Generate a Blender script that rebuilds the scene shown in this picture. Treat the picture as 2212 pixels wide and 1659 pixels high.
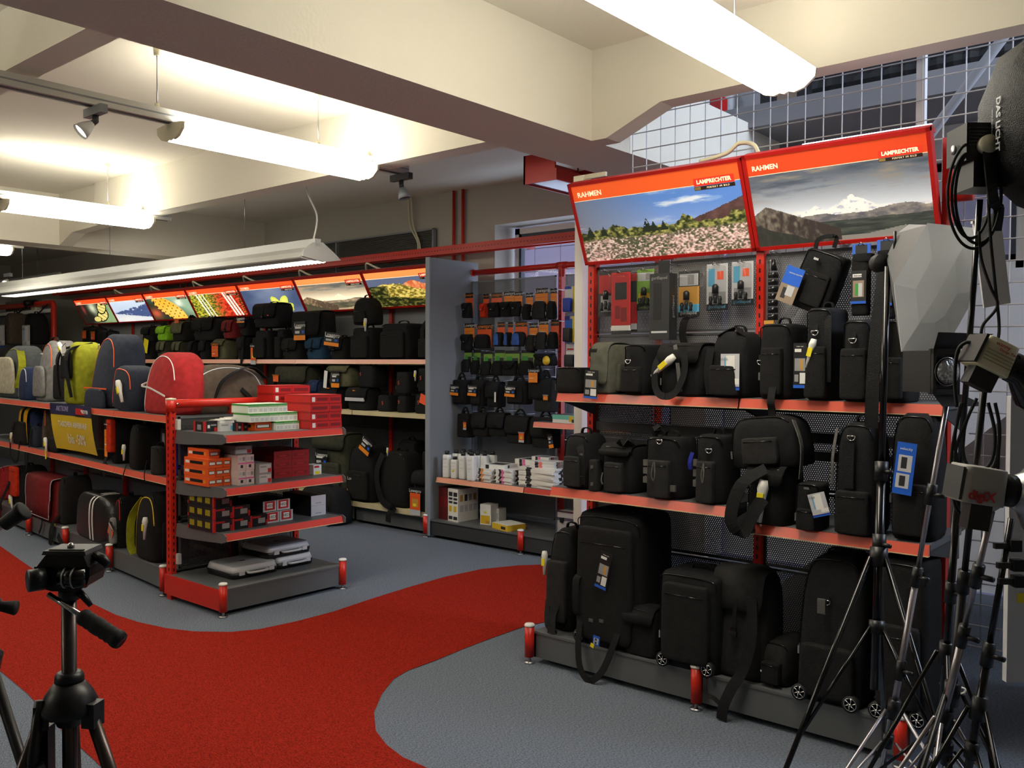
import bpy, bmesh, math, random
import numpy as np
from mathutils import Vector, Matrix
for o in list(bpy.data.objects): bpy.data.objects.remove(o)
PI = math.pi
sc = bpy.context.scene
COL = sc.collection
rnd = random.Random(7)
# ---------------------------------------------------------------- camera
cd = bpy.data.cameras.new('camera'); cam = bpy.data.objects.new('camera', cd); COL.objects.link(cam)
cd.sensor_width = 36; cd.lens = 31.65; cd.clip_start = .05; cd.clip_end = 100
CR_ = [[0.761871, -0.647486, -0.017748], [0.647717, 0.761739, 0.014704], [0.003999, -0.022698, 0.999734]]
cam.matrix_world = Matrix(((CR_[0][0], CR_[0][2], -CR_[0][1], 0), (CR_[1][0], CR_[1][2], -CR_[1][1], 0), (CR_[2][0], CR_[2][2], -CR_[2][1], 1.62), (0, 0, 0, 1)))
sc.camera = cam
# ---------------------------------------------------------------- world, exposure
sc.view_settings.view_transform = 'Standard'; sc.view_settings.look = 'None'; sc.view_settings.gamma = 1
sc.view_settings.use_curve_mapping = False
sc.view_settings.exposure = 0.0
cy = sc.cycles; cy.max_bounces = 5; cy.diffuse_bounces = 3; cy.glossy_bounces = 2; cy.transmission_bounces = 3; cy.transparent_max_bounces = 12; cy.caustics_reflective = False; cy.caustics_refractive = False; cy.use_adaptive_sampling = True; cy.adaptive_threshold = .04; cy.use_light_tree = False
wd = bpy.data.worlds.new('overcast_sky'); sc.world = wd; wd.use_nodes = True
wd.node_tree.nodes['Background'].inputs[0].default_value = (.60, .72, 1.0, 1); wd.node_tree.nodes['Background'].inputs[1].default_value = 1.1
TUBE = 21.0       # radiance of the fluorescent diffusers
def arealight(name, loc, rot, sx, sy, power, col):
    l = bpy.data.lights.new(name, 'AREA'); l.shape = 'RECTANGLE'; l.size = sx; l.size_y = sy; l.energy = power; l.color = col
    o = bpy.data.objects.new(name, l); COL.objects.link(o); o.location = loc; o.rotation_euler = rot
    return o
# daylight through the shop window; added stairwell light stands in for unseen daylight
arealight('window_daylight', (-4.9, 7.22, 2.0), (-PI / 2, 0, 0), 1.9, 2.0, 30, (.62, .76, 1))
arealight('stairwell_fill_light', (2.2, 5.8, 4.6), (0, 1.05, 0), 1.6, 1.2, 260, (.70, .80, 1))
# ---------------------------------------------------------------- materials
def s2l(c): return tuple(((v / 12.92) if v <= .04045 else ((v + .055) / 1.055) ** 2.4) for v in c)
def rgb(r, g, b): return s2l((r / 255, g / 255, b / 255))
MATS = {}
def mat(name, col, rough=.5, metal=0., bump=0., bscale=300., var=0., vscale=40., emit=0., alpha=1., trans=0., spec=.5, ecol=None):
    if name in MATS: return MATS[name]
    m = bpy.data.materials.new(name); MATS[name] = m; m.use_nodes = True
    nt = m.node_tree; b = nt.nodes['Principled BSDF']
    b.inputs['Base Color'].default_value = (*col, 1); b.inputs['Roughness'].default_value = rough
    b.inputs['Metallic'].default_value = metal; b.inputs['Specular IOR Level'].default_value = spec
    if emit: b.inputs['Emission Color'].default_value = (*(ecol or col), 1); b.inputs['Emission Strength'].default_value = emit
    if alpha < 1: b.inputs['Alpha'].default_value = alpha
    if trans: b.inputs['Transmission Weight'].default_value = trans
    if bump or var:
        tc = nt.nodes.new('ShaderNodeTexCoord')
    if var:
        n = nt.nodes.new('ShaderNodeTexNoise'); n.inputs['Scale'].default_value = vscale; n.inputs['Detail'].default_value = 1
        nt.links.new(tc.outputs['Object'], n.inputs['Vector'])
        r = nt.nodes.new('ShaderNodeValToRGB')
        r.color_ramp.elements[0].position = .3; r.color_ramp.elements[1].position = .7
        r.color_ramp.elements[0].color = (*[v * (1 - var) for v in col], 1); r.color_ramp.elements[1].color = (*[min(1, v * (1 + var)) for v in col], 1)
        nt.links.new(n.outputs['Fac'], r.inputs['Fac']); nt.links.new(r.outputs['Color'], b.inputs['Base Color'])
    if bump:
        n = nt.nodes.new('ShaderNodeTexNoise'); n.inputs['Scale'].default_value = bscale; n.inputs['Detail'].default_value = 0
        nt.links.new(tc.outputs['Object'], n.inputs['Vector'])
        bp = nt.nodes.new('ShaderNodeBump'); bp.inputs['Strength'].default_value = bump; bp.inputs['Distance'].default_value = .01
        nt.links.new(n.outputs['Fac'], bp.inputs['Height']); nt.links.new(bp.outputs['Normal'], b.inputs['Normal'])
    return m
def fab(name, col, rough=.85, var=.15): return mat(name, col, rough, bump=.35, bscale=450, var=var, vscale=25, spec=.25)
plaster = mat('plaster', rgb(231, 226, 210), .9, bump=.08, bscale=60)
plaster_white = mat('plaster_white', rgb(222, 222, 222), .9, bump=.08, bscale=60)
wallpaint = mat('wall_paint', rgb(186, 180, 168), .9, bump=.1, bscale=80)
greycol = mat('grey_column_paint', rgb(120, 120, 110), .8)
red = mat('red_powder_coat', rgb(205, 38, 18), .38)
red_dark = mat('red_frame', rgb(190, 24, 16), .4)
grey = mat('grey_steel', rgb(95, 97, 98), .45, bump=.05, bscale=500)
grey_l = mat('light_grey_steel', rgb(140, 146, 152), .5)
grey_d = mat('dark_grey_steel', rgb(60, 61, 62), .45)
strip = mat('price_strip', rgb(222, 98, 78), .22)
strip_p = mat('price_strip_pale', rgb(238, 164, 136), .25)
strip_d = mat('price_strip_deep', rgb(200, 64, 54), .25)
strip_e = mat('strip_edge', rgb(215, 195, 150), .4)
wood = mat('beech_laminate', rgb(205, 190, 150), .5, var=.08, vscale=6)
whitep = mat('white_plastic', rgb(225, 223, 215), .4)
cream = mat('cream_plastic', rgb(222, 215, 185), .4)
lamp_white = mat('lamp_housing', rgb(205, 205, 200), .45)
tube_m = mat('tube_diffuser', (1, .96, .86), .5, emit=TUBE, ecol=(1, .94, .81))
tube_c = mat('louvre_tube', (1, .98, .92), .5, emit=6, ecol=(1, .97, .86))
chrome = mat('chrome', rgb(200, 200, 200), .15, 1.)
steel = mat('satin_steel', rgb(170, 170, 172), .35, 1.)
blackp = mat('black_plastic', rgb(18, 18, 19), .4)
blackg = mat('black_gloss', rgb(10, 10, 11), .18)
rubber = mat('black_rubber', rgb(14, 14, 14), .7)
grey_gun = mat('gunmetal_tube', rgb(80, 72, 70), .3, .8)
BK = fab('black_nylon', rgb(24, 24, 25), .8)
BK2 = fab('black_canvas', rgb(30, 29, 28), .9)
BK3 = fab('charcoal_nylon', rgb(42, 41, 40), .85)
WEB = fab('black_webbing', rgb(20, 20, 20), .75)
OLIVE = fab('olive_canvas', rgb(100, 98, 72)); OLIVE_D = fab('dark_olive_nylon', rgb(62, 62, 48)); OLIVEG = fab('grey_olive_canvas', rgb(96, 96, 84))
LIME = fab('lime_nylon', rgb(140, 200, 40)); LIME2 = fab('lime_yellow_nylon', rgb(150, 152, 30))
NAVY = fab('navy_felt', rgb(46, 52, 66)); NAVY2 = fab('navy_nylon', rgb(40, 52, 84)); TEAL = fab('teal_blue_nylon', rgb(36, 66, 92))
REDN = fab('red_nylon', rgb(176, 44, 46)); REDD = fab('dark_red_nylon', rgb(120, 32, 34)); REDO = fab('orange_red_nylon', rgb(205, 52, 22))
BROWN = fab('brown_felt', rgb(88, 76, 64)); GREYF = fab('mid_grey_felt', rgb(132, 130, 128)); GREYD = fab('slate_felt', rgb(78, 82, 84)); BEIGE = fab('beige_nylon', rgb(196, 190, 165))
BLUE = fab('royal_blue_nylon', rgb(34, 44, 140)); YEL = fab('yellow_nylon', rgb(222, 170, 30))
GREYM = fab('grey_reflective', rgb(92, 90, 86), .5)
pr = lambda n, r, g, b, ro=.45: mat('print_' + n, rgb(r, g, b), ro)
p_white = pr('white', 236, 234, 228); p_black = pr('black', 22, 22, 24); p_orange = pr('orange', 240, 140, 30); p_dorange = pr('deep_orange', 232, 92, 30)
p_blue = pr('blue', 30, 96, 205); p_dblue = pr('dark_blue', 24, 40, 140); p_yellow = pr('yellow', 240, 220, 30); p_red = pr('red', 190, 30, 28); p_green = pr('green', 60, 150, 60)
p_grey = pr('grey', 150, 150, 150); p_cyan = pr('cyan', 90, 175, 215); p_pink = pr('pink', 235, 110, 170); p_navy = pr('navy', 45, 45, 80); p_dark = pr('anthracite', 45, 45, 46)
p_gold = pr('gold', 225, 185, 40); p_lime = pr('lime', 120, 165, 60); p_amber = pr('amber', 205, 150, 60); p_maroon = pr('maroon', 100, 26, 24); p_teal = pr('teal', 110, 195, 175); p_skin = pr('photo_tan', 150, 130, 110)
p_neon = pr('neon_orange', 250, 95, 50); p_dred = pr('deep_red', 130, 20, 20); p_lgrey = pr('pale_grey', 195, 195, 198)
clear = mat('clear_blister', (.08, .08, .085), .06, alpha=.10, spec=1.0)
glass = mat('window_glass', (.9, .95, 1), .03, alpha=.12)
# ---------------------------------------------------------------- mesh collecting
class MB:
    def __init__(s): s.v = []; s.f = []; s.m = []; s.mats = []; s.k = 0; s.sm = []; s.smooth = False
    def use(s, m, smooth=None):
        if m not in s.mats: s.mats.append(m)
        s.k = s.mats.index(m)
        if smooth is not None: s.smooth = smooth
        return s
    def face(s, idx): s.f.append(idx); s.m.append(s.k); s.sm.append(s.smooth)
    def add(s, vs, fs):
        b = len(s.v); s.v += [tuple(v) for v in vs]
        for f in fs: s.face([b + i for i in f])
        return s
    def box(s, c, d, M=None):
        x, y, z = d[0] / 2, d[1] / 2, d[2] / 2
        vs = [Vector((a * x, b * y, e * z)) for e in (-1, 1) for a, b in ((-1, -1), (1, -1), (1, 1), (-1, 1))]
        if M is not None: vs = [M @ v for v in vs]
        c = Vector(c); vs = [v + c for v in vs]
        return s.add(vs, [(3, 2, 1, 0), (4, 5, 6, 7), (0, 1, 5, 4), (1, 2, 6, 5), (2, 3, 7, 6), (3, 0, 4, 7)])
    def bb(s, x0, y0, z0, x1, y1, z1): return s.box(((x0 + x1) / 2, (y0 + y1) / 2, (z0 + z1) / 2), (x1 - x0, y1 - y0, z1 - z0))
    def rings(s, rs, cap0=True, cap1=True, close=False):
        n = len(rs[0]); b = len(s.v)
        for r in rs: s.v += [tuple(p) for p in r]
        L = len(rs)
        for i in range(L if close else L - 1):
            j = (i + 1) % L
            for k in range(n):
                k2 = (k + 1) % n
                s.face([b + i * n + k, b + i * n + k2, b + j * n + k2, b + j * n + k])
        if not close:
            if cap0: s.face([b + k for k in reversed(range(n))])
            if cap1: s.face([b + (L - 1) * n + k for k in range(n)])
        return s
    def tube(s, pts, r, n=8, closed=False, smooth=True):
        s.smooth = smooth
        pts = [Vector(p) for p in pts]; rs = r if isinstance(r, (list, tuple)) else [r] * len(pts)
        out = []; up = None; N = len(pts)
        for i, p in enumerate(pts):
            if closed: t = pts[(i + 1) % N] - pts[i - 1]
            else: t = pts[min(i + 1, N - 1)] - pts[max(i - 1, 0)]
            t = t.normalized() if t.length > 1e-9 else Vector((0, 0, 1))
            if up is None:
                up = t.orthogonal().normalized()
            else:
                up = (up - t * up.dot(t)); up = up.normalized() if up.length > 1e-6 else t.orthogonal().normalized()
            w = t.cross(up)
            out.append([p + (up * math.cos(2 * PI * k / n) + w * math.sin(2 * PI * k / n)) * rs[i] for k in range(n)])
        return s.rings(out, close=closed)
    def cyl(s, a, b, r0, r1=None, n=16, smooth=True): return s.tube([a, b], [r0, r0 if r1 is None else r1], n, smooth=smooth)
    def ribbon(s, pts, w, th, wdir=(1, 0, 0)):
        pts = [Vector(p) for p in pts]; wd = Vector(wdir).normalized(); N = len(pts); rs = []
        for i, p in enumerate(pts):
            t = (pts[min(i + 1, N - 1)] - pts[max(i - 1, 0)]).normalized()
            wv = (wd - t * wd.dot(t)); wv = wv.normalized() if wv.length > 1e-4 else t.orthogonal().normalized()
            nn = t.cross(wv)
            ww = (w[i] if isinstance(w, (list, tuple)) else w) / 2
            rs.append([p + wv * ww + nn * th / 2, p - wv * ww + nn * th / 2, p - wv * ww - nn * th / 2, p + wv * ww - nn * th / 2])
        return s.rings(rs)
    def lathe(s, prof, n=20, M=None, smooth=True):
        s.smooth = smooth; rs = []
        for r, z in prof:
            ring = [Vector((r * math.cos(2 * PI * k / n), r * math.sin(2 * PI * k / n), z)) for k in range(n)]
            rs.append([M @ p for p in ring] if M is not None else ring)
        return s.rings(rs)
    def extrude(s, poly, axis, a, b):
        # poly: 2D points; axis 'y' -> (x,z), 'x' -> (y,z), 'z' -> (x,y)
        f = {'y': lambda p, t: (p[0], t, p[1]), 'x': lambda p, t: (t, p[0], p[1]), 'z': lambda p, t: (p[0], p[1], t)}[axis]
        return s.rings([[f(p, a) for p in poly], [f(p, b) for p in poly]])
    LV = {'flat': [(0, .86), (.015, .95), (.06, 1), (.3, 1.015), (.6, 1.01), (.86, 1), (.95, .985), (.985, .94), (1, .85)],
          'dome': [(0, .86), (.02, .95), (.07, 1), (.3, 1.02), (.5, 1.0), (.65, .95), (.78, .86), (.88, .72), (.95, .52), (.985, .33), (1, .12)],
          'round': [(0, .84), (.02, .94), (.07, 1), (.35, 1.02), (.65, .99), (.8, .94), (.9, .84), (.96, .7), (1, .45)],
          'hard': [(0, .9), (.01, .98), (.03, 1), (.5, 1), (.97, 1), (.99, .98), (1, .92)]}
    @staticmethod
    def on(w, d, h, n, top, taper, lean, t, deg, out=.003):
        # a point on the soft body at height fraction t and bearing deg (270 = front)
        lv = MB.LV[top]; k = lv[-1][1]
        for (t0, k0), (t1, k1) in zip(lv, lv[1:]):
            if t0 <= t <= t1: k = k0 + (k1 - k0) * (t - t0) / max(1e-6, t1 - t0); break
        kx = k * (1 - taper * t); ky = (k if top in ('flat', 'hard') else (k + 1) / 2 if t > .5 else k) * (1 - taper * t * .8)
        a = math.radians(deg); cx, cy = math.cos(a), math.sin(a)
        x = math.copysign(abs(cx) ** (2 / n), cx) * (w / 2 * kx + out); y = math.copysign(abs(cy) ** (2 / n), cy) * (d / 2 * ky + out)
        return (x, y + lean * t * h, t * h + (out if t > .9 else 0))
    def soft(s, w, d, h, n=4.5, top='flat', taper=.05, c=(0, 0, 0), seg=28, lean=0., side=0., sag=.0):
        # soft-cornered bag body: superellipse rings stacked up
        s.smooth = True
        lv = MB.LV[top]
        rs = []
        for t, k in lv:
            kx = k * (1 - taper * t); ky = (k if top in ('flat', 'hard') else (k + 1) / 2 if t > .5 else k) * (1 - taper * t * .8)
            a = w / 2 * kx; b = d / 2 * ky; ring = []
            for i in range(seg):
                an = 2 * PI * (i + .5) / seg; cx, cy = math.cos(an), math.sin(an)
                x = math.copysign(abs(cx) ** (2 / n), cx) * a; y = math.copysign(abs(cy) ** (2 / n), cy) * b
                ring.append((c[0] + x + side * t * h, c[1] + y + lean * t * h, c[2] + t * h - sag * h * t * (x / (w / 2)) ** 2 * .15))
            rs.append(ring)
        return s.rings(rs)
    def mesh(s, name):
        me = bpy.data.meshes.new(name); me.from_pydata(s.v, [], s.f)
        for m in s.mats: me.materials.append(m)
        if s.mats: me.polygons.foreach_set('material_index', s.m)
        me.polygons.foreach_set('use_smooth', s.sm)
        me.update(); return me
    def obj(s, name, m=None, parent=None, loc=None, rot=None):
        me = s.mesh(name)
        if m is not None and not s.mats: me.materials.append(m)
        return link(name, me, parent, loc, rot)
def link(name, me, parent=None, loc=None, rot=None):
    o = bpy.data.objects.new(name, me); COL.objects.link(o)
    if parent is not None: o.parent = parent
    if loc is not None: o.location = loc
    if rot is not None: o.rotation_euler = rot
    return o
def tag(o, label=None, cat=None, group=None, kind=None):
    if label: o['label'] = label
    if cat: o['category'] = cat
    if group: o['group'] = group
    if kind: o['kind'] = kind
    return o
def thing(name, label, cat, loc=(0, 0, 0), rz=0., group=None, rot=None):
    o = bpy.data.objects.new(name, None); o.empty_display_size = .05; COL.objects.link(o); o.location = loc
    o.rotation_euler = rot if rot is not None else (0, 0, rz)
    return tag(o, label, cat, group)
def struct(name, mb, m=None, label=None, parent=None):
    o = mb.obj(name, m, parent)
    if parent is None: o['kind'] = 'structure'
    if label: o['label'] = label
    return o
TXT = {}
def text_mesh(txt, size, m, bold=0., align='CENTER', shear=0., space=1.):
    key = (txt, size, m.name, bold, align, shear)
    if key in TXT: return TXT[key]
    c = bpy.data.curves.new('lettering', 'FONT'); c.body = txt; c.size = size; c.align_x = align; c.align_y = 'CENTER'; c.resolution_u = 2
    c.offset = bold; c.extrude = .0004; c.shear = shear; c.space_character = space
    o = bpy.data.objects.new('lettering', c); COL.objects.link(o)
    dg = bpy.context.evaluated_depsgraph_get()
    me = bpy.data.meshes.new_from_object(o.evaluated_get(dg)); me.materials.clear(); me.materials.append(m)
    bpy.data.objects.remove(o); bpy.data.curves.remove(c)
    TXT[key] = me; return me
def lettering(txt, size, m, parent, loc, rot=(PI / 2, 0, 0), **k): return link('lettering', text_mesh(txt, size, m, **k), parent, loc, rot)
def arc(c, r, a0, a1, n, u=(1, 0, 0), v=(0, 0, 1)):
    c, u, v = Vector(c), Vector(u), Vector(v)
    return [c + u * r * math.cos(a0 + (a1 - a0) * i / n) + v * r * math.sin(a0 + (a1 - a0) * i / n) for i in range(n + 1)]
def spline(pts, n=6):
    P = [Vector(p) for p in pts]; out = []
    for i in range(len(P) - 1):
        a, b, c, d = P[max(i - 1, 0)], P[i], P[i + 1], P[min(i + 2, len(P) - 1)]
        for k in range(n):
            t = k / n
            out.append(.5 * ((2 * b) + (c - a) * t + (2 * a - 5 * b + 4 * c - d) * t * t + (3 * b - a - 3 * c + d) * t ** 3))
    out.append(P[-1]); return out
# perforated sheet steel: staggered round holes cut by a procedural mask
def perforated(name, col, pitch=.0115, hole=.30, rough=.45):
    m = bpy.data.materials.new(name); MATS[name] = m; m.use_nodes = True; nt = m.node_tree; b = nt.nodes['Principled BSDF']; out = nt.nodes['Material Output']
    b.inputs['Base Color'].default_value = (*col, 1); b.inputs['Roughness'].default_value = rough
    tc = nt.nodes.new('ShaderNodeTexCoord'); sp = nt.nodes.new('ShaderNodeSeparateXYZ'); nt.links.new(tc.outputs['Object'], sp.inputs[0])
    def M(op, a, bb=None):
        n = nt.nodes.new('ShaderNodeMath'); n.operation = op
        for i, x in enumerate((a, bb)):
            if x is None: continue
            if isinstance(x, (int, float)): n.inputs[i].default_value = x
            else: nt.links.new(x, n.inputs[i])
        return n.outputs[0]
    u = M('DIVIDE', sp.outputs['X'], pitch); v = M('DIVIDE', sp.outputs['Z'], pitch * .866)
    row = M('FLOOR', v); sh = M('MULTIPLY', M('FLOORED_MODULO', row, 2.0), .5)
    fu = M('SUBTRACT', M('FRACT', M('ADD', u, sh)), .5); fv = M('MULTIPLY', M('SUBTRACT', M('FRACT', v), .5), .866)
    dd = M('SQRT', M('ADD', M('MULTIPLY', fu, fu), M('MULTIPLY', fv, fv)))
    msk = M('LESS_THAN', dd, hole)
    tr = nt.nodes.new('ShaderNodeBsdfTransparent'); mx = nt.nodes.new('ShaderNodeMixShader')
    nt.links.new(msk, mx.inputs[0]); nt.links.new(b.outputs[0], mx.inputs[1]); nt.links.new(tr.outputs[0], mx.inputs[2]); nt.links.new(mx.outputs[0], out.inputs['Surface'])
    return m
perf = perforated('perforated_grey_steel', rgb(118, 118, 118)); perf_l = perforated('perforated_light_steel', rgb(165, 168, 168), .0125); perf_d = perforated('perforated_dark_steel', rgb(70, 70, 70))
# ================================================================ SETTING
def carpet(name, c1, c2):
    m = bpy.data.materials.new(name); m.use_nodes = True; nt = m.node_tree; b = nt.nodes['Principled BSDF']
    tc = nt.nodes.new('ShaderNodeTexCoord'); n = nt.nodes.new('ShaderNodeTexNoise'); n.inputs['Scale'].default_value = 95; n.inputs['Detail'].default_value = 8; n.inputs['Roughness'].default_value = .75
    mp = nt.nodes.new('ShaderNodeMapping'); mp.inputs['Scale'].default_value = (1, 2.2, 1); mp.inputs['Rotation'].default_value = (0, 0, .6)
    nt.links.new(tc.outputs['Object'], mp.inputs[0]); nt.links.new(mp.outputs[0], n.inputs['Vector'])
    r = nt.nodes.new('ShaderNodeValToRGB'); r.color_ramp.elements[0].position = .36; r.color_ramp.elements[1].position = .64
    r.color_ramp.elements[0].color = (*c1, 1); r.color_ramp.elements[1].color = (*c2, 1)
    nt.links.new(n.outputs['Fac'], r.inputs[0]); nt.links.new(r.outputs[0], b.inputs['Base Color']); b.inputs['Roughness'].default_value = .95; b.inputs['Specular IOR Level'].default_value = .1
    bp = nt.nodes.new('ShaderNodeBump'); bp.inputs['Strength'].default_value = .5; bp.inputs['Distance'].default_value = .004
    nt.links.new(n.outputs['Fac'], bp.inputs['Height']); nt.links.new(bp.outputs[0], b.inputs['Normal'])
    return m
carpet_blue = carpet('blue_grey_carpet', rgb(54, 62, 74), rgb(132, 139, 150)); carpet_red = carpet('red_carpet', rgb(84, 12, 5), rgb(172, 40, 22))
struct('floor', MB().bb(-18, -5, -.1, 3.5, 7.0, 0), carpet_blue, 'blue-grey needle-felt carpet floor')
path = [(-8.51, 3.086), (-7.533, 2.934), (-6.645, 2.807), (-6.011, 2.749), (-5.636, 2.724), (-5.367, 2.74), (-5.119, 2.789), (-4.932, 2.864), (-4.756, 3.005), (-4.68, 3.147), (-4.649, 3.395), (-4.651, 3.686), (-4.708, 4.049), (-4.751, 4.434), (-4.779, 4.841), (-4.744, 5.219), (-4.609, 5.511), (-4.388, 5.772), (-4.106, 5.954), (-3.674, 5.953)]
path2 = [(-3.061, 4.963), (-3.318, 4.71), (-3.446, 4.487), (-3.504, 4.237), (-3.5, 3.933), (-3.487, 3.682), (-3.464, 3.439), (-3.459, 3.229), (-3.42, 3.096), (-3.309, 2.92), (-3.16, 2.74), (-2.993, 2.606), (-2.849, 2.54), (-2.708, 2.503), (-2.569, 2.5), (-2.346, 2.479), (-2.074, 2.434), (-1.838, 2.276)]
path3 = [(-2.678, 1.552), (-3.159, 1.609), (-3.546, 1.654), (-3.682, 1.67), (-3.932, 1.695), (-4.272, 1.739), (-4.608, 1.79), (-5.064, 1.831), (-6.169, 1.846), (-8.26, 1.721)]
left_far = [(-13.0, 3.05), (-10.2, 2.98)]
poly = left_far + path + path2 + path3
mb = MB(); mb.add([(x, y, .003) for x, y in poly], [list(range(len(poly)))[::-1]])
bm = bmesh.new(); me = mb.mesh('floor_red_inlay'); bm.from_mesh(me); bmesh.ops.triangulate(bm, faces=bm.faces); bmesh.ops.recalc_face_normals(bm, faces=bm.faces)
for f in bm.faces:
    if f.normal.z < 0: f.normal_flip()
bm.to_mesh(me); bm.free(); me.materials.append(carpet_red); o = link('floor_red_inlay', me); tag(o, 'curving red carpet path set into the blue-grey carpet', kind='structure')
# ceiling with a stairwell opening at the rear right
HC = 3.4
mb = MB(); mb.bb(-18, -5, HC, 3.5, 4.45, HC + .15); mb.bb(-18, 4.45, HC, -3.62, 6.8, HC + .15)
struct('ceiling', mb, plaster, 'off-white plaster ceiling')
struct('beam_main', MB().bb(-3.48, -5, 2.89, -3.0, 6.75, HC), plaster, 'wide plaster ceiling beam crossing the shop')
mb = MB(); mb.extrude([(-3.0, HC), (-3.0, 2.89), (-2.9, 2.89), (-2.55, 3.03), (3.5, 3.03), (3.5, HC)], 'y', 4.22, 4.36)
struct('beam_cross_right', mb, plaster, 'haunched plaster cross beam above the poster boards')
mb = MB(); mb.extrude([(-3.48, HC), (-3.48, 2.99), (-9.0, 2.99), (-9.0, HC)], 'y', 4.16, 4.32)
struct('beam_cross_rear', mb, plaster, 'plaster cross beam over the rear aisle')
mb = MB(); mb.extrude([(-9.0, HC), (-9.0, 2.99), (-9.6, 2.97), (-9.9, 2.86), (-9.9, HC)], 'y', 4.2, 4.34)
struct('beam_cross_far', mb, plaster, 'haunched end of the rear cross beam')
struct('beam_cross_front', MB().bb(-9.9, 1.83, 3.09, -3.48, 1.98, HC), plaster, 'plaster cross beam at the upper left')
struct('beam_far', MB().bb(-10.3, -5, 2.86, -9.9, 6.75, HC), plaster, 'far plaster ceiling beam')
# walls
mb = MB()
for x0, x1, z0, z1 in ((-18, -5.97, 0, HC), (-5.97, -3.95, 0, .9), (-5.97, -3.95, 3.0, HC), (-3.95, -3.62, 0, HC)): mb.bb(x0, 6.75, z0, x1, 7.05, z1)
struct('wall_rear', mb, wallpaint, 'off-white rear wall behind the back shelving')
struct('wall_left', MB().bb(-18.2, -5, 0, -18, 7, HC), wallpaint)
struct('wall_front', MB().bb(-18, -5.2, 0, 3.5, -5, HC), wallpaint)
struct('wall_right', MB().bb(3.5, -5, 0, 3.7, 7.3, 5.2), wallpaint)
mb = MB()
for x0, x1, z0, z1 in ((-3.6, -1.95, 0, 5.2), (-1.35, 3.5, 0, 5.2), (-1.95, -1.35, 0, 2.3), (-1.95, -1.35, 3.1, 5.2)): mb.bb(x0, 7.05, z0, x1, 7.2, z1)
struct('wall_stairwell', mb, plaster_white, 'white rear wall of the stairwell')
struct('wall_stairwell_side', MB().bb(-3.62, 4.45, HC - .42, -3.5, 7.05, 5.2), plaster_white, 'white side wall of the stairwell')
struct('wall_stairwell_front', MB().bb(-3.62, 4.36, HC + .15, 3.5, 4.45, 5.2), plaster_white)
struct('ceiling_stairwell', MB().bb(-3.62, 4.36, 5.2, 3.5, 7.2, 5.3), plaster_white)
def window(name, x0, x1, z0, z1, y, nx, label):
    f = MB(); t = .06
    f.bb(x0, y, z0, x1, y + .07, z0 + t); f.bb(x0, y, z1 - t, x1, y + .07, z1); f.bb(x0, y, z0, x0 + t, y + .07, z1); f.bb(x1 - t, y, z0, x1, y + .07, z1)
    o = tag(f.obj(name, whitep), label, kind='structure')
    for i in range(nx):
        a = x0 + t + (x1 - x0 - 2 * t) * i / nx; b = x0 + t + (x1 - x0 - 2 * t) * (i + 1) / nx
        MB().bb(a + .02, y + .03, z0 + t, b - .02, y + .036, z1 - t).obj('pane', glass, o)
        fr = MB(); d = pr('frame_dark', 36, 44, 56)
        fr.bb(a, y - .01, z0 + t, a + .03, y + .05, z1 - t); fr.bb(b - .03, y - .01, z0 + t, b, y + .05, z1 - t); fr.bb(a, y - .01, z1 - t - .04, b, y + .05, z1 - t); fr.bb(a, y - .01, z0 + t, b, y + .05, z0 + t + .04)
        fr.obj('sash', d, o)
    return o
window('window_1', -5.9, -4.0, .95, 2.98, 6.98, 1, 'tall shop window behind the pouch rack')
window('window_2', -1.95, -1.35, 2.3, 3.1, 7.1, 1, 'stairwell window behind the shelving')
# tiled facade across the yard
fac = mat('facade_tile', rgb(200, 182, 205), .5)
mb = MB(); mb.bb(-14, 9.6, -1, 6, 9.7, 7); fo = tag(mb.obj('wall_exterior', mat('facade_joint', rgb(120, 108, 125), .8)), 'pale lilac tiled facade across the yard', kind='structure')
tile = MB().box((0, 0, 0), (.43, .03, .3)).mesh('tile'); tile.materials.append(fac)
for i in range(9):
    for j in range(8):
        t_ = link('tile', tile, fo, (-8.4 + .44 * i, 9.59, 2.1 + .31 * j))
# stairwell landing, railing and gallery seen over the posters
g_slab = mat('grey_landing', rgb(150, 150, 152), .8)
struct('floor_landing', MB().bb(-3.5, 6.2, 3.36, 3.5, 7.05, 3.52), g_slab, 'grey landing edge of the upper floor')
struct('floor_gallery', MB().bb(-3.5, 5.6, 3.42, -3.3, 6.2, 3.58), g_slab, 'grey gallery edge along the stairwell wall')
struct('wall_gallery', MB().bb(-3.2, 6.9, 3.52, .5, 7.04, 4.9), mat('gallery_void_shade', rgb(28, 30, 38), .7), 'dark panel standing in for the unlit void above the landing')  # dark sheet in place of the void, its gloom put into the colour
t = thing('corrugated_hose', 'black corrugated hose lying on the upper landing', 'hose', (0, 0, 0))
pts = [(-2.6 + .05 * i, 6.45, 3.62) for i in range(40)]
MB().tube([p for p in pts], [.075 if i % 2 else .055 for i in range(40)], 10, smooth=False).obj('hose_body', blackp, t); MB().cyl((-.66, 6.45, 3.62), (-.52, 6.45, 3.62), .05).obj('coupling', grey_d, t)
t = thing('pinned_photo', 'photo of clasped hands leaning on the landing wall', 'photo', (-3.02, 6.75, 3.53)); MB().use(p_black).bb(-.14, -.01, 0, .3, 0, .42).use(p_skin).bb(0, -.012, .08, .16, -.009, .32).obj('print', None, t)
t = thing('red_box_upstairs', 'small red box on the gallery edge', 'box', (-3.35, 6.4, 3.53)); MB().bb(-.04, -.06, 0, .05, .06, .16).obj('carton', p_red, t)
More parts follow.
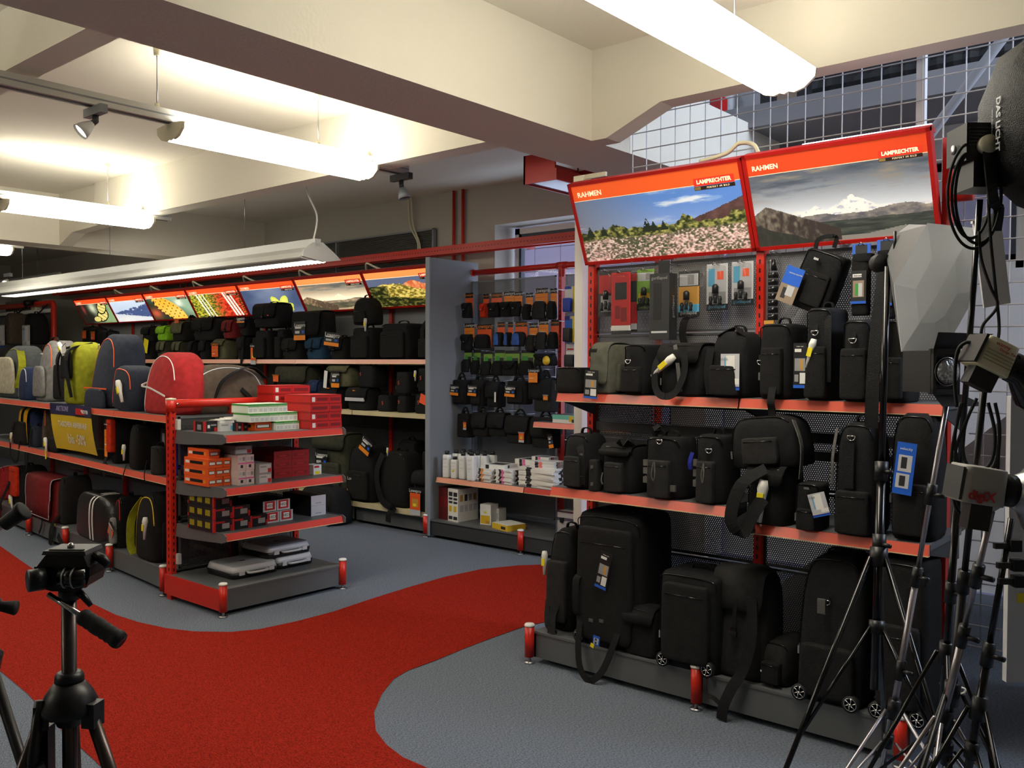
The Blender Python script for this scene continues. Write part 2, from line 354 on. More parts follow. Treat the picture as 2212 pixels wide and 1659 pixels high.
# ================================================================ LAMPS
def fixture(label, x, y0, y1, z, tubes, rods, group='ceiling track lights'):
    # a track hung on rods, carrying fluorescent trough lamps along world y
    t = thing('track_light', label, 'ceiling light', (x, 0, z), 0, group)
    MB().bb(-.04, y0, -.034, .04, y1, .034).obj('track', lamp_white, t)
    MB().bb(-.042, y0, -.004, .042, y1, .004).obj('track_rib', grey_l, t)
    MB().bb(-.014, y0 + .02, -.0365, .014, y1 - .02, -.032).obj('track_slot', grey_d, t)
    for yr in rods:
        r = MB().cyl((0, yr, .03), (0, yr, HC - z), .004, n=6).obj('hanging_rod', steel, t)
        MB().cyl((0, yr, HC - z - .05), (0, yr, HC - z), .018, .022, n=10).obj('ceiling_rose', cream, r); MB().cyl((0, yr, .03), (0, yr, .06), .014, n=10).obj('clamp', cream, r)
    for a, b in tubes:
        prof = [(-.14, -.045), (-.135, -.08), (-.09, -.118), (-.045, -.13), (-.02, -.122), (0, -.13), (.02, -.122), (.045, -.13), (.09, -.118), (.135, -.08), (.14, -.045), (.05, -.034), (-.05, -.034)]
        d = MB().extrude(prof, 'y', a, b).obj('diffuser', tube_m, t)
        for e in (a, b):
            MB().extrude([(p[0] * 1.02, p[1] * 1.01) for p in prof], 'y', e - .008, e + .008).obj('end_cap', cream, t)
    return t
fixture('long track light whose lamp hangs over the aisle left of the main beam', -4.85, -1.4, 4.5, 3.02, [(2.68, 4.12), (-.5, 1.0)], [2.60, 3.72, .3, -1.0])
fixture('track light second row back with its lamp over the backpack gondola', -8.03, -1.4, 4.42, 2.99, [(2.95, 4.2), (.5, 2.0)], [3.83, 1.2])
fixture('farthest track light at the left edge of the photo', -11.25, -1.4, 4.35, 2.98, [(2.75, 4.2)], [3.8, 1.2])
fixture('bright trough light high above the poster boards on the near side of the beam', -1.66, -3.6, 3.72, 2.93, [(1.9, 3.78)], [3.3, .4])
fixture('ceiling track light over the near aisle out of view', -4.85, -4.6, -1.5, 3.02, [(-3.2, -1.7)], [-2.2])
# pendant louvre lamp row over the rear aisle
t = thing('louvre_pendant', 'long grey louvre pendant lamp hanging over the rear aisle', 'ceiling light', (0, 4.6, 2.58), 0)
x0, x1 = -12.7, -6.0
MB().bb(x0, -.03, -.01, x1, .03, .055).obj('track', lamp_white, t)
MB().extrude([(-.05, -.012), (-.13, -.06), (-.16, -.105), (-.15, -.115), (-.07, -.125), (.0, -.125), (.09, -.06), (.05, -.012)], 'x', x0 + .25, x1 - .02).obj('reflector', lamp_white, t)
for i in range(5):
    a = x0 + .3 + i * 1.28
    lv = MB().extrude([(-.06, -.127), (.1, -.127), (.1, -.105), (-.06, -.105)], 'x', a, a + 1.25).obj('louvre_lamp', tube_c, t)
    sl = MB()
    for k in range(25): sl.bb(a + .03 + k * .05, -.06, -.135, a + .034 + k * .05, .1, -.124)
    sl.obj('louvre', lamp_white, lv)['kind'] = 'stuff'
MB().extrude([(-.05, .02), (-.14, -.05), (-.15, -.1), (.06, -.13), (.24, -.1), (.16, -.04), (.05, .03)], 'x', x1 - .02, x1).obj('end_cap', lamp_white, t)
for x in (-11.9, -9.6, -7.05): MB().cyl((x, 0, .05), (x, 0, HC - 2.58), .003, n=6).obj('hanging_wire', steel, t)
MB().tube(spline([(-6.06, 0, .05), (-6.04, .02, .25), (-6.22, .05, .5), (-6.16, .0, .82)], 6), .008, 6).obj('cable', whitep, t)
def spot(label, p, aim, m, lit, arm=(0, 0, 0)):
    t = thing('spotlight', label, 'spotlight', p)
    MB().bb(-.1, -.02, -.05, .1, .02, -.005).obj('adapter', grey_l if m is lamp_white else grey_d, t)
    a = Vector(aim).normalized(); q = Vector((0, 0, -.08))
    MB().tube([(0, 0, -.03), q, q + a * .03], .018, 8).obj('swivel', grey_d, t)
    M = a.to_track_quat('Z', 'Y').to_matrix().to_4x4(); M.translation = q + a * .02
    h = MB().lathe([(.016, 0), (.024, .016), (.038, .05), (.046, .085), (.044, .085), (.034, .055)], 18, M).obj('lamp_head', m, t)
    M2 = M.copy(); MB().lathe([(.0, .068), (.038, .068), (.04, .074), (0, .074)], 16, M2).obj('lamp_lens', mat('spot_glow', (1, .9, .8), .4, emit=4) if lit else chrome, t)
    return t
spot('small grey spotlight clipped under the long track light', (-4.85, 2.25, 2.99), (-.11, -.65, -.6), lamp_white, True)
spot('dark grey spotlight at the end of the long track light', (-4.85, 4.46, 2.99), (.25, .1, -1), grey_l, False)
spot('small glowing spotlight on the far left rail', (-13.119, 4.887, 2.817), (.5, -.5, -.6), lamp_white, True)
t = thing('ceiling_rail', 'thin white rail in front of the far left wall', 'rail', (0, 0, 0)); MB().bb(-17, 6.0, 2.93, -14.2, 6.05, 2.99).obj('rail_bar', lamp_white, t)
for x in (-16.5, -15.0): MB().cyl((x, 6.02, 2.99), (x, 6.02, HC), .004, n=6).obj('hanging_rod', steel, t)
# ================================================================ SHELVING
def foot(parent, x, y, h=.2, tall=.165):
    f = MB().cyl((x, y, .035), (x, y, h), .026, n=14).obj('foot_post', red, parent)
    MB().lathe([(0, h), (.028, h), (.03, h + .006), (.024, h + .014), (0, h + .016)], 14, Matrix.Translation((x, y, 0))).obj('post_cap', whitep, f)
    MB().cyl((x, y, .0), (x, y, .008), .03, n=14).obj('levelling_disc', steel, f); MB().cyl((x, y, .006), (x, y, .04), .009, n=8).obj('levelling_screw', steel, f)
def upright(parent, x, y, z1, dirx=0, slots=True, z0=0., sd=(0, -1)):
    u = MB().bb(x - .02, y - .03, z0, x + .02, y + .03, z1).obj('upright', red, parent)
    if slots:
        s = MB(); z = z0 + .1
        while z < z1 - .05:
            if sd[1]: s.bb(x - .004, y - .0315, z, x + .004, y - .0295, z + .022)
            if sd[0]: s.bb(x + sd[0] * .0205 - .001, y - .005, z, x + sd[0] * .0205 + .001, y + .005, z + .022)
            if sd[0] and sd[1]: pass
            z += .045
        s.obj('slots', blackp, u)['kind'] = 'stuff'
    return u
def shelf(parent, x0, x1, y0, y1, zt, sm=None, splits=1, lip=.045, bracket=True, m=None):
    o = MB().bb(x0, y0 + .02, zt - .025, x1, y1, zt).obj('shelf', m or grey, parent)
    w = (x1 - x0) / splits
    for i in range(splits):
        a, b = x0 + i * w + .002, x0 + (i + 1) * w - .002
        # slanted price strip on the front edge
        MB().extrude([(y0, zt - lip), (y0 + .012, zt - .002), (y0 + .02, zt - .002), (y0 + .02, zt - lip)], 'x', a, b).obj('price_strip', sm or strip, o)
        MB().use(strip_e).bb(a, y0 - .002, zt - lip - .003, b, y0 + .02, zt - lip + .001).obj('strip_rim', None, o)
    if bracket:
        for x in (x0 + .01, x1 - .01): MB().extrude([(y0 + .05, zt - .025), (y0 + .05, zt - .05), (y1 - .02, zt - .13), (y1, zt - .13), (y1, zt - .025)], 'x', x - .002, x + .002).obj('bracket', grey_d, o)
    return o
def panels(parent, x0, x1, y, z0, z1, n, m, rail=None):
    h = (z1 - z0) / n
    for i in range(n):
        a, b = z0 + i * h + .004, z0 + (i + 1) * h - .004
        p = MB().bb(x0, y, a, x1, y + .003, b).obj('back_panel', m, parent)
        f = MB(); f.bb(x0, y - .004, a, x1, y + .012, a + .012); f.bb(x0, y - .004, b - .012, x1, y + .012, b); f.bb(x0, y - .004, a, x0 + .012, y + .012, b); f.bb(x1 - .012, y - .004, a, x1, y + .012, b)
        f.obj('panel_rim', rail or grey, p)
# --- right unit with see-through panels
RU = thing('shelving_unit', 'two-bay red and grey shelving full of black bags on the right', 'shelving')
YB = 4.28
for x in (-3.02, -1.985, -1.12): upright(RU, x, YB, 2.2)
MB().bb(-3.05, 3.78, .03, -2.05, 3.795, .165).obj('plinth_panel', grey, RU); MB().bb(-2.045, 3.78, .03, -1.1, 3.795, .165).obj('plinth_panel', grey, RU)
MB().bb(-3.05, 3.78, .03, -3.035, 4.3, .165).obj('plinth_side', red, RU)
MB().bb(-3.05, 3.775, .16, -2.05, 4.3, .172).obj('base_deck', grey, RU); MB().bb(-2.045, 3.775, .16, -1.1, 4.3, .172).obj('base_deck', grey, RU)
for x in (-3.06, -2.05, -1.13): foot(RU, x, 3.755)
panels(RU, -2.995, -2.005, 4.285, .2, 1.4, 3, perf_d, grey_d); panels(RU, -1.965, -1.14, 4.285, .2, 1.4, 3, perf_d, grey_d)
panels(RU, -2.995, -2.005, 4.285, 1.4, 2.18, 2, perf, grey); panels(RU, -1.965, -1.14, 4.285, 1.4, 2.18, 2, perf, grey)  # upper panels in lighter grey: the stronger light there is put into the colour
shelf(RU, -3.0, -1.925, 3.9, 4.26, 1.462); shelf(RU, -1.92, -1.03, 3.9, 4.26, 1.462)
shelf(RU, -2.945, -1.925, 3.78, 4.26, .965, strip); shelf(RU, -1.83, -1.04, 3.78, 4.26, .905, strip)
MB().bb(-3.0, 4.27, 1.24, -1.13, 4.31, 1.29).obj('cross_rail', grey_d, RU); MB().bb(-3.0, 4.27, 1.155, -1.13, 4.31, 1.2).obj('cross_rail', grey_d, RU)
MB().cyl((-1.12, YB, 2.38), (-1.02, YB, 2.38), .045, n=16).obj('tube_stub', red, RU); MB().bb(-1.14, YB - .02, 2.1, -1.1, YB + .02, 2.62).obj('sign_arm', red_dark, RU)
t = thing('white_post', 'slim white steel post beside the left end of the right shelving', 'post', (-3.12, 4.32, 0)); MB().bb(-.045, -.03, 0, .01, .03, 2.66).obj('post_body', whitep, t)
MB().bb(-.05, -.04, 2.66, .02, .04, 2.72).obj('post_head', cream, t); MB().bb(-.02, -.02, 2.7, .16, .0, 2.725).obj('cable_clip', cream, t)
# --- rear wall units
MU = thing('shelving_unit', 'rear shelving bay with hanging pouches, bottles and photo paper', 'shelving')
for x in (-6.03, -4.9, -3.9): upright(MU, x, 6.45, 2.5)
tb = MB().tube([(-6.03, 6.45, 2.5), (-3.75, 6.45, 2.5)], .028, 12).obj('top_tube', red, MU)
for x in (-6.03, -4.9):
    MB().cyl((x - .05, 6.45, 2.5), (x + .06, 6.45, 2.5), .034, n=12).obj('tube_joint', red, tb); MB().cyl((x, 6.45, 2.4), (x, 6.45, 2.53), .032, n=12).obj('tube_joint', red, tb)
panels(MU, -5.98, -4.96, 6.44, .2, 2.42, 3, perf, grey_l); panels(MU, -4.85, -3.95, 6.44, .2, 2.42, 3, perf, grey_l)
MB().bb(-6.0, 5.87, .03, -4.88, 5.885, .16).obj('plinth_panel', grey_d, MU); MB().bb(-4.875, 5.87, .03, -3.8, 5.885, .16).obj('plinth_panel', grey_d, MU)
MB().bb(-6.0, 5.86, .155, -3.8, 6.46, .168).obj('base_deck', grey, MU)
for x in (-6.02, -4.87): foot(MU, x, 5.85)
shelf(MU, -5.93, -4.88, 5.89, 6.43, .566, strip_p); shelf(MU, -4.87, -3.9, 5.89, 6.43, .566, strip_d)
shelf(MU, -4.88, -3.9, 6.02, 6.43, 1.12, strip)
t = thing('partition_panel', 'tall grey partition panel ending the rear bag shelving', 'panel', (0, 0, 0)); MB().bb(-6.02, 5.86, .02, -5.985, 6.52, 2.6).obj('board', mat('partition_grey', rgb(128, 130, 132), .6), t); MB().bb(-6.025, 5.845, .02, -5.975, 5.862, 2.6).obj('edge_band', grey_l, t)
BU = thing('shelving_unit', 'long rear wall shelving carrying camera bags under a row of posters', 'shelving')
XE = [-13.7, -12.66, -11.62, -10.53, -9.38, -8.27, -7.12, -6.03]
for x in XE[:-1]: upright(BU, x + .03, 6.4, 2.5)
for i in range(7): panels(BU, XE[i] + .06, XE[i + 1] - .0, 6.39, .25, 1.6, 2, grey_d, grey_d); panels(BU, XE[i] + .06, XE[i + 1] - .0, 6.39, 1.6, 2.2, 1, perf_l, grey)  # lower panels solid dark grey: under-shelf shade put into the colour
shelf(BU, -13.2, -6.06, 5.9, 6.38, 1.657, strip_p, 7); 
for i in range(7):
    o = MB().bb(XE[i] + .01, 5.88, 1.098, XE[i + 1] - .01, 6.38, 1.142).obj('wooden_shelf', wood, BU)
    o = MB().bb(XE[i] + .01, 5.88, .172, XE[i + 1] - .03, 6.38, .222).obj('wooden_deck', wood, BU)
    MB().bb(XE[i] + .01, 5.93, .03, XE[i + 1] - .04, 5.945, .172).obj('plinth_panel', grey, BU)
MB().bb(-6.12, 5.95, .02, -6.06, 6.0, .17).obj('foot_post', red, BU)
t = thing('red_channel', 'long red perforated channel running along the rear wall', 'beam', (0, 0, 0))
MB().extrude([(6.37, 2.70), (6.37, 2.78), (6.50, 2.78), (6.50, 2.70), (6.485, 2.70), (6.485, 2.765), (6.385, 2.765), (6.385, 2.70)], 'x', -15.3, -3.3).obj('channel_body', red, t)
mb = MB()
for i in range(260): mb.bb(-14 + i * .04, 6.3685, 2.735, -13.99 + i * .04, 6.3705, 2.745)
mb.obj('punched_holes', blackp, t)['kind'] = 'stuff'
for x in (-14.5, -12, -9.5, -7.5, -5.5, -4.0): MB().bb(x, 6.5, 2.72, x + .04, 6.75, 2.76).obj('wall_bracket', red, t)
for x, in ((-6.51,), (-6.38,)): tag(MB().cyl((x, 6.72, 2.0), (x, 6.72, HC), .016, n=10).obj('red_pipe', red), 'thin red pipe running up the rear wall, %s of the nearer pair' % ('first' if x < -6.45 else 'second'), 'pipe', 'red wall pipes')
for x in (-11.9, -11.75): tag(MB().cyl((x, 6.72, 2.0), (x, 6.72, HC), .016, n=10).obj('red_pipe', red), 'thin red pipe up the rear wall, %s of the far pair' % ('first' if x < -11.8 else 'second'), 'pipe', 'red wall pipes')
t = thing('ventilation_grille', 'long dark ventilation grille high on the rear wall', 'vent', (0, 6.7, 0))
MB().bb(-12.5, .035, 2.6, -6.78, .045, 3.03).obj('backing', grey_d, t)
mb = MB()
for i in range(30): mb.bb(-12.5, .0, 2.6 + i * .0145, -6.78, .03, 2.604 + i * .0145)
mb.obj('grille_bars', mat('grille_metal', rgb(120, 116, 108), .5, .3), t)['kind'] = 'stuff'
mb = MB()
for x in (-12.5, -10.3, -8.4, -6.8): mb.bb(x, -.01, 2.59, x + .02, .035, 3.04)
mb.bb(-12.5, -.01, 3.025, -6.78, .035, 3.04); mb.obj('grille_frame', grey_l, t)
t = thing('wall_cables', 'pair of pale cables running down the rear wall', 'cable', (0, 0, 0))
MB().tube(spline([(-7.15, 6.68, HC), (-7.13, 6.69, 3.1), (-7.0, 6.68, 2.9), (-7.03, 6.69, 2.75)], 5), .01, 6).obj('cable', cream, t); MB().tube(spline([(-7.1, 6.68, HC), (-7.08, 6.69, 3.1), (-6.97, 6.68, 2.88), (-7.0, 6.69, 2.75)], 5), .01, 6).obj('cable', cream, t)
for x0, lab in ((-15.65, 'grey painted column beside the far posters'), ): tag(MB().bb(x0 - .7, 6.05, 0, x0 + .75, 6.75, 2.62).obj('column', greycol), lab, kind='structure')
t = thing('wall_camera', 'small white security camera on the grey column', 'camera', (-14.95, 6.0, 2.5)); MB().bb(-.1, -.06, -.08, .06, .04, .06).obj('bracket', cream, t); MB().cyl((.05, -.05, .05), (.2, -.25, .02), .05, n=12).obj('camera_body', blackp, t)
# far left rack
t = FR = thing('wall_rack', 'red tube rack with hanging backpacks at the far left', 'rack', (0, 0, 0))
MB().tube([(-18, 5.92, 2.52), (-14.2, 5.92, 2.52), (-14.17, 5.92, 2.49), (-14.17, 5.92, .0)], .04, 10).obj('tube_frame', red, t); MB().bb(-18, 5.97, .0, -14.22, 5.98, 2.45).obj('back_panel', perf, t); MB().cyl((-18, 5.9, 2.4), (-14.25, 5.9, 2.4), .03, n=10).obj('lamp_tube', lamp_white, t)
# red box hanging at the end of the beam
t = thing('hanging_sign_box', 'red open sign box hanging under the beam', 'sign', (-3.80, 5.1, 2.89)); 
mb = MB(); mb.bb(-.30, -.16, .0, -.285, .5, .2); mb.bb(-.30, -.16, .0, -.02, -.145, .2); mb.bb(-.02, -.16, 0, -.005, .5, .08); mb.bb(-.30, .49, 0, .0, .5, .2); mb.obj('box_frame', red, t)
for px_, py_ in ((-.27, -.1), (-.27, .45)): MB().cyl((px_, py_, .19), (px_, py_, HC - 2.89), .006, n=6).obj('hanging_rod', steel, t)
MB().bb(-.285, -.145, .01, -.02, .49, .014).obj('acrylic_bottom', mat('lilac_acrylic', rgb(150, 140, 160), .12), t); MB().bb(-.2, .2, .015, -.12, .26, .05).obj('sticker', p_yellow, t)
# --- left gondola (long side)
GA = -0.09599
GU = thing('shelving_unit', 'long gondola with coloured backpacks on top at the left', 'shelving', (-5.85, 3.20, 0), GA)
for x in (-.03, -1.03, -2.03, -3.03, -4.03): upright(GU, x, .5, 1.36)
mb = None
for i in range(5):
    a, b = -1.0 - i, -.0 - i
    MB().bb(a + .003, .0, .03, b - .003, .015, .165).obj('plinth_panel', grey, GU); MB().bb(a + .003, -.005, .16, b - .003, .5, .172).obj('base_deck', grey, GU); foot(GU, b - .01, -.03, .2)
    shelf(GU, a, b, .0, .48, 1.245, strip); MB().bb(a, .5, 1.215, b, .97, 1.245).obj('rear_shelf', grey, GU); MB().bb(a + .003, .5, .03, b - .003, .97, .172).obj('rear_plinth', grey, GU); shelf(GU, a, b, .0, .48, .812, strip)
    panels(GU, a, b, .5, .2, 1.2, 2, perf_d, grey_d)
# --- end cap
EU = thing('end_cap_unit', 'red and grey end-cap shelving with film boxes and silver cases', 'shelving', (-5.09, 3.15, 0), PI / 2)
W = .96
for x in (.02, W + .07): upright(EU, x, .66, 1.36 if x < .1 else 1.36, sd=(0, -1))
s = MB(); z = .1
while z < 1.3: s.bb(-.0015, .655, z, .0, .665, z + .024); z += .046
s.obj('side_slots', blackp, EU)['kind'] = 'stuff'
MB().cyl((.02, .66, 1.335), (W + .07, .66, 1.335), .03, n=14).obj('top_tube', red, EU); MB().lathe([(0, 1.36), (.035, 1.36), (.035, 1.372), (0, 1.378)], 14, Matrix.Translation((.02, .66, 0))).obj('post_cap', cream, EU)
MB().cyl((.02, .66, 1.28), (.02, .66, 1.36), .036, n=14).obj('tube_joint', red, EU); MB().cyl((.05, .62, 1.335), (.05, .632, 1.335), .008, n=8).obj('screw', chrome, EU)
MB().bb(0, 0, .03, W, .012, .165).obj('plinth_panel', grey, EU); MB().bb(-.012, .0, .035, .0, .7, .17).obj('plinth_side', red, EU); MB().bb(W, .0, .035, W + .012, .7, .17).obj('plinth_side', red, EU)
mb = MB()
for x, z in ((.12, .12), (.35, .06), (.35, .12), (.55, .1), (.62, .06)): mb.cyl((-.0122, x, z), (-.014, x, z), .006, n=8)
mb.obj('bolts', red_dark, EU)['kind'] = 'stuff'
MB().bb(-.005, -.005, .16, W + .005, .66, .172).obj('base_deck', grey, EU)
for x in (.0, W): foot(EU, x, -.01, .205)
for k, zt in enumerate((1.152, .81, .518)):
    o = shelf(EU, .04, W + .03, .02, .62, zt, strip_d, 1, .045, False)
    for x in (.03, W + .035): MB().extrude([(.0, zt - .045), (.0, zt - .01), (.03, zt + .006), (.60, zt + .006), (.62, zt - .085), (.5, zt - .085), (.05, zt - .06)], 'x', x - .003, x + .003).obj('bracket', grey_l if k == 9 else grey, o)
panels(EU, .06, W + .03, .63, .2, 1.25, 3, perf_d, grey)
for z in (1.16, .24): MB().bb(.035, .6, z, .06, .64, z + .07).obj('clip', lamp_white, EU)
# ================================================================ BACKLIT POSTERS
nrs = np.random.RandomState(3)
def noise(ny, nx, sy, sx, oct=4, rs=None, gain=.5):
    rs = rs or nrs; out = np.zeros((ny, nx)); a = 1.; tot = 0
    for o in range(oct):
        gy, gx = max(2, int(sy * 2 ** o)) + 2, max(2, int(sx * 2 ** o)) + 2
        g = rs.rand(gy, gx); y = np.linspace(0, gy - 2.001, ny); x = np.linspace(0, gx - 2.001, nx)
        yi, xi = y.astype(int), x.astype(int); fy, fx = (y - yi)[:, None], (x - xi)[None, :]; fy = fy * fy * (3 - 2 * fy); fx = fx * fx * (3 - 2 * fx)
        v = (g[yi][:, xi] * (1 - fx) + g[yi][:, xi + 1] * fx) * (1 - fy) + (g[yi + 1][:, xi] * (1 - fx) + g[yi + 1][:, xi + 1] * fx) * fy
        out += a * v; tot += a; a *= gain
    return out / tot
def C(*c): return np.array(c, float) / 255
def mixc(a, b, t): t = np.clip(t, 0, 1)[..., None]; return a * (1 - t) + b * t
def canvas(nx, ny):
    u, v = np.meshgrid(np.linspace(0, 1, nx), np.linspace(0, 1, ny))   # v up
    return u, v
def pic_meadow(nx, ny):
    u, v = canvas(nx, ny)
    c = mixc(np.ones((ny, nx, 3)) * C(150, 170, 215), C(92, 135, 205), (v - .35) / .6 + (u - .4) * .5); c = mixc(c, C(120, 122, 130), np.clip(.8 - u * 1.5, 0, .9) * (v > 0))
    cl = noise(ny, nx, 9, 4, 5, gain=.6); bl = np.exp(-((u - .62 - (v - .8) * .8) / .2) ** 2 - ((v - .84) / .12) ** 2); c = mixc(c, C(236, 238, 242), np.clip((cl * 1.5 + bl * .75 - 1.12) * 2.6, 0, .95)); c = mixc(c, C(226, 230, 238), np.clip((cl - .6) * 3, 0, 1) * np.exp(-((u - .6) / .3) ** 2) * .7)
    hill = .42 + .0 * u + np.clip((u - .55) / .45, 0, 1) ** 1.2 * .36 + .02 * (noise(ny, nx, 1, 40, 3)[0][None, :] - .5); c = mixc(c, C(92, 66, 62) * (.75 + .5 * noise(ny, nx, 20, 30, 3))[..., None], (v < hill) & (u > .5))
    tr = .46 + .14 * noise(ny, nx, 1, 26, 4)[0][None, :] - .04; tr = tr + .16 * np.exp(-((u - .23) / .06) ** 2) * .7 + .08 * np.exp(-((u - .66) / .04) ** 2) + .12 * np.exp(-((u - .96) / .05) ** 2)
    dk = noise(ny, nx, 30, 60, 3); leaf = mixc(np.ones((ny, nx, 3)) * C(44, 52, 28), C(184, 178, 96), (dk - .35) * 2.4); c = mixc(c, leaf, (v < tr) * 1.)
    fir = np.zeros_like(u)
    for x, w, h in ((.43, .02, .62), (.47, .018, .56), (.53, .016, .55), (.06, .03, .58), (.15, .02, .56)): fir = np.maximum(fir, ((v < h - np.abs(u - x) * 6) & (v > .4)))
    c = mixc(c, C(40, 48, 34), fir * (dk > .3))
    fl = .37 + .05 * (noise(ny, nx, 1, 14, 2)[0][None, :] - .5) + .10 * np.clip((u - .55), 0, 1); s = noise(ny, nx, 50, 90, 2); k = noise(ny, nx, 5, 8, 3)
    fc = mixc(np.ones((ny, nx, 3)) * C(80, 84, 60), C(222, 178, 172), (s - .30) * 2.6 + (k - .5) * 1.2); fc = mixc(fc, C(245, 222, 205), (s - .62) * 6); c = mixc(c, fc, np.clip((fl - v) / .04, 0, 1))
    return c
def pic_range(nx, ny, warm=0):
    u, v = canvas(nx, ny)
    c = mixc(np.ones((ny, nx, 3)) * C(222, 226, 232), C(96, 102, 112), (v - .42) / .5); cl = noise(ny, nx, 14, 5, 5); c = mixc(c, C(150, 138, 124), np.clip((cl - .52) * 5, 0, 1) * np.clip((v - .55) * 3, 0, .8)); c = mixc(c, C(70, 78, 90), np.clip((.46 - cl) * 5, 0, 1) * np.clip((v - .6) * 3, 0, .8))
    n1 = noise(ny, nx, 1, 26, 4)[0][None, :]; ridge = .40 + .03 * (n1 - .5) + .20 * np.clip(1 - np.abs(u - .58) / .15, 0, 1) ** .9 + .10 * np.clip(1 - np.abs(u - .37) / .07, 0, 1) + .05 * np.clip(1 - np.abs(u - .27) / .06, 0, 1) + .04 * np.clip(1 - np.abs(u - .76) / .05, 0, 1)
    sn = noise(ny, nx, 40, 40, 3); c = mixc(c, mixc(np.ones((ny, nx, 3)) * C(252, 250, 240), C(190, 190, 205), (sn - .52) * 5), (v < ridge) * 1.)
    low = .34 + .05 * noise(ny, nx, 1, 12, 3)[0][None, :] + .05 * np.exp(-((u - .85) / .12) ** 2); c = mixc(c, mixc(np.ones((ny, nx, 3)) * C(100, 98, 104), C(182, 168, 150), noise(ny, nx, 20, 24, 3) * 1.6 - .5), (v < low) * 1.)
    pl = .27 + .02 * (noise(ny, nx, 1, 9, 2)[0][None, :] - .5); c = mixc(c, mixc(np.ones((ny, nx, 3)) * C(52, 58, 54), C(98, 100, 92), noise(ny, nx, 40, 10, 3) * 1.7 - .5), (v < pl) * 1.)
    m1 = .56 - np.abs(u - .075) * np.where(u > .075, .95, 1.4); c = mixc(c, mixc(np.ones((ny, nx, 3)) * C(66, 58, 54), C(140, 130, 114), noise(ny, nx, 14, 50, 3) * 2 - .55 - (u - .1) * 2), (v < m1 + .015 * (noise(ny, nx, 1, 30, 3)[0][None, :] - .5)) & (u < .5)); c = mixc(c, C(50, 54, 48), (v < .30 - u * .8 + .05 * (noise(ny, nx, 4, 14, 3) - .5)) * .85)
    rv = (v < .13 - np.abs(u - .85) * .35) | ((v < .06) & (u > .5)); c = mixc(c, C(150, 146, 138), rv * .9)
    if warm: c = np.clip(c * np.array([1.15, 1.02, .82]) + .05, 0, 1)
    return c
def butterfly(u, v, cx, cy, s, a): 
    x, y = (u - cx) * 2.0 / s, (v - cy) / s; return x * math.cos(a) + y * math.sin(a), -x * math.sin(a) + y * math.cos(a)
def pic_swallowtail(nx, ny):
    u, v = canvas(nx, ny); c = mixc(np.ones((ny, nx, 3)) * C(30, 30, 24), C(140, 170, 120), (u - .35) * 2.2 + noise(ny, nx, 3, 3, 2) - .5); c = mixc(c, C(200, 70, 60), np.exp(-((u - .16) / .05) ** 2 - ((v - .75) / .25) ** 2) * .7); c = mixc(c, C(220, 225, 190), np.exp(-((u - .45) / .12) ** 2 - ((v - .8) / .3) ** 2))
    for cx, cy, s, a in ((.66, .38, .34, .6), (.74, .8, .32, .9), (.45, .2, .2, .2)):
        x, y = butterfly(u, v, cx, cy, s, a); r = np.sqrt((x * .75) ** 2 + (y * 1.25) ** 2); c = mixc(c, C(245, 226, 130), r < 1); c = mixc(c, C(24, 20, 18), ((r < 1) & (r > .82)) | ((r < 1) & (np.abs(np.sin(x * 5 + y)) < .22)))
    return c
def pic_glacier(nx, ny):
    u, v = canvas(nx, ny); c = mixc(np.ones((ny, nx, 3)) * C(176, 196, 222), C(208, 220, 236), v); n = noise(ny, nx, 1, 30, 4)[0][None, :]; r = noise(ny, nx, 14, 14, 4)
    rg = .45 + .35 * u + .12 * (n - .5); c = mixc(c, mixc(np.ones((ny, nx, 3)) * C(70, 84, 128), C(225, 230, 240), (r - .48) * 6 + (v - rg) * 5), (v < rg) & (v > .3 - .1 * u)); f = .42 - .28 * u + .05 * (n - .5); c = mixc(c, mixc(np.ones((ny, nx, 3)) * C(228, 228, 226), C(180, 190, 212), noise(ny, nx, 6, 3, 3) * 1.4 - .4), (v < f) * 1.)
    c = mixc(c, C(74, 92, 138), (u > .3) & (v >= f) & (v < .5 + .1 * (n - .5)) & (r < .56)); return c
def pic_fritillary(nx, ny):
    u, v = canvas(nx, ny); c = mixc(np.ones((ny, nx, 3)) * C(40, 52, 36), C(150, 180, 150), (u - .2) * 1.5 + (v - .5)); c = mixc(c, C(200, 90, 60), np.exp(-((u - .1) / .14) ** 2 - ((v - .3) / .25) ** 2)); c = mixc(c, C(235, 238, 215), np.exp(-((u - .74) / .09) ** 2 - ((v - .72) / .16) ** 4))
    x, y = butterfly(u, v, .46, .48, .52, -.75); r = np.sqrt((x * .62) ** 2 + (y * 1.35) ** 2); c = mixc(c, mixc(np.ones((ny, nx, 3)) * C(240, 170, 40), C(252, 214, 110), noise(ny, nx, 3, 3, 2)), (r < 1) * 1.); c = mixc(c, C(150, 60, 20), (r < .95) & (np.abs(np.sin(x * 9)) * np.abs(np.sin(y * 9)) > .86)); c = mixc(c, C(60, 26, 14), (r > .88) & (r < 1) & (y < 0) & (np.sin(x * 18) > -.2)); return c
def pic_birches(nx, ny):
    u, v = canvas(nx, ny); n = noise(ny, nx, 30, 40, 3); c = mixc(np.ones((ny, nx, 3)) * C(60, 80, 30), C(222, 200, 60), (n - .36) * 3); rd = mixc(np.ones((ny, nx, 3)) * C(180, 26, 20), C(240, 90, 50), (n - .36) * 3); c = mixc(c, rd, np.clip((u - .42 + (n - .5) * .5) * 5, 0, 1)); c = mixc(c, C(40, 60, 24), np.clip((u - .88) * 8, 0, 1) * (n < .55))
    for x, w in ((.2, .016), (.26, .012), (.33, .01), (.74, .018), (.8, .02), (.86, .014)): c = mixc(c, C(250, 246, 225), np.abs(u - x - (.5 - v) * .1) < w)
    return c
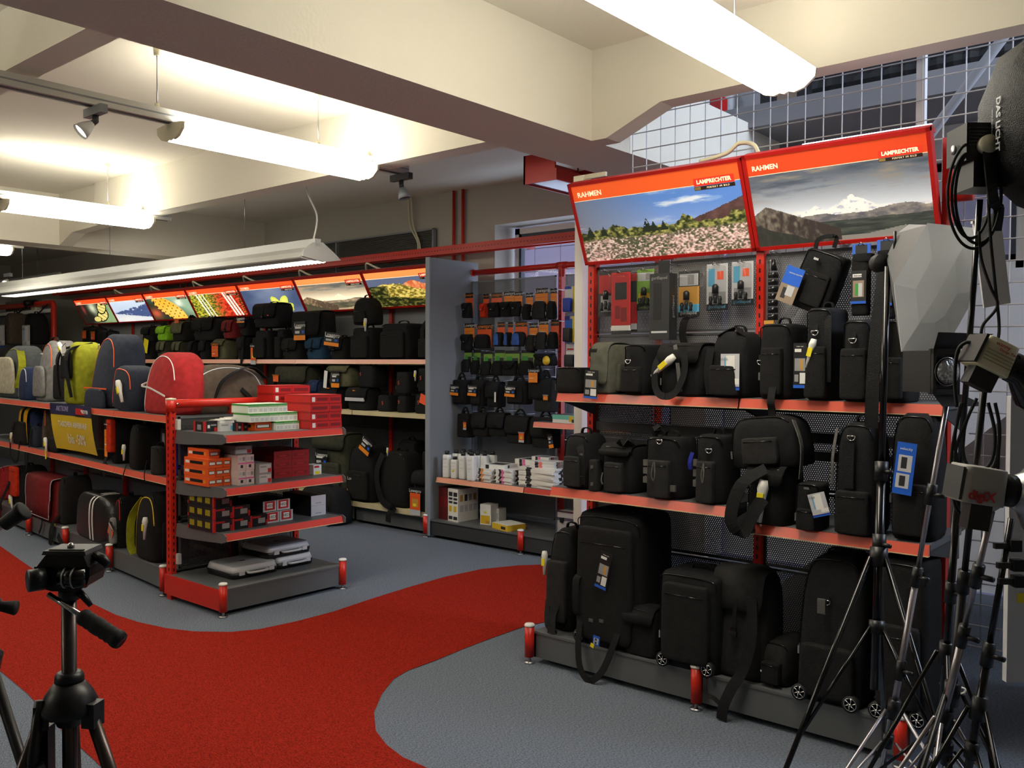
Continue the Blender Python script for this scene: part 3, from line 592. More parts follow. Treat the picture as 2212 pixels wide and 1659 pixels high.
def pic_flower(nx, ny):
    u, v = canvas(nx, ny); c = mixc(np.ones((ny, nx, 3)) * C(70, 84, 116), C(130, 140, 165), noise(ny, nx, 2, 3, 2) + .1 - np.abs(u - .5)); 
    for a, l in ((1.1, .62), (1.9, .58), (.45, .48), (2.6, .5), (2.25, .4), (.1, .4), (3.0, .4)):
        x, y = (u - .62) * 2.0, v - .1; p, q = x * math.cos(a) + y * math.sin(a), -x * math.sin(a) + y * math.cos(a); e = ((p - l * .55) / (l * .5)) ** 2 + (q / .14) ** 2; c = mixc(c, mixc(np.ones((ny, nx, 3)) * C(238, 236, 120), C(206, 214, 60), e * .8), (e < 1) * 1.)
    return c
def pic_cliff(nx, ny):
    u, v = canvas(nx, ny); c = np.ones((ny, nx, 3)) * C(92, 100, 125); n = noise(ny, nx, 24, 30, 3); rg = .72 + .16 * np.exp(-((u - .62) / .12) ** 2) + .06 * (noise(ny, nx, 1, 12, 3)[0][None, :] - .5); c = mixc(c, mixc(np.ones((ny, nx, 3)) * C(200, 90, 50), C(250, 190, 130), noise(ny, nx, 6, 40, 3) * 1.6 - .4), (v < rg) & (u > .3))
    tr = .8 - .55 * np.clip(np.abs(u - .32) - .12, 0, 1) * 1.6 + .1 * (n - .5); c = mixc(c, mixc(np.ones((ny, nx, 3)) * C(110, 96, 30), C(236, 208, 110), (n - .36) * 3.2), (v < tr) & (u < .8)); dk = (u < .2 + .1 * n) & (v < .75) | (u > .84 - .06 * n + (v - .3) * .1) | (v < .34 - .3 * np.abs(u - .3) + .1 * (n - .5)); c = mixc(c, mixc(np.ones((ny, nx, 3)) * C(24, 30, 14), C(120, 116, 50), (n - .45) * 3), dk * .9); return c
def backlit(name, strength):
    m = bpy.data.materials.new(name); m.use_nodes = True; nt = m.node_tree; b = nt.nodes['Principled BSDF']; a = nt.nodes.new('ShaderNodeVertexColor'); a.layer_name = 'print'
    nt.links.new(a.outputs[0], b.inputs['Base Color']); nt.links.new(a.outputs[0], b.inputs['Emission Color']); b.inputs['Emission Strength'].default_value = strength; b.inputs['Roughness'].default_value = .3; m.cycles.emission_sampling = 'NONE'; return m
back_near = backlit('backlit_film_near', .5); back_dim = backlit('backlit_film_dim', .36); back_far = backlit('backlit_film_far', 1.0)
def poster(label, x0, x1, yb, yt, zb, zt, pic, m, nx, head=(238, 78, 30), rahmen=True):
    w = x1 - x0; ln = math.hypot(yb - yt, zt - zb); tilt = math.atan2(yb - yt, zt - zb)
    t = thing('poster_lightbox', label, 'poster', (x0 + w / 2, yb, zb), 0, 'backlit RAHMEN posters above the shelving', rot=(tilt, 0, 0))
    f = .018
    MB().bb(-w / 2 + .004, .012, 0, w / 2 - .004, .05, ln).obj('box_back', red_dark, t)
    for nm, a in (('frame_rail', (-w / 2, -.012, 0, w / 2, .014, f)), ('frame_rail', (-w / 2, -.012, ln - f, w / 2, .014, ln)), ('frame_rail', (-w / 2, -.012, 0, -w / 2 + f, .014, ln)), ('frame_rail', (w / 2 - f, -.012, 0, w / 2, .014, ln))): MB().bb(*a).obj(nm, red_dark, t)
    ny = int(nx * .46); hd = .205; pnl = ln - 2 * f; nyt = int(ny / (1 - hd)); col = np.zeros((nyt, nx, 3)); col[:ny] = pic(nx, ny); col[ny:] = np.array(head) / 255; col[ny:ny + 1] = C(250, 225, 190)
    lin = np.where(col <= .04045, col / 12.92, ((col + .055) / 1.055) ** 2.4)
    me = bpy.data.meshes.new('printed_film'); xs = np.linspace(-w / 2 + f, w / 2 - f, nx + 1); zs = np.linspace(f, ln - f, nyt + 1)
    V = [(float(x), -.004, float(z)) for z in zs for x in xs]; Fc = [(j * (nx + 1) + i, j * (nx + 1) + i + 1, (j + 1) * (nx + 1) + i + 1, (j + 1) * (nx + 1) + i) for j in range(nyt) for i in range(nx)]
    me.from_pydata(V, [], Fc); ca = me.color_attributes.new('print', 'FLOAT_COLOR', 'CORNER'); arr = np.ones((nyt * nx, 4, 4)); arr[:, :, :3] = lin.reshape(-1, 1, 3); ca.data.foreach_set('color', arr.ravel()); me.materials.append(m); fl = link('printed_film', me, t)
    lt = mat('backlit_lettering', rgb(250, 230, 190), .4, emit=.75); zc = ln - f - pnl * hd / 2; lt.cycles.emission_sampling = 'NONE'
    if rahmen: lettering('RAHMEN', .038 * w, lt, fl, (-w / 2 + .125 * w, -.006, zc - .008), bold=.0007)
    lg = mat('backlit_logo_red', rgb(232, 58, 36), .4, emit=.4); lg.cycles.emission_sampling = 'NONE'; MB().bb(w * .238, -.0055, zc - .046 * w, w * .452, -.0045, zc - .008 * w).obj('logo_patch', lg, fl)
    lettering('LAMPRECHTER', .027 * w, lt, fl, (w * .345, -.007, zc - .027 * w), bold=.0010)
    MB().bb(w * .238, -.0055, zc - .066 * w, w * .452, -.0045, zc - .048 * w).obj('logo_patch', mat('logo_dark', rgb(54, 40, 30), .4), fl); lettering('PERFEKT IM BILD', .0125 * w, lt, fl, (w * .365, -.007, zc - .057 * w), space=1.3)
    MB().bb(w * .24, -.0065, zc - .064 * w, w * .272, -.0055, zc - .050 * w).obj('logo_patch', mat('logo_gold', rgb(170, 140, 80), .4), fl)
    return t
poster('backlit poster of a pink flower meadow under a blue sky with RAHMEN heading', -3.045, -2.0, 4.24, 4.06, 2.19, 2.625, pic_meadow, back_near, 240, (246, 96, 40))
poster('backlit poster of a snowy mountain range under grey clouds on the right unit', -1.995, -1.135, 4.24, 4.06, 2.19, 2.63, pic_range, back_dim, 240, (226, 74, 36))
bl = [('backlit poster of a black and yellow swallowtail butterfly', pic_swallowtail), ('backlit poster of a blue glacier and snowfield', pic_glacier), ('backlit poster of a large orange butterfly', pic_fritillary), ('backlit poster of birch trunks among red and yellow leaves', pic_birches), ('backlit poster of a yellow flower on a blue background', pic_flower), ('backlit poster of the mountain range in warm tones above the rear shelf', lambda a, b: pic_range(a, b, 1)), ('backlit poster of autumn trees before a red rock cliff', pic_cliff)]
for i, (lb, pc) in enumerate(bl): poster(lb, XE[i], XE[i + 1] - .005, 6.2, 6.0, 2.18, 2.545, pc, back_far, 110, (246, 84, 34) if i < 5 else (250, 150, 80), i < 5)
for i in range(6): 
    tag(MB().tube(spline([(XE[i + 1] - .25, 6.28, 2.6), (XE[i + 1] - .15, 6.2, 2.66), (XE[i + 1] - .05, 6.22, 2.62), (XE[i + 1] + .02, 6.3, 2.58)], 5), .012, 6).obj('power_cable', cream), 'pale cable above the %s joint of the rear posters from the far end' % ('first', 'second', 'third', 'fourth', 'fifth', 'sixth')[i], 'cable', 'poster power cables')
# glowing lamp tube behind the top edge of the right poster
t = thing('strip_lamp', 'bright strip lamp along the top of the right poster', 'lamp', (0, 0, 0)); MB().cyl((-1.72, 4.13, 2.648), (-1.15, 4.13, 2.648), .011, n=8).obj('lamp_tube', mat('strip_tube', (1, 1, 1), .4, emit=7, ecol=(.85, .86, 1)), t); MB().bb(-1.74, 4.12, 2.62, -1.14, 4.15, 2.638).obj('lamp_base', red_dark, t)
tag(MB().tube(spline([(-2.3, 4.2, 2.67), (-2.15, 4.2, 2.69), (-2.08, 4.2, 2.73), (-2.0, 4.2, 2.71), (-1.97, 4.2, 2.65)], 5), .011, 6).obj('power_cable', cream), 'cream cable and plug on top of the meadow poster', 'cable')
# ================================================================ WIRE GRID above and beside the right unit
gw = mat('white_wire', rgb(210, 212, 215), .4)
t = thing('wire_grid', 'white wire grid panels closing off the stairwell', 'grid', (0, 4.62, 0))
x = -2.98
while x < 1.2: MB().cyl((x, 0, 2.2 if x < -1.1 else .3), (x, 0, 3.5), .0035, n=5).obj('grid_wire', gw, t); x += .097
z = .3
while z < 3.5: MB().cyl((-2.98 if z > 2.2 else -1.1, -.005, z), (1.2, -.005, z), .0035, n=5).obj('grid_wire', gw, t); z += .1
MB().bb(-1.36, .0, 2.2, -1.32, .04, 3.5).obj('grid_post', gw, t)
t = thing('handrail', 'grey metal handrail rising across the stairwell', 'handrail', (0, 0, 0)); MB().tube([(-2.3, 5.3, 1.9), (-1.62, 5.2, 2.66), (-1.13, 5.2, 3.28), (-.8, 5.2, 3.7)], .028, 10).obj('rail', mat('grey_rail', rgb(175, 178, 184), .35, .3), t)
t = thing('staircase', 'pale staircase side rising behind the lamp stands', 'stairs', (0, 5.2, 0)); MB().extrude([(-2.6, .0), (-2.2, .0), (1.6, 3.0), (1.6, 3.36), (1.2, 3.36)], 'y', 0, .06).obj('stringer', g_slab, t)
for i in range(14): MB().bb(-2.35 + i * .27, .06, .16 + i * .215, -2.05 + i * .27, 1.1, .2 + i * .215).obj('step', g_slab, t)
# ================================================================ BAGS AND GOODS
def card_mesh(w, h, rects, back=None, th=.0016):
    # printed card hanging from its top middle; rects: (x0, z0, x1, z1, material) in fractions from the lower left
    mb = MB().use(back or p_black).bb(-w / 2, 0, -h, w / 2, th, 0)
    for k, (a, b, c, d, m) in enumerate(rects): mb.use(m).bb(-w / 2 + a * w, -.0006 - .0002 * k, -h + b * h, -w / 2 + c * w, .0, -h + d * h)
    return mb
CARDS = {
    'lowe': ([(0, 0, 1, .26, p_orange), (.12, .62, .62, .72, p_white), (.12, .36, .5, .5, p_lgrey), (.72, .36, .9, .52, p_blue)], 'Lowepro', p_white, .17, (.05, .80)),
    'lowe2': ([(0, 0, 1, .72, p_orange), (.08, .5, .92, .53, p_dorange), (.1, .3, .6, .34, p_white)], 'Lowepro', p_white, .2, (.05, .86)),
    'orange': ([(0, 0, 1, .78, p_dorange), (.1, .45, .9, .5, p_amber), (.1, .2, .5, .24, p_white)], 'Lowepro', p_orange, .2, (0, .9)),
    'green': ([(0, 0, 1, .8, p_lime), (.1, .3, .5, .6, p_green), (.5, .1, .9, .5, p_dark)], None, None, 0, (0, 0)),
    'think': ([(0, 0, 1, .07, p_blue), (.1, .8, .6, .87, p_white), (.1, .38, .9, .66, p_grey), (.52, .4, .72, .64, p_amber), (.5, .1, .92, .34, p_white), (.1, .14, .4, .3, p_grey)], 'THINK TANK', p_white, .07, (0, .92)),
    'thinkw': ([(0, 0, 1, .06, p_blue), (0, .06, 1, .1, p_dblue), (0, .1, 1, 1, p_lgrey), (.3, .3, .75, .95, p_white), (.55, .16, .98, .32, p_white), (.2, .35, .26, .9, p_cyan)], 'think', p_grey, .12, (-.3, .85)),
    'holster': ([(0, .5, 1, 1, p_blue), (0, 0, 1, .5, p_skin), (.2, .1, .45, .4, p_dark), (.4, .2, .8, .48, p_lgrey)], 'DIGITAL HOLSTER', p_white, .07, (.1, .82)),
    'photo': ([(0, 0, 1, .08, p_blue), (.12, .8, .7, .9, p_white), (.14, .2, .86, .7, p_skin), (.3, .25, .55, .6, p_green), (.5, .22, .75, .62, p_lgrey)], 'think tank', p_black, .1, (-.05, .85)),
    'white': ([(.05, .05, .95, .95, p_white)], None, None, 0, (0, 0)),
    'yel': ([(0, 0, 1, 1, p_yellow)], None, None, 0, (0, 0)),
    'neon': ([(0, 0, 1, 1, p_neon)], None, None, 0, (0, 0)),
    'bluep': ([(0, 0, 1, 1, p_blue), (.12, .12, .8, .4, p_lgrey), (.15, .44, .85, .76, p_lgrey), (.3, .5, .6, .72, p_dark), (.3, .16, .6, .36, p_dark)], 'velocity', p_white, .16, (0, .88)),
    'npro': ([(0, .3, 1, .7, p_dorange), (.1, .72, .8, .95, p_black)], 'lowepro', p_white, .2, (0, .82)),
    'flame': ([(0, 0, 1, .2, p_lgrey), (0, .2, 1, .8, p_dorange), (.2, .3, .8, .6, p_amber), (.3, .32, .6, .42, p_yellow)], 'Lowepro', p_white, .2, (0, .88)),
}
CM = {}
def put_card(parent, kind, w, h, loc, rot=(0, 0, 0), name='hang_tag'):
    rects, tx, tm, ts, tp = CARDS[kind]; key = (kind, w, h)
    if key not in CM: CM[key] = card_mesh(w, h, rects).mesh(name)
    o = link(name, CM[key], parent, loc, rot)
    if tx and w > .045: lettering(tx, ts * w * (1.6 if len(tx) < 8 else 1.3), tm, o, (tp[0] * w, -.0022, -h + tp[1] * h))
    return o
sec_m = None
def sec_tag(parent, loc, ry=0., s=1., sticker=True):
    # white plastic anti-theft tag
    pts = [(0, 0, .0), (0, 0, -.02 * s), (0, 0, -.05 * s), (0, 0, -.1 * s)]
    o = MB().tube(pts, [.010 * s, .014 * s, .009 * s, .006 * s], 8).obj('security_tag', whitep, parent, loc, (0, ry, 0))
    if sticker: MB().bb(-.008 * s, -.0125 * s, -.06 * s, .008 * s, -.009 * s, -.03 * s).obj('sticker', p_yellow, o)
    return o
def dring(parent, loc, r=.016):
    MB().tube(arc(loc, r, -PI, 0, 8) + [Vector(loc) + Vector((r, 0, .004)), Vector(loc) + Vector((-r, 0, .004))], .0028, 6, closed=True).obj('d_ring', chrome, parent)
def buckle(parent, x, y, z, s=1.): MB().use(blackg).bb(x - .014 * s, y - .008, z - .02 * s, x + .014 * s, y + .004, z + .02 * s).use(blackp).bb(x - .018 * s, y - .01, z - .006 * s, x + .018 * s, y + .002, z + .006 * s).obj('buckle', None, parent)
def strap(parent, pts, w=.03, th=.003, wd=(1, 0, 0), m=None, name='strap', n=5): return MB().ribbon(spline(pts, n), w, th, wd).obj(name, m or WEB, parent)
def zipper(parent, pts, pull=True):
    o = MB().tube(spline(pts, 5), .0028, 5).obj('zipper', blackg, parent)
    if pull: p = pts[0]; MB().bb(p[0] - .004, p[1] - .006, p[2] - .035, p[0] + .004, p[1] - .002, p[2]).obj('zip_pull', chrome, o)
def wheel(parent, x, y, z, r=.035):
    M = Matrix.Translation((x, y, z)) @ Matrix.Rotation(PI / 2, 4, 'X')
    o = MB().lathe([(0, -.012), (r, -.012), (r * 1.02, 0), (r, .012), (0, .012)], 20, M).obj('wheel', rubber, parent)
    mb = MB().use(chrome); mb.lathe([(r * .78, .0125), (r * .78, .0145), (r * .7, .0145), (r * .7, .0125)], 20, M)
    for k in range(6):
        a = k * PI / 3; mb.tube([(x + math.cos(a) * r * .12, y - .0135, z + math.sin(a) * r * .12), (x + math.cos(a + .35) * r * .72, y - .0135, z + math.sin(a + .35) * r * .72)], .003, 5)
    mb.lathe([(0, .0125), (r * .16, .0125), (r * .16, .016), (0, .016)], 10, M); mb.obj('wheel_rim', None, o)
def swirl(parent, x, y, z, s, m):
    mb = MB().tube([Vector((x, y, z)) + Vector((math.cos(a) * s * .5 + s * .18, 0, math.sin(a) * s * .6 + s * .2)) for a in [1.2 + .35 * i for i in range(8)]], s * .13, 5); mb.tube([Vector((x, y, z)) + Vector((-math.cos(a) * s * .5 - s * .18, 0, -math.sin(a) * s * .6 - s * .2)) for a in [1.2 + .35 * i for i in range(8)]], s * .13, 5); mb.obj('logo', m, parent)
def bag(name, label, P, m=BK, shape='flat', cat='bag', group=None, flap=None, pocket=None, handle=True, buckles=0, logo=None, card=None, sec=None, ring=None, zips=1, wheels=0, piping=None, straps=(), lean=0., n=4.5, taper=.05, turn=0., roll=0., stripes=None, side_pocket=None, shoulder=None, band=None, patches=None):
    x, y, z, rz, w, d, h = P
    t = thing(name, label, cat, (x, y, z), rz + turn, group)
    if roll: t.rotation_euler = (0, roll, rz + turn)
    MB().soft(w, d, h, n, shape, taper, lean=lean).obj('body', m, t)
    f = -d / 2
    fy = lambda zz: f + lean * zz
    if pocket:
        pm, pw, ph, z0 = pocket[:4]; pd = min(.05, d * .22)
        pk = MB().soft(w * pw, pd, h * ph, 3 if shape == 'dome' else 5, 'round' if shape == 'dome' else 'flat', .1 if shape == 'dome' else .03, (0, fy(h * (z0 + ph / 2)) - pd / 2 + .012, h * z0)).obj('pocket', pm, t)
        MB().tube([(-w * pw * .4, fy(h * (z0 + ph)) - pd + .014, h * (z0 + ph * .86)), (w * pw * .4, fy(h * (z0 + ph)) - pd + .014, h * (z0 + ph * .86))], .003, 5).obj('zipper', blackg, pk)
    if flap:
        fm, dn = flap[:2]; fw = w * .93; tp = h + .004
        pts = [(0, d * .3, tp - .006), (0, 0, tp + .004), (0, fy(h) * .72, tp), (0, fy(h) - .006, tp - min(.03, h * .12)), (0, fy(h * .8) - .016, h * (1 - dn * .5)), (0, fy(h * (1 - dn)) - .02, h * (1 - dn))]
        fl = MB(); fl.smooth = True; fl.ribbon(spline(pts, 4), [fw] * 18 + [fw * .98, fw * .93, fw * .82], .008); fl.obj('flap', fm, t)
        if len(flap) > 2: MB().tube([Vector((sx * fw / 2 * (1 if k < 17 else .93), p[1] - .003, p[2])) for sx in (-1,) for k, p in enumerate(spline(pts, 4))] + [Vector((fw / 2 * (1 if k < 17 else .93), p[1] - .003, p[2])) for k, p in reversed(list(enumerate(spline(pts, 4))))], .0035, 5).obj('piping', flap[2], t)
    if handle: MB().ribbon(spline([(-w * .18, 0, h - .006), (-w * .14, 0, h + .022), (w * .0, 0, h + .03), (w * .14, 0, h + .022), (w * .18, 0, h - .006)], 4), .02, .006, (0, 1, 0)).obj('handle', WEB, t)
    for k in range(buckles):
        bx = 0 if buckles == 1 else (-.25 + .5 * k / (buckles - 1)) * w
        s_ = strap(t, [(bx, fy(h) - .014, h * .92), (bx, fy(h * .6) - .03, h * .6), (bx, fy(h * .3) - .028, h * .32)], .018, .003); buckle(s_, bx, fy(h * .45) - .032, h * .45)
    if logo: lm, lx, lz = logo[:3]; (swirl(t, lx * w, fy(lz * h) - .018 - (.035 if pocket else 0), lz * h, .02, lm) if len(logo) > 3 else MB().bb(lx * w - .012, fy(lz * h) - .03, lz * h - .005, lx * w + .012, fy(lz * h) - .012, lz * h + .005).obj('logo', lm, t))
    for c in (card or []):
        kind, cw, ch, cx, cz = c[:5]; put_card(t, kind, cw, ch, (cx * w, fy(cz * h) - (c[6] if len(c) > 6 else .035), cz * h), (0, c[5] if len(c) > 5 else 0, 0))
    for s in (sec or []): sec_tag(t, (s[0] * w, fy(s[1] * h) - .03, s[1] * h), s[2] if len(s) > 2 else 0, s[3] if len(s) > 3 else 1)
    for r in (ring or []): strap(t, [(r[0] * w, fy(r[1] * h) - .005, r[1] * h + .03), (r[0] * w, fy(r[1] * h) - .01, r[1] * h)], .024, .003); dring(t, (r[0] * w, fy(r[1] * h) - .014, r[1] * h))
    on = lambda tt, dg, o_=.003: MB.on(w, d, h, n, shape, taper, lean, tt, dg, o_)
    if zips: zipper(t, [on(.35, 215), on(.7, 215), on(.86, 218), on(.95, 235), on(.97, 270), on(.95, 300), on(.86, 318)])
    if piping: MB().tube(spline([on(.03, 232, .001), on(.2, 226, .001), on(.45, 224, .001), on(.68, 226, .001), on(.82, 234, .001), on(.91, 252, .001), on(.93, 272, .001), on(.88, 294, .001), on(.76, 306, .001), on(.55, 312, .001)], 5), .0045, 6).obj('piping', piping, t)
    for sx in stripes or []: MB().ribbon(spline([(sx[0] * w, f - .012, h * .06), (sx[0] * w, f - .02, h * .5), (sx[0] * w, f - .004, h * .88), (sx[0] * w, f * .4, h * 1.0), (sx[0] * w, -f * .5, h * 1.0)], 4), sx[1], .004).obj('stripe', sx[2], t)
    for k in range(wheels): wheel(t, (-.38 if k == 0 else .38) * w, f - .012, .033)
    if side_pocket: MB().soft(.035, d * .6, h * .55, 4, 'flat', .05, (w / 2 + .004, 0, h * .05)).obj('side_pocket', side_pocket, t)
    if shoulder:
        for sx in (-1, 1): MB().ribbon(spline([(sx * w * .12, -f * .2, h * .98), (sx * w * .2, f - .02, h * .86), (sx * w * .28, f - .05, h * .55), (sx * w * .34, f - .02, h * .12)], 5), [.055] * 9 + [.04] * 6 + [.025], .016).obj('shoulder_strap', shoulder, t)
    if band: MB().bb(-w * .46, fy(h * band[1]) - .028, h * band[1] - band[2] / 2, w * .4, fy(h * band[1]) - .014, h * band[1] + band[2] / 2).obj('reflective_band', band[0], t)
    for pt in (patches or []): MB().bb((pt[0] - .06) * w, f - .022, (pt[1] - .05) * h, (pt[0] + .06) * w, f - .008, (pt[1] + .05) * h).obj('reflective_patch', GREYM, t)
    for s in straps:
        pts = [(a * w, f + b * d, c * h) for a, b, c in s[0]]; strap(t, pts, s[1] if len(s) > 1 else .03, .004, s[2] if len(s) > 2 else (1, 0, 0), s[3] if len(s) > 3 else WEB)
    return t
def stackP(P, under):  # put a bag on top of another one
    return (P[0], P[1], under, *P[3:6], max(.06, P[2] + P[6] - under))
# ---------------- right unit, upper shelf
bag('hard_case', 'rounded black camera case overhanging the left end of the upper shelf', (-2.928, 4.0, 1.462, 0.0, 0.168, 0.2, 0.138), BK2, 'flat', n=6, handle=False, zips=1)
bag('messenger_bag', 'grey-olive canvas messenger bag with a printed tag on the upper right shelf', (-2.704, 4.035, 1.462, 0.0, 0.116, 0.27, 0.263), OLIVEG, 'flat', flap=(OLIVEG, .8), handle=False, zips=0, card=[('think', .085, .15, -.3, .48, .05)], straps=[([(-.35, .2, .98), (-.36, -.03, .9), (-.36, -.04, .75)], .05)], side_pocket=OLIVEG)
bag('shoulder_bag', 'black shoulder bag with one silver ring beside the olive messenger bag', (-2.507, 4.03, 1.462, 0.0, 0.136, 0.26, 0.258), BK, 'flat', ring=[(-.15, .68)], zips=1, pocket=(BK2, .8, .5, .06), handle=False)
bag('shoulder_bag', 'black shoulder bag with looping strap and white security tag with yellow sticker', (-2.237, 4.02, 1.462, 0.0, 0.247, 0.24, 0.253), BK, 'flat', flap=(BK2, .35), handle=False, sec=[(-.05, .78, .9, 1.6)], straps=[([(-.4, .1, .95), (-.48, -.12, .6), (-.42, -.2, .15), (-.2, -.25, .0), (.05, -.22, .1), (.2, -.15, .5), (.1, -.05, .95)], .035), ([(-.1, .0, 1.0), (.02, -.1, .6), (.08, -.1, .1)], .02, (1, 0, 0), GREYM)], ring=[(.25, .8)])
bag('shoulder_bag', 'tall black bag with a large white price card on the upper right shelf', (-1.984, 4.03, 1.462, 0.0, 0.196, 0.26, 0.315), BK, 'round', card=[('thinkw', .095, .17, .18, .66)], straps=[([(-.3, .1, .92), (.05, .3, 1.06), (.3, .1, .95)], .05, (0, 1, 0)), ([(-.42, .0, .75), (-.46, -.06, .4), (-.4, -.05, .05)], .04)], pocket=(BK2, .8, .45, .04), zips=0)
bag('camera_backpack', 'black backpack with front pocket and a strap hanging over the price strip', (-1.753, 4.025, 1.462, 0.0, 0.161, 0.25, 0.345), BK, 'flat', pocket=(BK2, .62, .62, .06), logo=(chrome, .0, .64), ring=[(-.34, .5)], straps=[([(.1, -.12, .2), (.12, -.25, -.02), (.12, -.2, -.14), (.12, -.19, -.26)], .035)], handle=True)
bag('camera_bag', 'tall narrow black bag with ring and yellow-stickered tag on the upper right shelf', (-1.549, 4.03, 1.462, 0.0, 0.121, 0.26, 0.41), BK, 'flat', pocket=(BK2, .8, .55, .03), ring=[(-.05, .74)], sec=[(-.02, .66, .25, 1.3)], zips=1, straps=[([(.3, .1, .98), (.42, -.03, .7), (.42, -.03, .2)], .03)], card=[('think', .06, .2, -.52, .62, 0)])
bag('camera_bag', 'boxy black bag with a big silver ring near the hanging strap', (-1.383, 4.025, 1.462, 0.0, 0.124, 0.25, 0.351), BK, 'flat', ring=[(-.05, .76)], pocket=(BK2, .9, .62, .03), handle=False, zips=1)
t = bag('camera_bag', 'black bag with a long wide strap hanging down beside the softbox', (-1.224, 4.01, 1.462, 0.0, 0.111, 0.22, 0.346), BK2, 'flat', pocket=(BK2, .7, .5, .05), straps=[([(-.35, .0, 1.6), (-.42, -.2, 1.1), (-.48, -.35, .5), (-.5, -.4, .0), (-.52, -.38, -.3)], .055)])
# ---------------- right unit, middle shelves
bag('camera_backpack', 'black photo backpack with grey reflective patches at the left of the middle shelf', (-2.799, 3.91, 0.965, 0.0, 0.177, 0.22, 0.285), BK, 'round', pocket=(BK3, .6, .55, .05), zips=1, patches=[(.34, .62), (.34, .3)], straps=[([(.2, .0, .8), (.36, -.1, .6), (.36, -.08, .1)], .04)])
bag('lens_pouch', 'small grey-banded lens pouch in front of the middle shelf backpack', (-2.674, 3.815, 0.965, 0.0, 0.06, 0.07, 0.161), BK3, 'flat', n=3, handle=False, patches=[(.2, .25), (.2, .8)], zips=0)
bag('shoulder_pouch', 'low wide black pouch with drawcord and a card lying on top', (-2.548, 3.92, 0.965, 0.0, 0.197, 0.22, 0.238), BK, 'flat', pocket=(BK3, .55, .62, .04), flap=(BK2, .2), patches=[(.12, .35), (.12, .5), (.12, .2)], straps=[([(-.2, -.25, .45), (-.22, -.28, .3), (-.18, -.28, .2)], .006, (1, 0, 0), GREYM), ([(.1, .1, 1.0), (.3, .0, 1.1), (.45, .1, 1.0)], .06)], card=[('yel', .03, .02, -.2, 1.04, 0, -.05)])
bag('speed_pouch', 'black drawcord pouch with a carabiner in the middle of the shelf', (-2.273, 3.9, 0.965, 0.0, 0.219, 0.22, 0.299), BK, 'flat', n=3.2, pocket=(BK3, .55, .6, .03), handle=True, patches=[(-.33, .3), (-.33, .45), (-.33, .58), (.36, .2)], straps=[([(-.02, -.26, .62), (-.05, -.3, .42), (.0, -.3, .32), (.04, -.3, .42), (.0, -.26, .62)], .006, (0, 1, 0), GREYM), ([(-.1, .2, 1.0), (-.2, .15, 1.15), (-.22, .2, 1.0)], .05)], ring=[(.0, .95)])
bag('speed_pouch', 'black drawcord pouch with silver zip pulls at the right of the middle shelf', (-2.023, 3.91, 0.965, 0.0, 0.158, 0.24, 0.322), BK, 'flat', n=3.2, pocket=(BK3, .55, .6, .03), patches=[(-.33, .3), (-.33, .45), (-.33, .6)], ring=[(.1, .8)], straps=[([(.1, -.26, .62), (.06, -.3, .45), (.1, -.3, .34), (.14, -.3, .45), (.1, -.26, .62)], .006, (0, 1, 0), GREYM), ([(-.4, -.1, .75), (-.46, -.14, .6), (-.44, -.12, .5)], .02, (1, 0, 0), BLUE)])
PT = (-1.728, 3.9, 0.905, 0.0, 0.188, 0.26, 0.257)
bag('tote_bag', 'black tote with long white security tag on the lower right shelf', PT, BK2, 'flat', flap=(BK2, .3), handle=False, sec=[(.05, .8, .1, 1.9)], straps=[([(.1, -.1, 1.0), (-.4, -.3, .7), (-.62, -.35, .1), (-.35, -.3, -.12), (-.1, -.25, .25), (.1, -.2, .5)], .06), ([(-.3, .1, .2), (-.6, -.1, .0), (-.62, -.1, -.12), (-.2, -.05, -.05)], .05)])
PS = stackP((-1.75, 3.92, 0.905, 0.0, 0.336, 0.24, 0.481), PT[2] + PT[6] - .01)
bag('sling_bag', 'large black sling bag lying across the tote on the lower right shelf', PS, BK, 'round', pocket=(BK3, .5, .5, .1), handle=False, roll=-.1, zips=1, straps=[([(.45, .1, .9), (.56, .0, .4), (.5, .0, -.2)], .03, (0, 1, 0), GREYM)])
bag('holster_case', 'small black holster case with printed cards on the lower right shelf', (-1.536, 3.845, 0.905, 0.0, 0.106, 0.15, 0.201), BK2, 'flat', n=5, pocket=(BK2, .78, .45, .02), handle=False, card=[('thinkw', .075, .1, .5, .85, -.3), ('yel', .001, .001, 0, .5)][:1], logo=(chrome, .1, .93))
bag('camera_backpack', 'tall black backpack with ring and strap loops on the lower right shelf', (-1.342, 3.91, 0.905, 0.0, 0.176, 0.24, 0.471), BK, 'round', ring=[(-.05, .88)], pocket=(BK2, .8, .38, .02), straps=[([(-.12, -.04, .85), (-.12, -.06, .6), (-.12, -.06, .42)], .05), ([(-.46, .1, .95), (-.5, -.02, .7), (-.52, -.02, .45)], .012, (1, 0, 0), GREYM)], zips=1)
bag('backpack', 'dark backpack with a blue illustrated tag behind the lamp stands', (-1.124, 3.94, 0.905, 0.0, 0.183, 0.22, 0.518), BK2, 'round', card=[('bluep', .075, .21, .0, .78, .1, .06)], pocket=(BK2, .7, .4, .05))
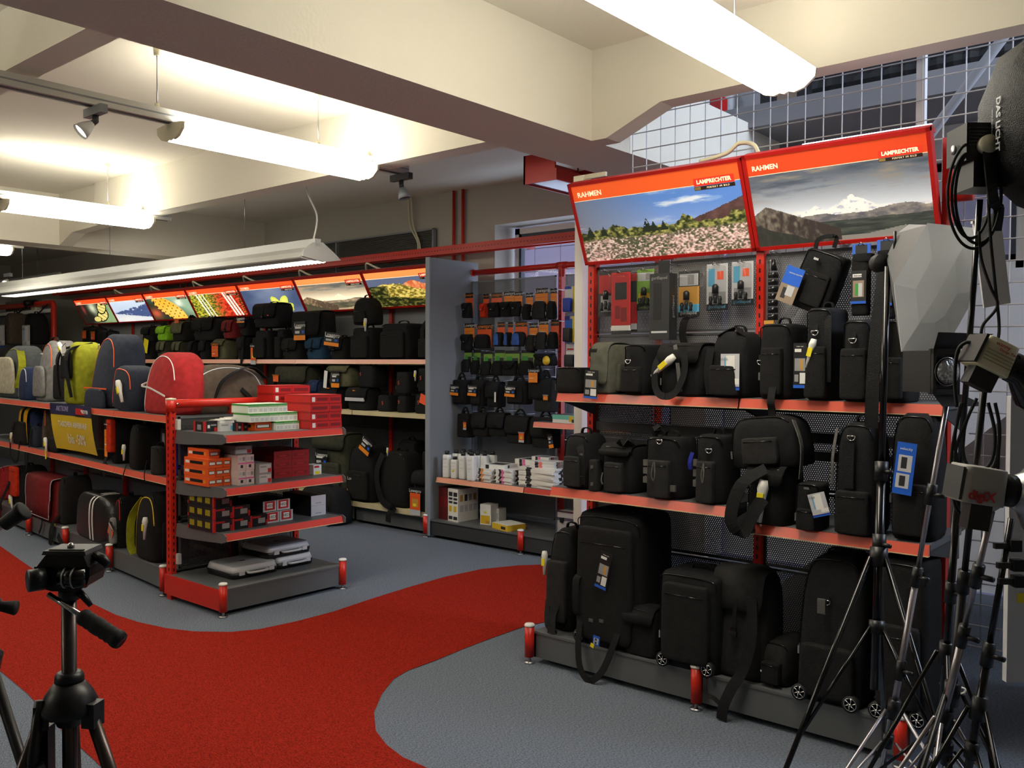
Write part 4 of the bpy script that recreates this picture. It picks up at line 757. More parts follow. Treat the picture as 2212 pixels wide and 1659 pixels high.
# ---------------- right unit, base
bag('camera_backpack', 'slim black backpack with white tag at the left end of the base', (-2.951, 3.99, 0.172, 0.0, 0.186, 0.26, 0.543), BK, 'round', lean=.05, sec=[(-.45, .78, .0, 1.3)], pocket=(BK3, .7, .6, .1), straps=[([(-.3, -.05, .3), (-.1, -.25, .08), (.2, -.2, .02)], .03), ([(.2, -.02, .4), (-.0, -.15, .2), (.1, -.3, .02)], .05)], zips=1)
bag('roller_case', 'large black wheeled suitcase with a hanging card at the left of the base', (-2.592, 3.97, 0.172, 0.0, 0.413, 0.34, 0.679), BK, 'flat', n=7, taper=.02, pocket=(BK2, .82, .85, .05), wheels=1, handle=True, card=[('think', .07, .19, .12, .74, .22, .07)], logo=(chrome, .26, .82), straps=[([(-.36, -.04, .52), (-.38, -.14, .48), (-.38, -.14, .25), (-.36, -.04, .2)], .04)])
bag('belt_pack', 'flat black belt pack with blue round tag and strap looping over the plinth', (-2.616, 3.855, 0.172, 0.0, 0.215, 0.15, 0.167), BK, 'flat', handle=False, zips=0, patches=[(-.2, .8), (.1, .85)], straps=[([(-.5, .0, .9), (-.52, -.2, .4), (-.4, -.4, -.55), (-.1, -.45, -.95), (.25, -.4, -.6), (.5, -.2, .3), (.55, -.0, .8)], .035)], card=[('bluep', .04, .05, .1, .45, .1, .06), ('yel', .022, .022, .0, .2, .3, .064)])
bag('holster_case', 'black holster pouch standing between the two wheeled cases', (-2.384, 3.86, 0.172, 0.0, 0.184, 0.16, 0.236), BK2, 'flat', n=5, flap=(BK, .3), zips=1, handle=False)
bag('roller_case', 'black wheeled case with bright silver wheel in the middle of the base', (-2.106, 3.91, 0.172, 0.0, 0.312, 0.3, 0.455), BK, 'flat', n=8, taper=.0, wheels=2, pocket=(BK2, .8, .8, .1), zips=1)
bag('duffel_bag', 'soft black duffel with straps trailing to the carpet', (-1.879, 3.93, 0.172, 0.0, 0.272, 0.26, 0.488), BK3, 'round', lean=.08, flap=(BK3, .35), buckles=1, handle=False, straps=[([(.3, -.02, .8), (.36, -.12, .45), (.25, -.2, .15), (.1, -.3, -.02), (-.02, -.36, -.2), (-.06, -.36, -.34)], .05), ([(-.45, -.0, .06), (-.42, -.25, -.02), (-.36, -.32, -.14), (-.2, -.34, -.16), (-.02, -.36, -.22)], .02)], ring=[(.1, .75)])
bag('flat_bag', 'low black bag lying flat between duffel and roller on the base', (-1.709, 3.98, 0.172, 0.0, 0.145, 0.3, 0.187), BK3, 'round', handle=False, pocket=(BK2, .6, .5, .1), card=[('white', .06, .01, -.1, .4, 0)], straps=[([(.1, -.02, .1), (.2, -.06, -.02), (.3, -.04, .05)], .02)])
bag('roller_case', 'tall black wheeled backpack with square buckle right of the duffel', (-1.441, 3.91, 0.172, 0.0, 0.29, 0.28, 0.62), BK, 'round', n=6, lean=.1, wheels=2, ring=[(-.05, .7)], pocket=(BK2, .8, .35, .05), patches=[(-.06, .68)])
bag('roller_case', 'dark wheeled case at the right end of the base behind the stands', (-1.148, 3.91, 0.172, 0.0, 0.208, 0.26, 0.656), BK2, 'flat', n=7, wheels=2, pocket=(BK2, .8, .5, .1))
# ---------------- hanging goods on the right unit
def hook(parent, x0, y0, z0, ln=.12):
    MB().tube([(x0 - .012, y0, z0), (x0 - .012, y0 - ln, z0), (x0 + .0, y0 - ln - .006, z0 + .012), (x0 + .012, y0 - ln, z0), (x0 + .012, y0, z0)], .0022, 5).obj('hook', chrome, parent)
def blister(label, P, rects, text=None, tmat=None, item=None, boxy=False, yb=4.28):
    x, y, z, rz, w, d, h = P
    t = thing('blister_pack', label, 'blister pack', (x, y, z), rz, 'packs hanging on the perforated panel')
    mb = MB().use(p_dark).bb(-w / 2, d / 2 - .004, 0, w / 2, d / 2, h)
    for k, (a, b, c, e, m) in enumerate(rects): mb.use(m).bb(-w / 2 + a * w, d / 2 - .0048 - .0002 * k, b * h, -w / 2 + c * w, d / 2 - .004, e * h)
    bk = mb.obj('backing_card', None, t)
    MB().soft(w * .97, d * .8, h * .93, 7, 'flat', .02, (0, -.004, h * .02)).obj('clear_shell', clear, t)
    if item:
        it = MB(); 
        for k in range(3): it.tube([(w * (-.22 + .22 * k), -.0, h * (.12 + .03 * (k % 2)) + j * h * .06) for j in range(4)], [.011, .007, .011, .007], 6)
        it.lathe([(0, 0), (.016, 0), (.016, h * .16), (.008, h * .2), (0, h * .2)], 10, Matrix.Translation((0, 0, h * .36))); it.obj('mini_tripod', blackp, t)
    if text: lettering(text, w * .2, tmat, bk, (0, d / 2 - .007, h * .08))
    hook(t, 0, yb - y, h * .97, max(.02, yb - y + d * .2))
    return t
gl = dict(item=True)
blister('clear blister with red card and small tripod, first on the left panel', (-2.845, 4.145, 1.884, 0.0, 0.117, 0.05, 0.256), [(0, .5, 1, .9, p_red), (.1, .1, .9, .45, p_lgrey)], item=True)
blister('red card pack with white line drawing hanging in front', (-2.724, 4.1, 1.781, 0.0, 0.123, 0.04, 0.343), [(0, .12, 1, .98, p_red), (0, .06, 1, .14, p_white), (.2, .55, .8, .82, p_black), (.2, .25, .45, .45, p_dred), (.5, .2, .8, .42, p_dred)], 'Transformers', p_white)
blister('red card pack half hidden behind the front red card', (-2.695, 4.17, 1.796, 0.0, 0.058, 0.04, 0.326), [(0, .12, 1, .98, p_red), (.2, .5, 1, .85, p_black), (0, .04, 1, .14, p_lgrey)])
blister('green mini tripod blister with a camera printed at its top', (-2.599, 4.145, 1.909, 0.0, 0.11, 0.05, 0.221), [(0, .1, 1, 1, p_lime), (.05, .72, .95, .92, p_lgrey), (.5, .74, .75, .9, p_grey), (0, 0, 1, .16, p_black), (.1, .3, .9, .42, p_gold)], 'gorillapod', p_lime, True)
blister('yellow and blue mini tripod blister with a camera printed at its top', (-2.332, 4.13, 1.867, 0.0, 0.12, 0.06, 0.236), [(0, .25, 1, .66, p_amber), (.05, .68, .95, .94, p_lgrey), (.45, .7, .75, .92, p_grey), (0, .1, 1, .27, p_cyan), (0, 0, 1, .1, p_black)], 'gorillapod', p_white, True)
blister('clear flexible tripod blister with light blue stripe and red badge, left one', (-2.186, 4.165, 1.895, 0.0, 0.119, 0.05, 0.238), [(0, 0, 1, 1, p_lgrey), (.08, .52, .38, .9, p_cyan), (.5, .66, .8, .84, p_neon), (0, 0, 1, .14, p_black), (.1, .16, .9, .4, p_grey)], 'gorillapod', p_cyan, True)
blister('clear flexible tripod blister with light blue stripe and red badge, right one', (-2.047, 4.165, 1.917, 0.0, 0.117, 0.05, 0.218), [(0, 0, 1, 1, p_lgrey), (.08, .52, .38, .9, p_cyan), (.5, .66, .8, .84, p_neon), (0, 0, 1, .14, p_black), (.1, .16, .9, .4, p_grey)], 'gorillapod', p_cyan, True)
t = thing('product_box', 'tall black tripod box with window hanging among the blisters', 'box', (-2.462, 4.12, 1.748, 0.0, 0.118, 0.08, 0.345)[:3]); PB = (-2.462, 4.12, 1.748, 0.0, 0.118, 0.08, 0.345)
w, d, h = PB[4:]
MB().use(p_dark).bb(-w / 2, -d / 2, 0, w / 2, d / 2, h).use(p_black).bb(-w * .3, -d / 2 - .001, h * .3, w * .1, -d / 2, h * .85).use(p_black).bb(-w * .25, -.002, h, w * .3, .002, h + .07).obj('carton', None, t); lettering('gorillapod', w * .2, p_grey, t, (0, -d / 2 - .002, h * .93)); lettering('gorillapod', w * .25, p_grey, t, (w / 2 + .001, 0, h * .5), (PI / 2, -PI / 2, PI / 2)); MB().bb(-w * .4, -d / 2 - .0012, h * .1, w * .4, -d / 2, h * .13).obj('printed_line', p_lgrey, t); hook(t, 0, 4.28 - PB[1], h + .055, .1)
t = thing('hanging_strap', 'black camera strap hanging below the yellow blister', 'strap', (-2.335, 4.16, 1.849)); strap(t, [(-.0, .06, .02), (-.01, -.02, .0), (-.02, -.02, -.1), (.03, -.01, -.2), (.0, .0, -.26)], .04); buckle(t, .015, -.02, -.22); hook(t, 0, .1, .012, .1)
t = thing('tube_pack', 'clear tube pack with black extension rings beside the red upright', 'blister pack', (-1.88, 4.175, 1.816, 0.0, 0.07, 0.07, 0.359)[:3]); PB = (-1.88, 4.175, 1.816, 0.0, 0.07, 0.07, 0.359)
w, d, h = PB[4:]; MB().soft(w, d, h, 3, 'flat', .0).obj('clear_tube', clear, t); mb = MB()
for k in range(7): mb.lathe([(0, 0), (w * .36, 0), (w * .36, h * .07), (w * .28, h * .075), (0, h * .075)], 12, Matrix.Translation((0, 0, h * (.06 + .095 * k))))
mb.lathe([(0, 0), (w * .3, 0), (w * .1, h * .15), (0, h * .15)], 12, Matrix.Translation((0, 0, h * .73))); mb.obj('rings', blackg, t); MB().bb(-w * .42, -d / 2 - .002, 0, w * .3, -d / 2 + .002, h * .05).obj('printed_label', p_amber, t); hook(t, 0, .08, h - .01, .09)
PB = (-1.696, 4.165, 1.878, 0.0, 0.2, 0.13, 0.281)
t = bag('holster_bag', 'black holster bag hanging askew with a blue and white card', PB, BK, 'flat', n=5, handle=False, pocket=(BK2, .7, .55, .1), logo=(chrome, -.1, .85), card=[('holster', .09, .17, -.42, .62, .0, .05)], zips=1, roll=.38, straps=[([(-.3, .3, .9), (-.35, .25, 1.15), (.0, .3, 1.28), (.05, .35, 1.1)], .02)])
hook(t, 0, .12, PB[6] + .06, .12)
def sock(label, P):
    x, y, z, rz, w, d, h = P
    t = thing('lens_wrap', label, 'lens pouch', (x, y, z), rz, 'lens pouches on blue hangers')
    MB().soft(w * .85, d, h * .82, 3, 'flat', -.05).obj('body', BK2, t); MB().soft(w * 1.0, d * 1.1, h * .12, 3, 'flat', 0, (0.01, 0, h * .74)).obj('rolled_top', BK, t)
    MB().use(p_blue).bb(-w * .45, -.004, h * .84, w * .45, .0, h).use(p_black).bb(-w * .28, -.006, h * .86, w * .28, -.003, h * .985).obj('hanger_card', None, t); put_card(t, 'photo', w * .75, h * .46, (0, -d / 2 - .006, h * .62), name='printed_card'); hook(t, 0, 4.28 - y, h * .985, 4.29 - y)
sock('black lens pouch with photo card on a blue hanger, left of two', (-1.451, 4.16, 1.845, 0.0, 0.092, 0.06, 0.325))
sock('black lens pouch on a blue hanger nearest the softbox', (-1.346, 4.18, 1.828, 0.0, 0.095, 0.06, 0.356))
for k, x in enumerate((-1.9, -1.64)): 
    t = thing('panel_hook', 'empty wire hook below the mountain poster, %s' % ('beside the upright' if k == 0 else 'right of the holster bag'), 'hook', (x, 4.28, 2.12)); hook(t, 0, 0, 0, .1)
# ================================================================ REAR BAY: HANGING POUCHES
ORD = ['first', 'second', 'third', 'fourth', 'fifth', 'sixth', 'seventh', 'eighth', 'ninth', 'tenth', 'eleventh', 'twelfth', 'thirteenth', 'fourteenth', 'fifteenth', 'sixteenth']
def pouch(label, P, m, card, flap=True, ch=.45, piping=None, group='pouches hanging in the rear bay', ybk=6.44, hard=False):
    x, y, z, rz, w, d, h = P
    t = thing('camera_pouch', label, 'pouch', (x, y, z), rz, group)
    ph = h * .58 if card else h * .8
    MB().soft(w, d, ph, 3.2 if not hard else 6, 'round' if not hard else 'flat', .08).obj('body', m, t)
    if flap:
        fl = MB(); fl.smooth = True; fl.ribbon(spline([(0, d * .3, ph * .97), (0, -d * .2, ph * 1.0), (0, -d * .5 - .004, ph * .86), (0, -d * .5 - .008, ph * .45)], 4), [w * .8] * 9 + [w * .72, w * .6, w * .45, w * .3], .007); fl.obj('flap', m, t)
        MB().bb(-.009, -d / 2 - .016, ph * .52, .009, -d / 2 - .009, ph * .57).obj('logo', chrome, t)
    else: zipper(t, [(-w * .4, -d * .5, ph * .4), (-w * .35, -d * .42, ph * .8), (w * .2, -d * .42, ph * .88)])
    if piping: MB().soft(w * .62, .012, ph * .8, 3, 'round', .1, (-w * .1, -d / 2, ph * .1)).obj('front_panel', piping, t)
    if card: put_card(t, card, round(w * .98, 3), round(h * (ch + .5 if card == 'orange' else ch + .15), 3), (w * .04, d * .2, h), name='header_card')
    hook(t, 0, ybk - y, h * .97, max(.03, ybk - y))
    return t
R1 = [(-5.864, 6.245, 2.051, 0.0, 0.102, 0.09, 0.24), (-5.665, 6.265, 2.049, 0.0, 0.07, 0.09, 0.223), (-5.519, 6.245, 2.046, 0.0, 0.133, 0.09, 0.229), (-5.386, 6.265, 2.048, 0.0, 0.131, 0.09, 0.232), (-5.254, 6.245, 2.048, 0.0, 0.094, 0.09, 0.224), (-5.143, 6.265, 2.014, 0.0, 0.086, 0.09, 0.243), (-4.989, 6.245, 2.014, 0.0, 0.143, 0.09, 0.276), (-4.867, 6.265, 2.011, 0.0, 0.076, 0.09, 0.274)]
L1 = [('orange', BK, 1), ('orange', REDO, 1), ('orange', BK, 1), ('lowe2', BK, 1), ('lowe2', BK2, 1), ('lowe2', BK2, 0), ('lowe2', BK3, 0), ('lowe2', BK2, 0)]
for i, (P, (c, m, f)) in enumerate(zip(R1, L1)): pouch('%s pouch on an orange card, %s from the partition in the top row' % ('orange' if m is REDO else 'black', ORD[i]), P, m, c, bool(f))
R2 = [(-5.863, 6.245, 1.741, 0.0, 0.133, 0.09, 0.261), (-5.69, 6.265, 1.762, 0.0, 0.182, 0.09, 0.226), (-5.46, 6.245, 1.776, 0.0, 0.089, 0.09, 0.227), (-5.364, 6.265, 1.775, 0.0, 0.06, 0.09, 0.225), (-5.221, 6.245, 1.774, 0.0, 0.142, 0.09, 0.228), (-5.094, 6.265, 1.731, 0.0, 0.099, 0.09, 0.252), (-4.964, 6.245, 1.746, 0.0, 0.11, 0.09, 0.264), (-4.852, 6.265, 1.75, 0.0, 0.089, 0.09, 0.257)]
L2 = [('lowe2', BK, 1, None), ('orange', BK, 0, None), ('orange', BK2, 0, BLUE), ('orange', BK2, 0, BLUE), ('orange', BK2, 0, BLUE), ('lowe2', BK3, 0, None), ('lowe2', BK3, 0, None), ('orange', BK, 0, None)]
for i, (P, (c, m, f, pp)) in enumerate(zip(R2, L2)): pouch('%s pouch on an orange card, %s from the partition in the second row' % ('black and blue' if pp else 'black', ORD[i]), P, m, c, bool(f), piping=fab('mid_blue_nylon', rgb(62, 96, 170)) if pp else None)
R3 = [(-5.871, 6.24, 1.536, 0.0, 0.1, 0.08, 0.211), (-5.772, 6.26, 1.515, 0.0, 0.091, 0.08, 0.232), (-5.616, 6.24, 1.511, 0.0, 0.111, 0.08, 0.223), (-5.489, 6.26, 1.507, 0.0, 0.123, 0.08, 0.238), (-5.322, 6.24, 1.509, 0.0, 0.176, 0.08, 0.229), (-5.152, 6.26, 1.516, 0.0, 0.158, 0.08, 0.226)]
for i, P in enumerate(R3): pouch('black pouch on a leafy green card, %s from the partition in the third row' % ORD[i], P, BK, 'green', i == 4)
P = (-4.915, 6.24, 1.602, 0.0, 0.228, 0.12, 0.129); t = pouch('wide black pouch with a yellow cord bundle at the end of the third row', P, BK, None, True); MB().lathe([(0, -.015), (.03, -.012), (.042, 0), (.03, .012), (0, .015)], 12, Matrix.Translation((P[4] * .3, -.08, P[6] * .35)) @ Matrix.Rotation(PI / 2, 4, 'X')).obj('cord_bundle', p_gold, t)
R4 = [(-5.903, 6.22, 1.232, 0.0, 0.188, 0.12, 0.232), (-5.676, 6.22, 1.223, 0.0, 0.167, 0.12, 0.244), (-5.472, 6.22, 1.219, 0.0, 0.162, 0.12, 0.224), (-5.195, 6.22, 1.255, 0.0, 0.245, 0.12, 0.209), (-4.982, 6.22, 1.303, 0.0, 0.164, 0.12, 0.247), (-4.89, 6.22, 1.198, 0.0, 0.214, 0.12, 0.285)]
for i, P in enumerate(R4):
    t = bag('camera_bag', ['small black camera bag with orange-edged tag nearest the partition in the fourth row', 'small black camera bag with orange-edged tag, second in the fourth row', 'black camera bag with a rounded flap, third in the fourth row', 'wide black camera bag with orange-edged tag in the fourth row', 'moulded black pouch on an orange card at the end of the fourth row', 'dark grey bag with a round orange sticker at the end of the fourth row'][i], P, BK if i < 5 else BK3, 'flat', 'camera bag', 'camera bags hanging in the rear bay', flap=(BK, .6) if i in (2, 5) else None, pocket=None if i in (2, 5) else (BK2, .7, .6, .08), card=[[('lowe', .11, .1, -.1, .8, .05)], [('lowe', .11, .1, -.1, .8, .05)], [('white', .02, .1, .4, .65)], [('lowe', .12, .1, -.15, .8, .05)], [('lowe2', .1, .12, .1, 1.1)], [('lowe2', .05, .05, .3, .55)]][i], zips=0, straps=[([(-.3, .4, .85), (-.1, .35, 1.2), (.1, .4, 1.25), (.3, .4, .9)], .02)])
    hook(t, 0, 6.44 - P[1], P[6] + .02, 6.44 - P[1])
R5 = [(-5.855, 6.22, 0.921, 0.0, 0.164, 0.12, 0.222), (-5.635, 6.22, 0.943, 0.0, 0.192, 0.12, 0.209), (-5.425, 6.22, 0.955, 0.0, 0.212, 0.12, 0.205), (-5.179, 6.22, 0.902, 0.0, 0.279, 0.12, 0.239), (-4.887, 6.22, 0.882, 0.0, 0.266, 0.12, 0.256)]
for i, P in enumerate(R5):
    t = bag('camera_bag', ['black camera bag nearest the partition in the lowest hanging row', 'black flap pouch second in the lowest hanging row', 'black flap pouch third in the lowest hanging row', 'large black shoulder bag with hanging tag in the lowest row', 'black bag at the right end of the lowest hanging row'][i], P, BK2, 'flat', 'camera bag', 'camera bags hanging in the rear bay', flap=(BK2, .62) if i else None, card=[[('flame', .04, .09, .42, .75)], None, None, [('flame', .06, .1, .3, .5)], [('lowe', .05, .12, .4, .5, -.2)]][i], zips=0, logo=(chrome, .05, .5) if i in (1, 2) else None, straps=[([(-.3, .4, .85), (-.1, .35, 1.2), (.1, .4, 1.25), (.3, .4, .9)], .02)])
    hook(t, 0, 6.44 - P[1], P[6] + .02, 6.44 - P[1])
def cased(label, P, m, rects):
    x, y, z, rz, w, d, h = P
    t = thing('compact_case', label, 'camera case', (x, y, z), rz, 'compact cases on printed cards')
    mb = MB().use(p_white).bb(-w / 2, d / 2 - .003, 0, w / 2, d / 2, h)
    for k, (a, b, c, e, mm) in enumerate(rects): mb.use(mm).bb(-w / 2 + a * w, d / 2 - .0038 - .0002 * k, b * h, -w / 2 + c * w, d / 2 - .003, e * h)
    mb.obj('backing_card', None, t); MB().soft(w * .68, d * .8, h * .52, 5, 'flat', 0, (-w * .05, -.005, h * .03)).obj('case', m, t); MB().bb(.0, -d * .42, h * .1, w * .16, -d * .4, h * .14).obj('logo', chrome, t); hook(t, 0, 6.44 - y, h * .97, 6.44 - y)
yc = [(.75, 0, 1, 1, p_yellow), (0, .9, .6, 1, p_blue)]; yb = [(0, 0, 1, .9, p_blue), (.75, 0, 1, 1, p_yellow), (0, .85, .5, 1, p_dblue)]
cb = [(-4.678, 6.25, 2.062, 0.0, 0.119, 0.06, 0.228), (-4.553, 6.25, 2.057, 0.0, 0.087, 0.06, 0.226), (-4.68, 6.25, 1.805, 0.0, 0.11, 0.06, 0.228), (-4.558, 6.25, 1.818, 0.0, 0.102, 0.06, 0.221), (-4.651, 6.25, 1.588, 0.0, 0.141, 0.06, 0.202), (-4.534, 6.25, 1.588, 0.0, 0.061, 0.06, 0.212)]
hb = mat('hard_blue', rgb(30, 60, 170), .4); hr = mat('hard_red', rgb(150, 22, 26), .4); hk = mat('hard_black', rgb(26, 26, 28), .45)
for P, m, r, l in zip(cb, (hb, hr, hk, hr, hk, hk), (yc, yc, yb, yb, [(0, .7, .8, 1, p_lgrey), (.1, .75, .6, .82, p_red)], [(0, 0, 1, 1, p_blue)]), ('blue hard case on a white and yellow card', 'red hard case on a white and yellow card', 'black hard case on a blue and yellow card', 'red hard case on a blue and yellow card', 'black oblong case on a white card with red print', 'black pouch on a plain blue card beside the white post')): cased(l, P, m, r)
P = (-4.543, 6.16, 1.12, 0.0, 0.29, 0.22, 0.068); t = thing('product_box', 'teal and white brush set box on the small rear shelf', 'box', P[:3]); w, d, h = P[4:]; MB().use(p_white).bb(-w / 2, -d / 2, 0, w / 2, d / 2, h).use(p_teal).bb(-w / 2, -d / 2 - .001, h * .45, w / 2, -d / 2, h).use(p_gold).bb(w * .1, -d / 2 - .0014, h * .2, w * .25, -d / 2, h * .9).use(p_dark).bb(w * .2, -d / 2 - .0016, h * .1, w * .32, -d / 2, h * .5).obj('carton', None, t); MB().bb(-w * .46, -d * .45, h, w * .46, d * .45, h + .004).obj('lid_print', p_dark, t)
# ---------------- bottles
bot = mat('bottle_white', rgb(232, 232, 228), .35)
def bottle(label, P, small=False, sticker=False, print_=True):
    x, y, z, w, h = P
    t = thing('chemical_bottle', label, 'bottle', (x, y, z), .1, 'white photo chemical bottles')
    MB().soft(w, w * .8, h * .86, 5, 'flat', .02).obj('body', bot, t); MB().cyl((0, 0, h * .84), (0, 0, h * .89), w * .22, n=12).obj('neck', bot, t); MB().cyl((0, 0, h * .875), (0, 0, h), w * .3, w * .28, n=14).obj('cap', blackp, t)
    if print_:
        lb = MB().use(p_lgrey)
        for k, (zz, ww) in enumerate(((.72, .6), (.68, .5), (.55, .4), (.42, .62), (.38, .55), (.3, .3))): lb.bb(-w * .3, -w * .41, h * zz, -w * .3 + w * ww, -w * .395, h * zz + h * .016)
        lb.obj('printed_label', None, t)
    if sticker: MB().cyl((0, -w * .42, h * .36), (0, -w * .405, h * .36), w * .16, n=10).obj('sticker', p_yellow, t)
bt = [(-5.832, 5.94, 0.6), (-5.73, 5.94, 0.603), (-5.637, 5.95, 0.607), (-5.503, 5.92, 0.593)]
zs = .566
fb = [('white chemical bottle at the left front corner of the bottle group', bt[0], .075, .245, 0), ('small white bottle with a yellow sticker', bt[1], .07, .2, 1), ('white bottle just right of the small stickered one', bt[2], .07, .245, 0), ('white bottle nearest the stacks of photo paper, front row', bt[3], .078, .26, 0)]
for l, p, w, h, s in fb: bottle(l, (p[0], p[1], zs, w, h), sticker=bool(s))
k = 0
for j, (dx, dy) in enumerate([(.02, .1), (.1, .1), (.19, .1), (.02, .2), (.11, .2), (.2, .2), (.29, .1), (.29, .2), (.36, .12), (.37, .22)]):
    bottle('white black-capped bottle in the %s row behind the front bottles, %s from the partition' % (('second', [0, 1, 2, None, None, None, 3, None, 4, None][j] is not None and ORD[[0, 1, 2, 0, 0, 0, 3, 0, 4, 0][j]]) if j in (0, 1, 2, 6, 8) else ('third', ORD[[0, 0, 0, 0, 1, 2, 0, 3, 0, 4][j]])), (bt[0][0] + dx, bt[0][1] + dy, zs, .072, .25), print_=False)
# ---------------- photo paper packs
def pack(label, x, y, z, w, d, h, rz, c1, c2, thick=False):
    t = thing('photo_paper_pack', label, 'paper pack', (x, y, z), rz, 'packs of photo paper on the rear shelf')
    mb = MB().use(p_white).bb(-w / 2, -d / 2, 0, w / 2, d / 2, h)
    for m, a in ((p_dark, .22), (c1, .38)):
        mb.use(m).bb(-w / 2 + w * a, -d / 2 - .0006, 0, -w / 2 + w * (a + .14), -d / 2, h); mb.use(m).bb(w / 2, -d / 2 + d * a, 0, w / 2 + .0006, -d / 2 + d * (a + .12), h)
    if thick: mb.use(p_dark).bb(-w * .3, -d * .3, h, w * .3, d * .25, h + .0006)
    mb.obj('wrapper', None, t)
    return t
sx = [(-5.376, 5.94, 0.581), (-5.132, 5.94, 0.583), (-4.764, 5.94, 0.575)]
for nm, p, n, hh, w, d, c in (('orange-banded stack beside the bottles', sx[0], 9, .0125, .2, .26, p_orange), ('pink-banded middle stack', sx[1], 10, .012, .2, .27, p_pink), ('large white stack at the right', sx[2], 12, .0135, .42, .34, p_white)):
    for k in range(n): pack('flat photo paper pack, %s from the top of the %s' % (ORD[n - 1 - k], nm), p[0] + .004 * math.sin(k * 2.3), p[1] + d / 2 + .004 * math.cos(k * 1.7), zs + k * (hh + .0005), w, d, hh, .06 * math.sin(k * 1.9) - .1, c, c)
pack('thick white photo paper box on the orange-banded stack', sx[0][0] + .06, sx[0][1] + .15, zs + 9 * .013, .26, .24, .035, .12, p_white, p_white, True)
for k in range(2): pack('thick pink-marked paper box %s behind the middle stack' % ('lying under another' if k == 0 else 'lying on top'), sx[1][0] + .02, sx[1][1] + .36, zs + .125 + .036 * k, .24, .2, .035, -.05 * k, p_pink, p_pink, True)
MB  # the pair rests on a hidden pile of packs
for k in range(9): pack('photo paper pack in the pile behind the middle stack, %s from the bottom' % ORD[k], sx[1][0] + .02, sx[1][1] + .36, zs + .0137 * k, .24, .2, .0132, .02 * (-1) ** k, p_pink, p_pink)
for k in range(6): pack('small pink and orange striped paper pack, %s from the top on the large white stack' % ORD[5 - k], sx[2][0] + .0, sx[2][1] + .14, zs + 12 * .014 + k * .0085, .24, .2, .008, .15 + .05 * math.sin(k * 2), p_pink if k % 2 else p_orange, p_pink)
for k in range(2): pack('thick pink-marked paper box %s at the back of the large white stack' % ('below' if k == 0 else 'on top'), sx[2][0] - .13, sx[2][1] + .27, zs + 12 * .014 + .036 * k, .2, .13, .035, -.05 * k, p_pink, p_pink, True)
# ---------------- rear bay base: binder boxes, cubes, flat box, aluminium case
def carton(name, label, P, front, cat='box', group=None, base=p_white, side=None, rz=0, lid=True):
    x, y, z, r, w, d, h = P
    t = thing(name, label, cat, (x, y, z), r + rz, group)
    mb = MB().use(base).bb(-w / 2, -d / 2, 0, w / 2, d / 2, h)
    for k, (a, b, c, e, m) in enumerate(front): mb.use(m).bb(-w / 2 + a * w, -d / 2 - .0006 - .0002 * k, b * h, -w / 2 + c * w, -d / 2, e * h)
    for k, (a, b, c, e, m) in enumerate(side or []): mb.use(m).bb(w / 2, -d / 2 + a * d, b * h, w / 2 + .0006 + .0002 * k, -d / 2 + c * d, e * h)
    mb.obj('carton', None, t)
    if lid: MB().use(base).bb(-w * .5, -d * .502, h - .002, w * .5, d * .502, h + .0006).obj('lid', None, t)
    return t
q = (-5.954, 5.95, 0.176)
xx = q[0]
sp = [(.15, .55, .85, .62, p_dark), (.15, .66, .85, .73, p_dark), (.15, .77, .85, .9, p_dark), (.2, .3, .7, .48, p_gold), (.15, .06, .85, .16, p_dark)]
for i, (b, l) in enumerate(((p_maroon, 'dark red binder nearest the partition on the base'), (p_maroon, 'dark red binder second from the partition on the base'), (p_white, 'white binder box with printed spine beside the red binders'), (p_white, 'white binder box with printed spine and side pictures at the end of the row'))):
    carton('binder_box', l, (xx + .035 + i * .071, q[1] + .14 - .012 * i, .168, 0, .068, .27, .3), sp if i > 1 else [(.2, .4, .8, .7, p_dred)], 'binder', 'binder boxes on the rear base', b, side=[(.1 + .22 * k, .62, .24 + .22 * k, .82, (p_amber, p_dark, p_grey, p_amber)[k]) for k in range(4)] + [(.1 + .22 * k, .3, .26 + .22 * k, .5, p_lgrey) for k in range(4)] if i == 3 else None)
P = (-5.416, 6.06, 0.168, 0.0, 0.116, 0.12, 0.093); carton('small_box', 'white cube box with a yellow label under another cube', P, [(.05, .1, .9, .9, p_gold), (.5, .15, .85, .4, p_amber)], rz=.15)
P2 = (P[0], P[1], P[2] + P[6] + .001, P[3], P[4], P[5], P[6] * .95); carton('small_box', 'plain white cube box on top of the yellow-labelled cube', P2, [(.35, .1, .6, .3, p_yellow)], rz=.12)
P = (-5.359, 6.15, 0.168, 0.0, 0.05, 0.1, 0.139); carton('small_box', 'narrow white box behind the two cubes', P, [(.2, .3, .8, .7, p_lgrey)])
P = (-5.131, 6.0, 0.168, 0.0, 0.23, 0.2, 0.083); P = (P[0], P[1], P[2], P[3], P[4], P[5], .05); carton('flat_box', 'flat yellow-edged white box lying on the rear base', P, [(0, 0, 1, 1, p_gold), (.6, .2, .9, .7, p_dark)], side=[(0, 0, 1, 1, p_gold)], rz=-.25)
P = (-4.411, 6.04, 0.168, 0.0, 0.252, 0.24, 0.233); t = thing('aluminium_case', 'small aluminium case on the base beside the white post', 'case', P[:3]); w, d, h = P[4:]; al = mat('aluminium_sheet', rgb(190, 190, 190), .4, .3); MB().bb(-w / 2, -d / 2, 0, w / 2, d / 2, h * .68).obj('body', al, t); MB().bb(-w / 2, -d / 2, h * .7, w / 2, d / 2, h).obj('lid', al, t)
mb = MB()
for a in (-1, 1):
    mb.bb(a * w / 2 - .006, -d / 2 - .004, 0, a * w / 2 + .006, -d / 2 + .008, h)
for zz in (.0, .68, .73, .97): mb.bb(-w / 2, -d / 2 - .004, h * zz, w / 2, -d / 2 + .004, h * zz + .012)
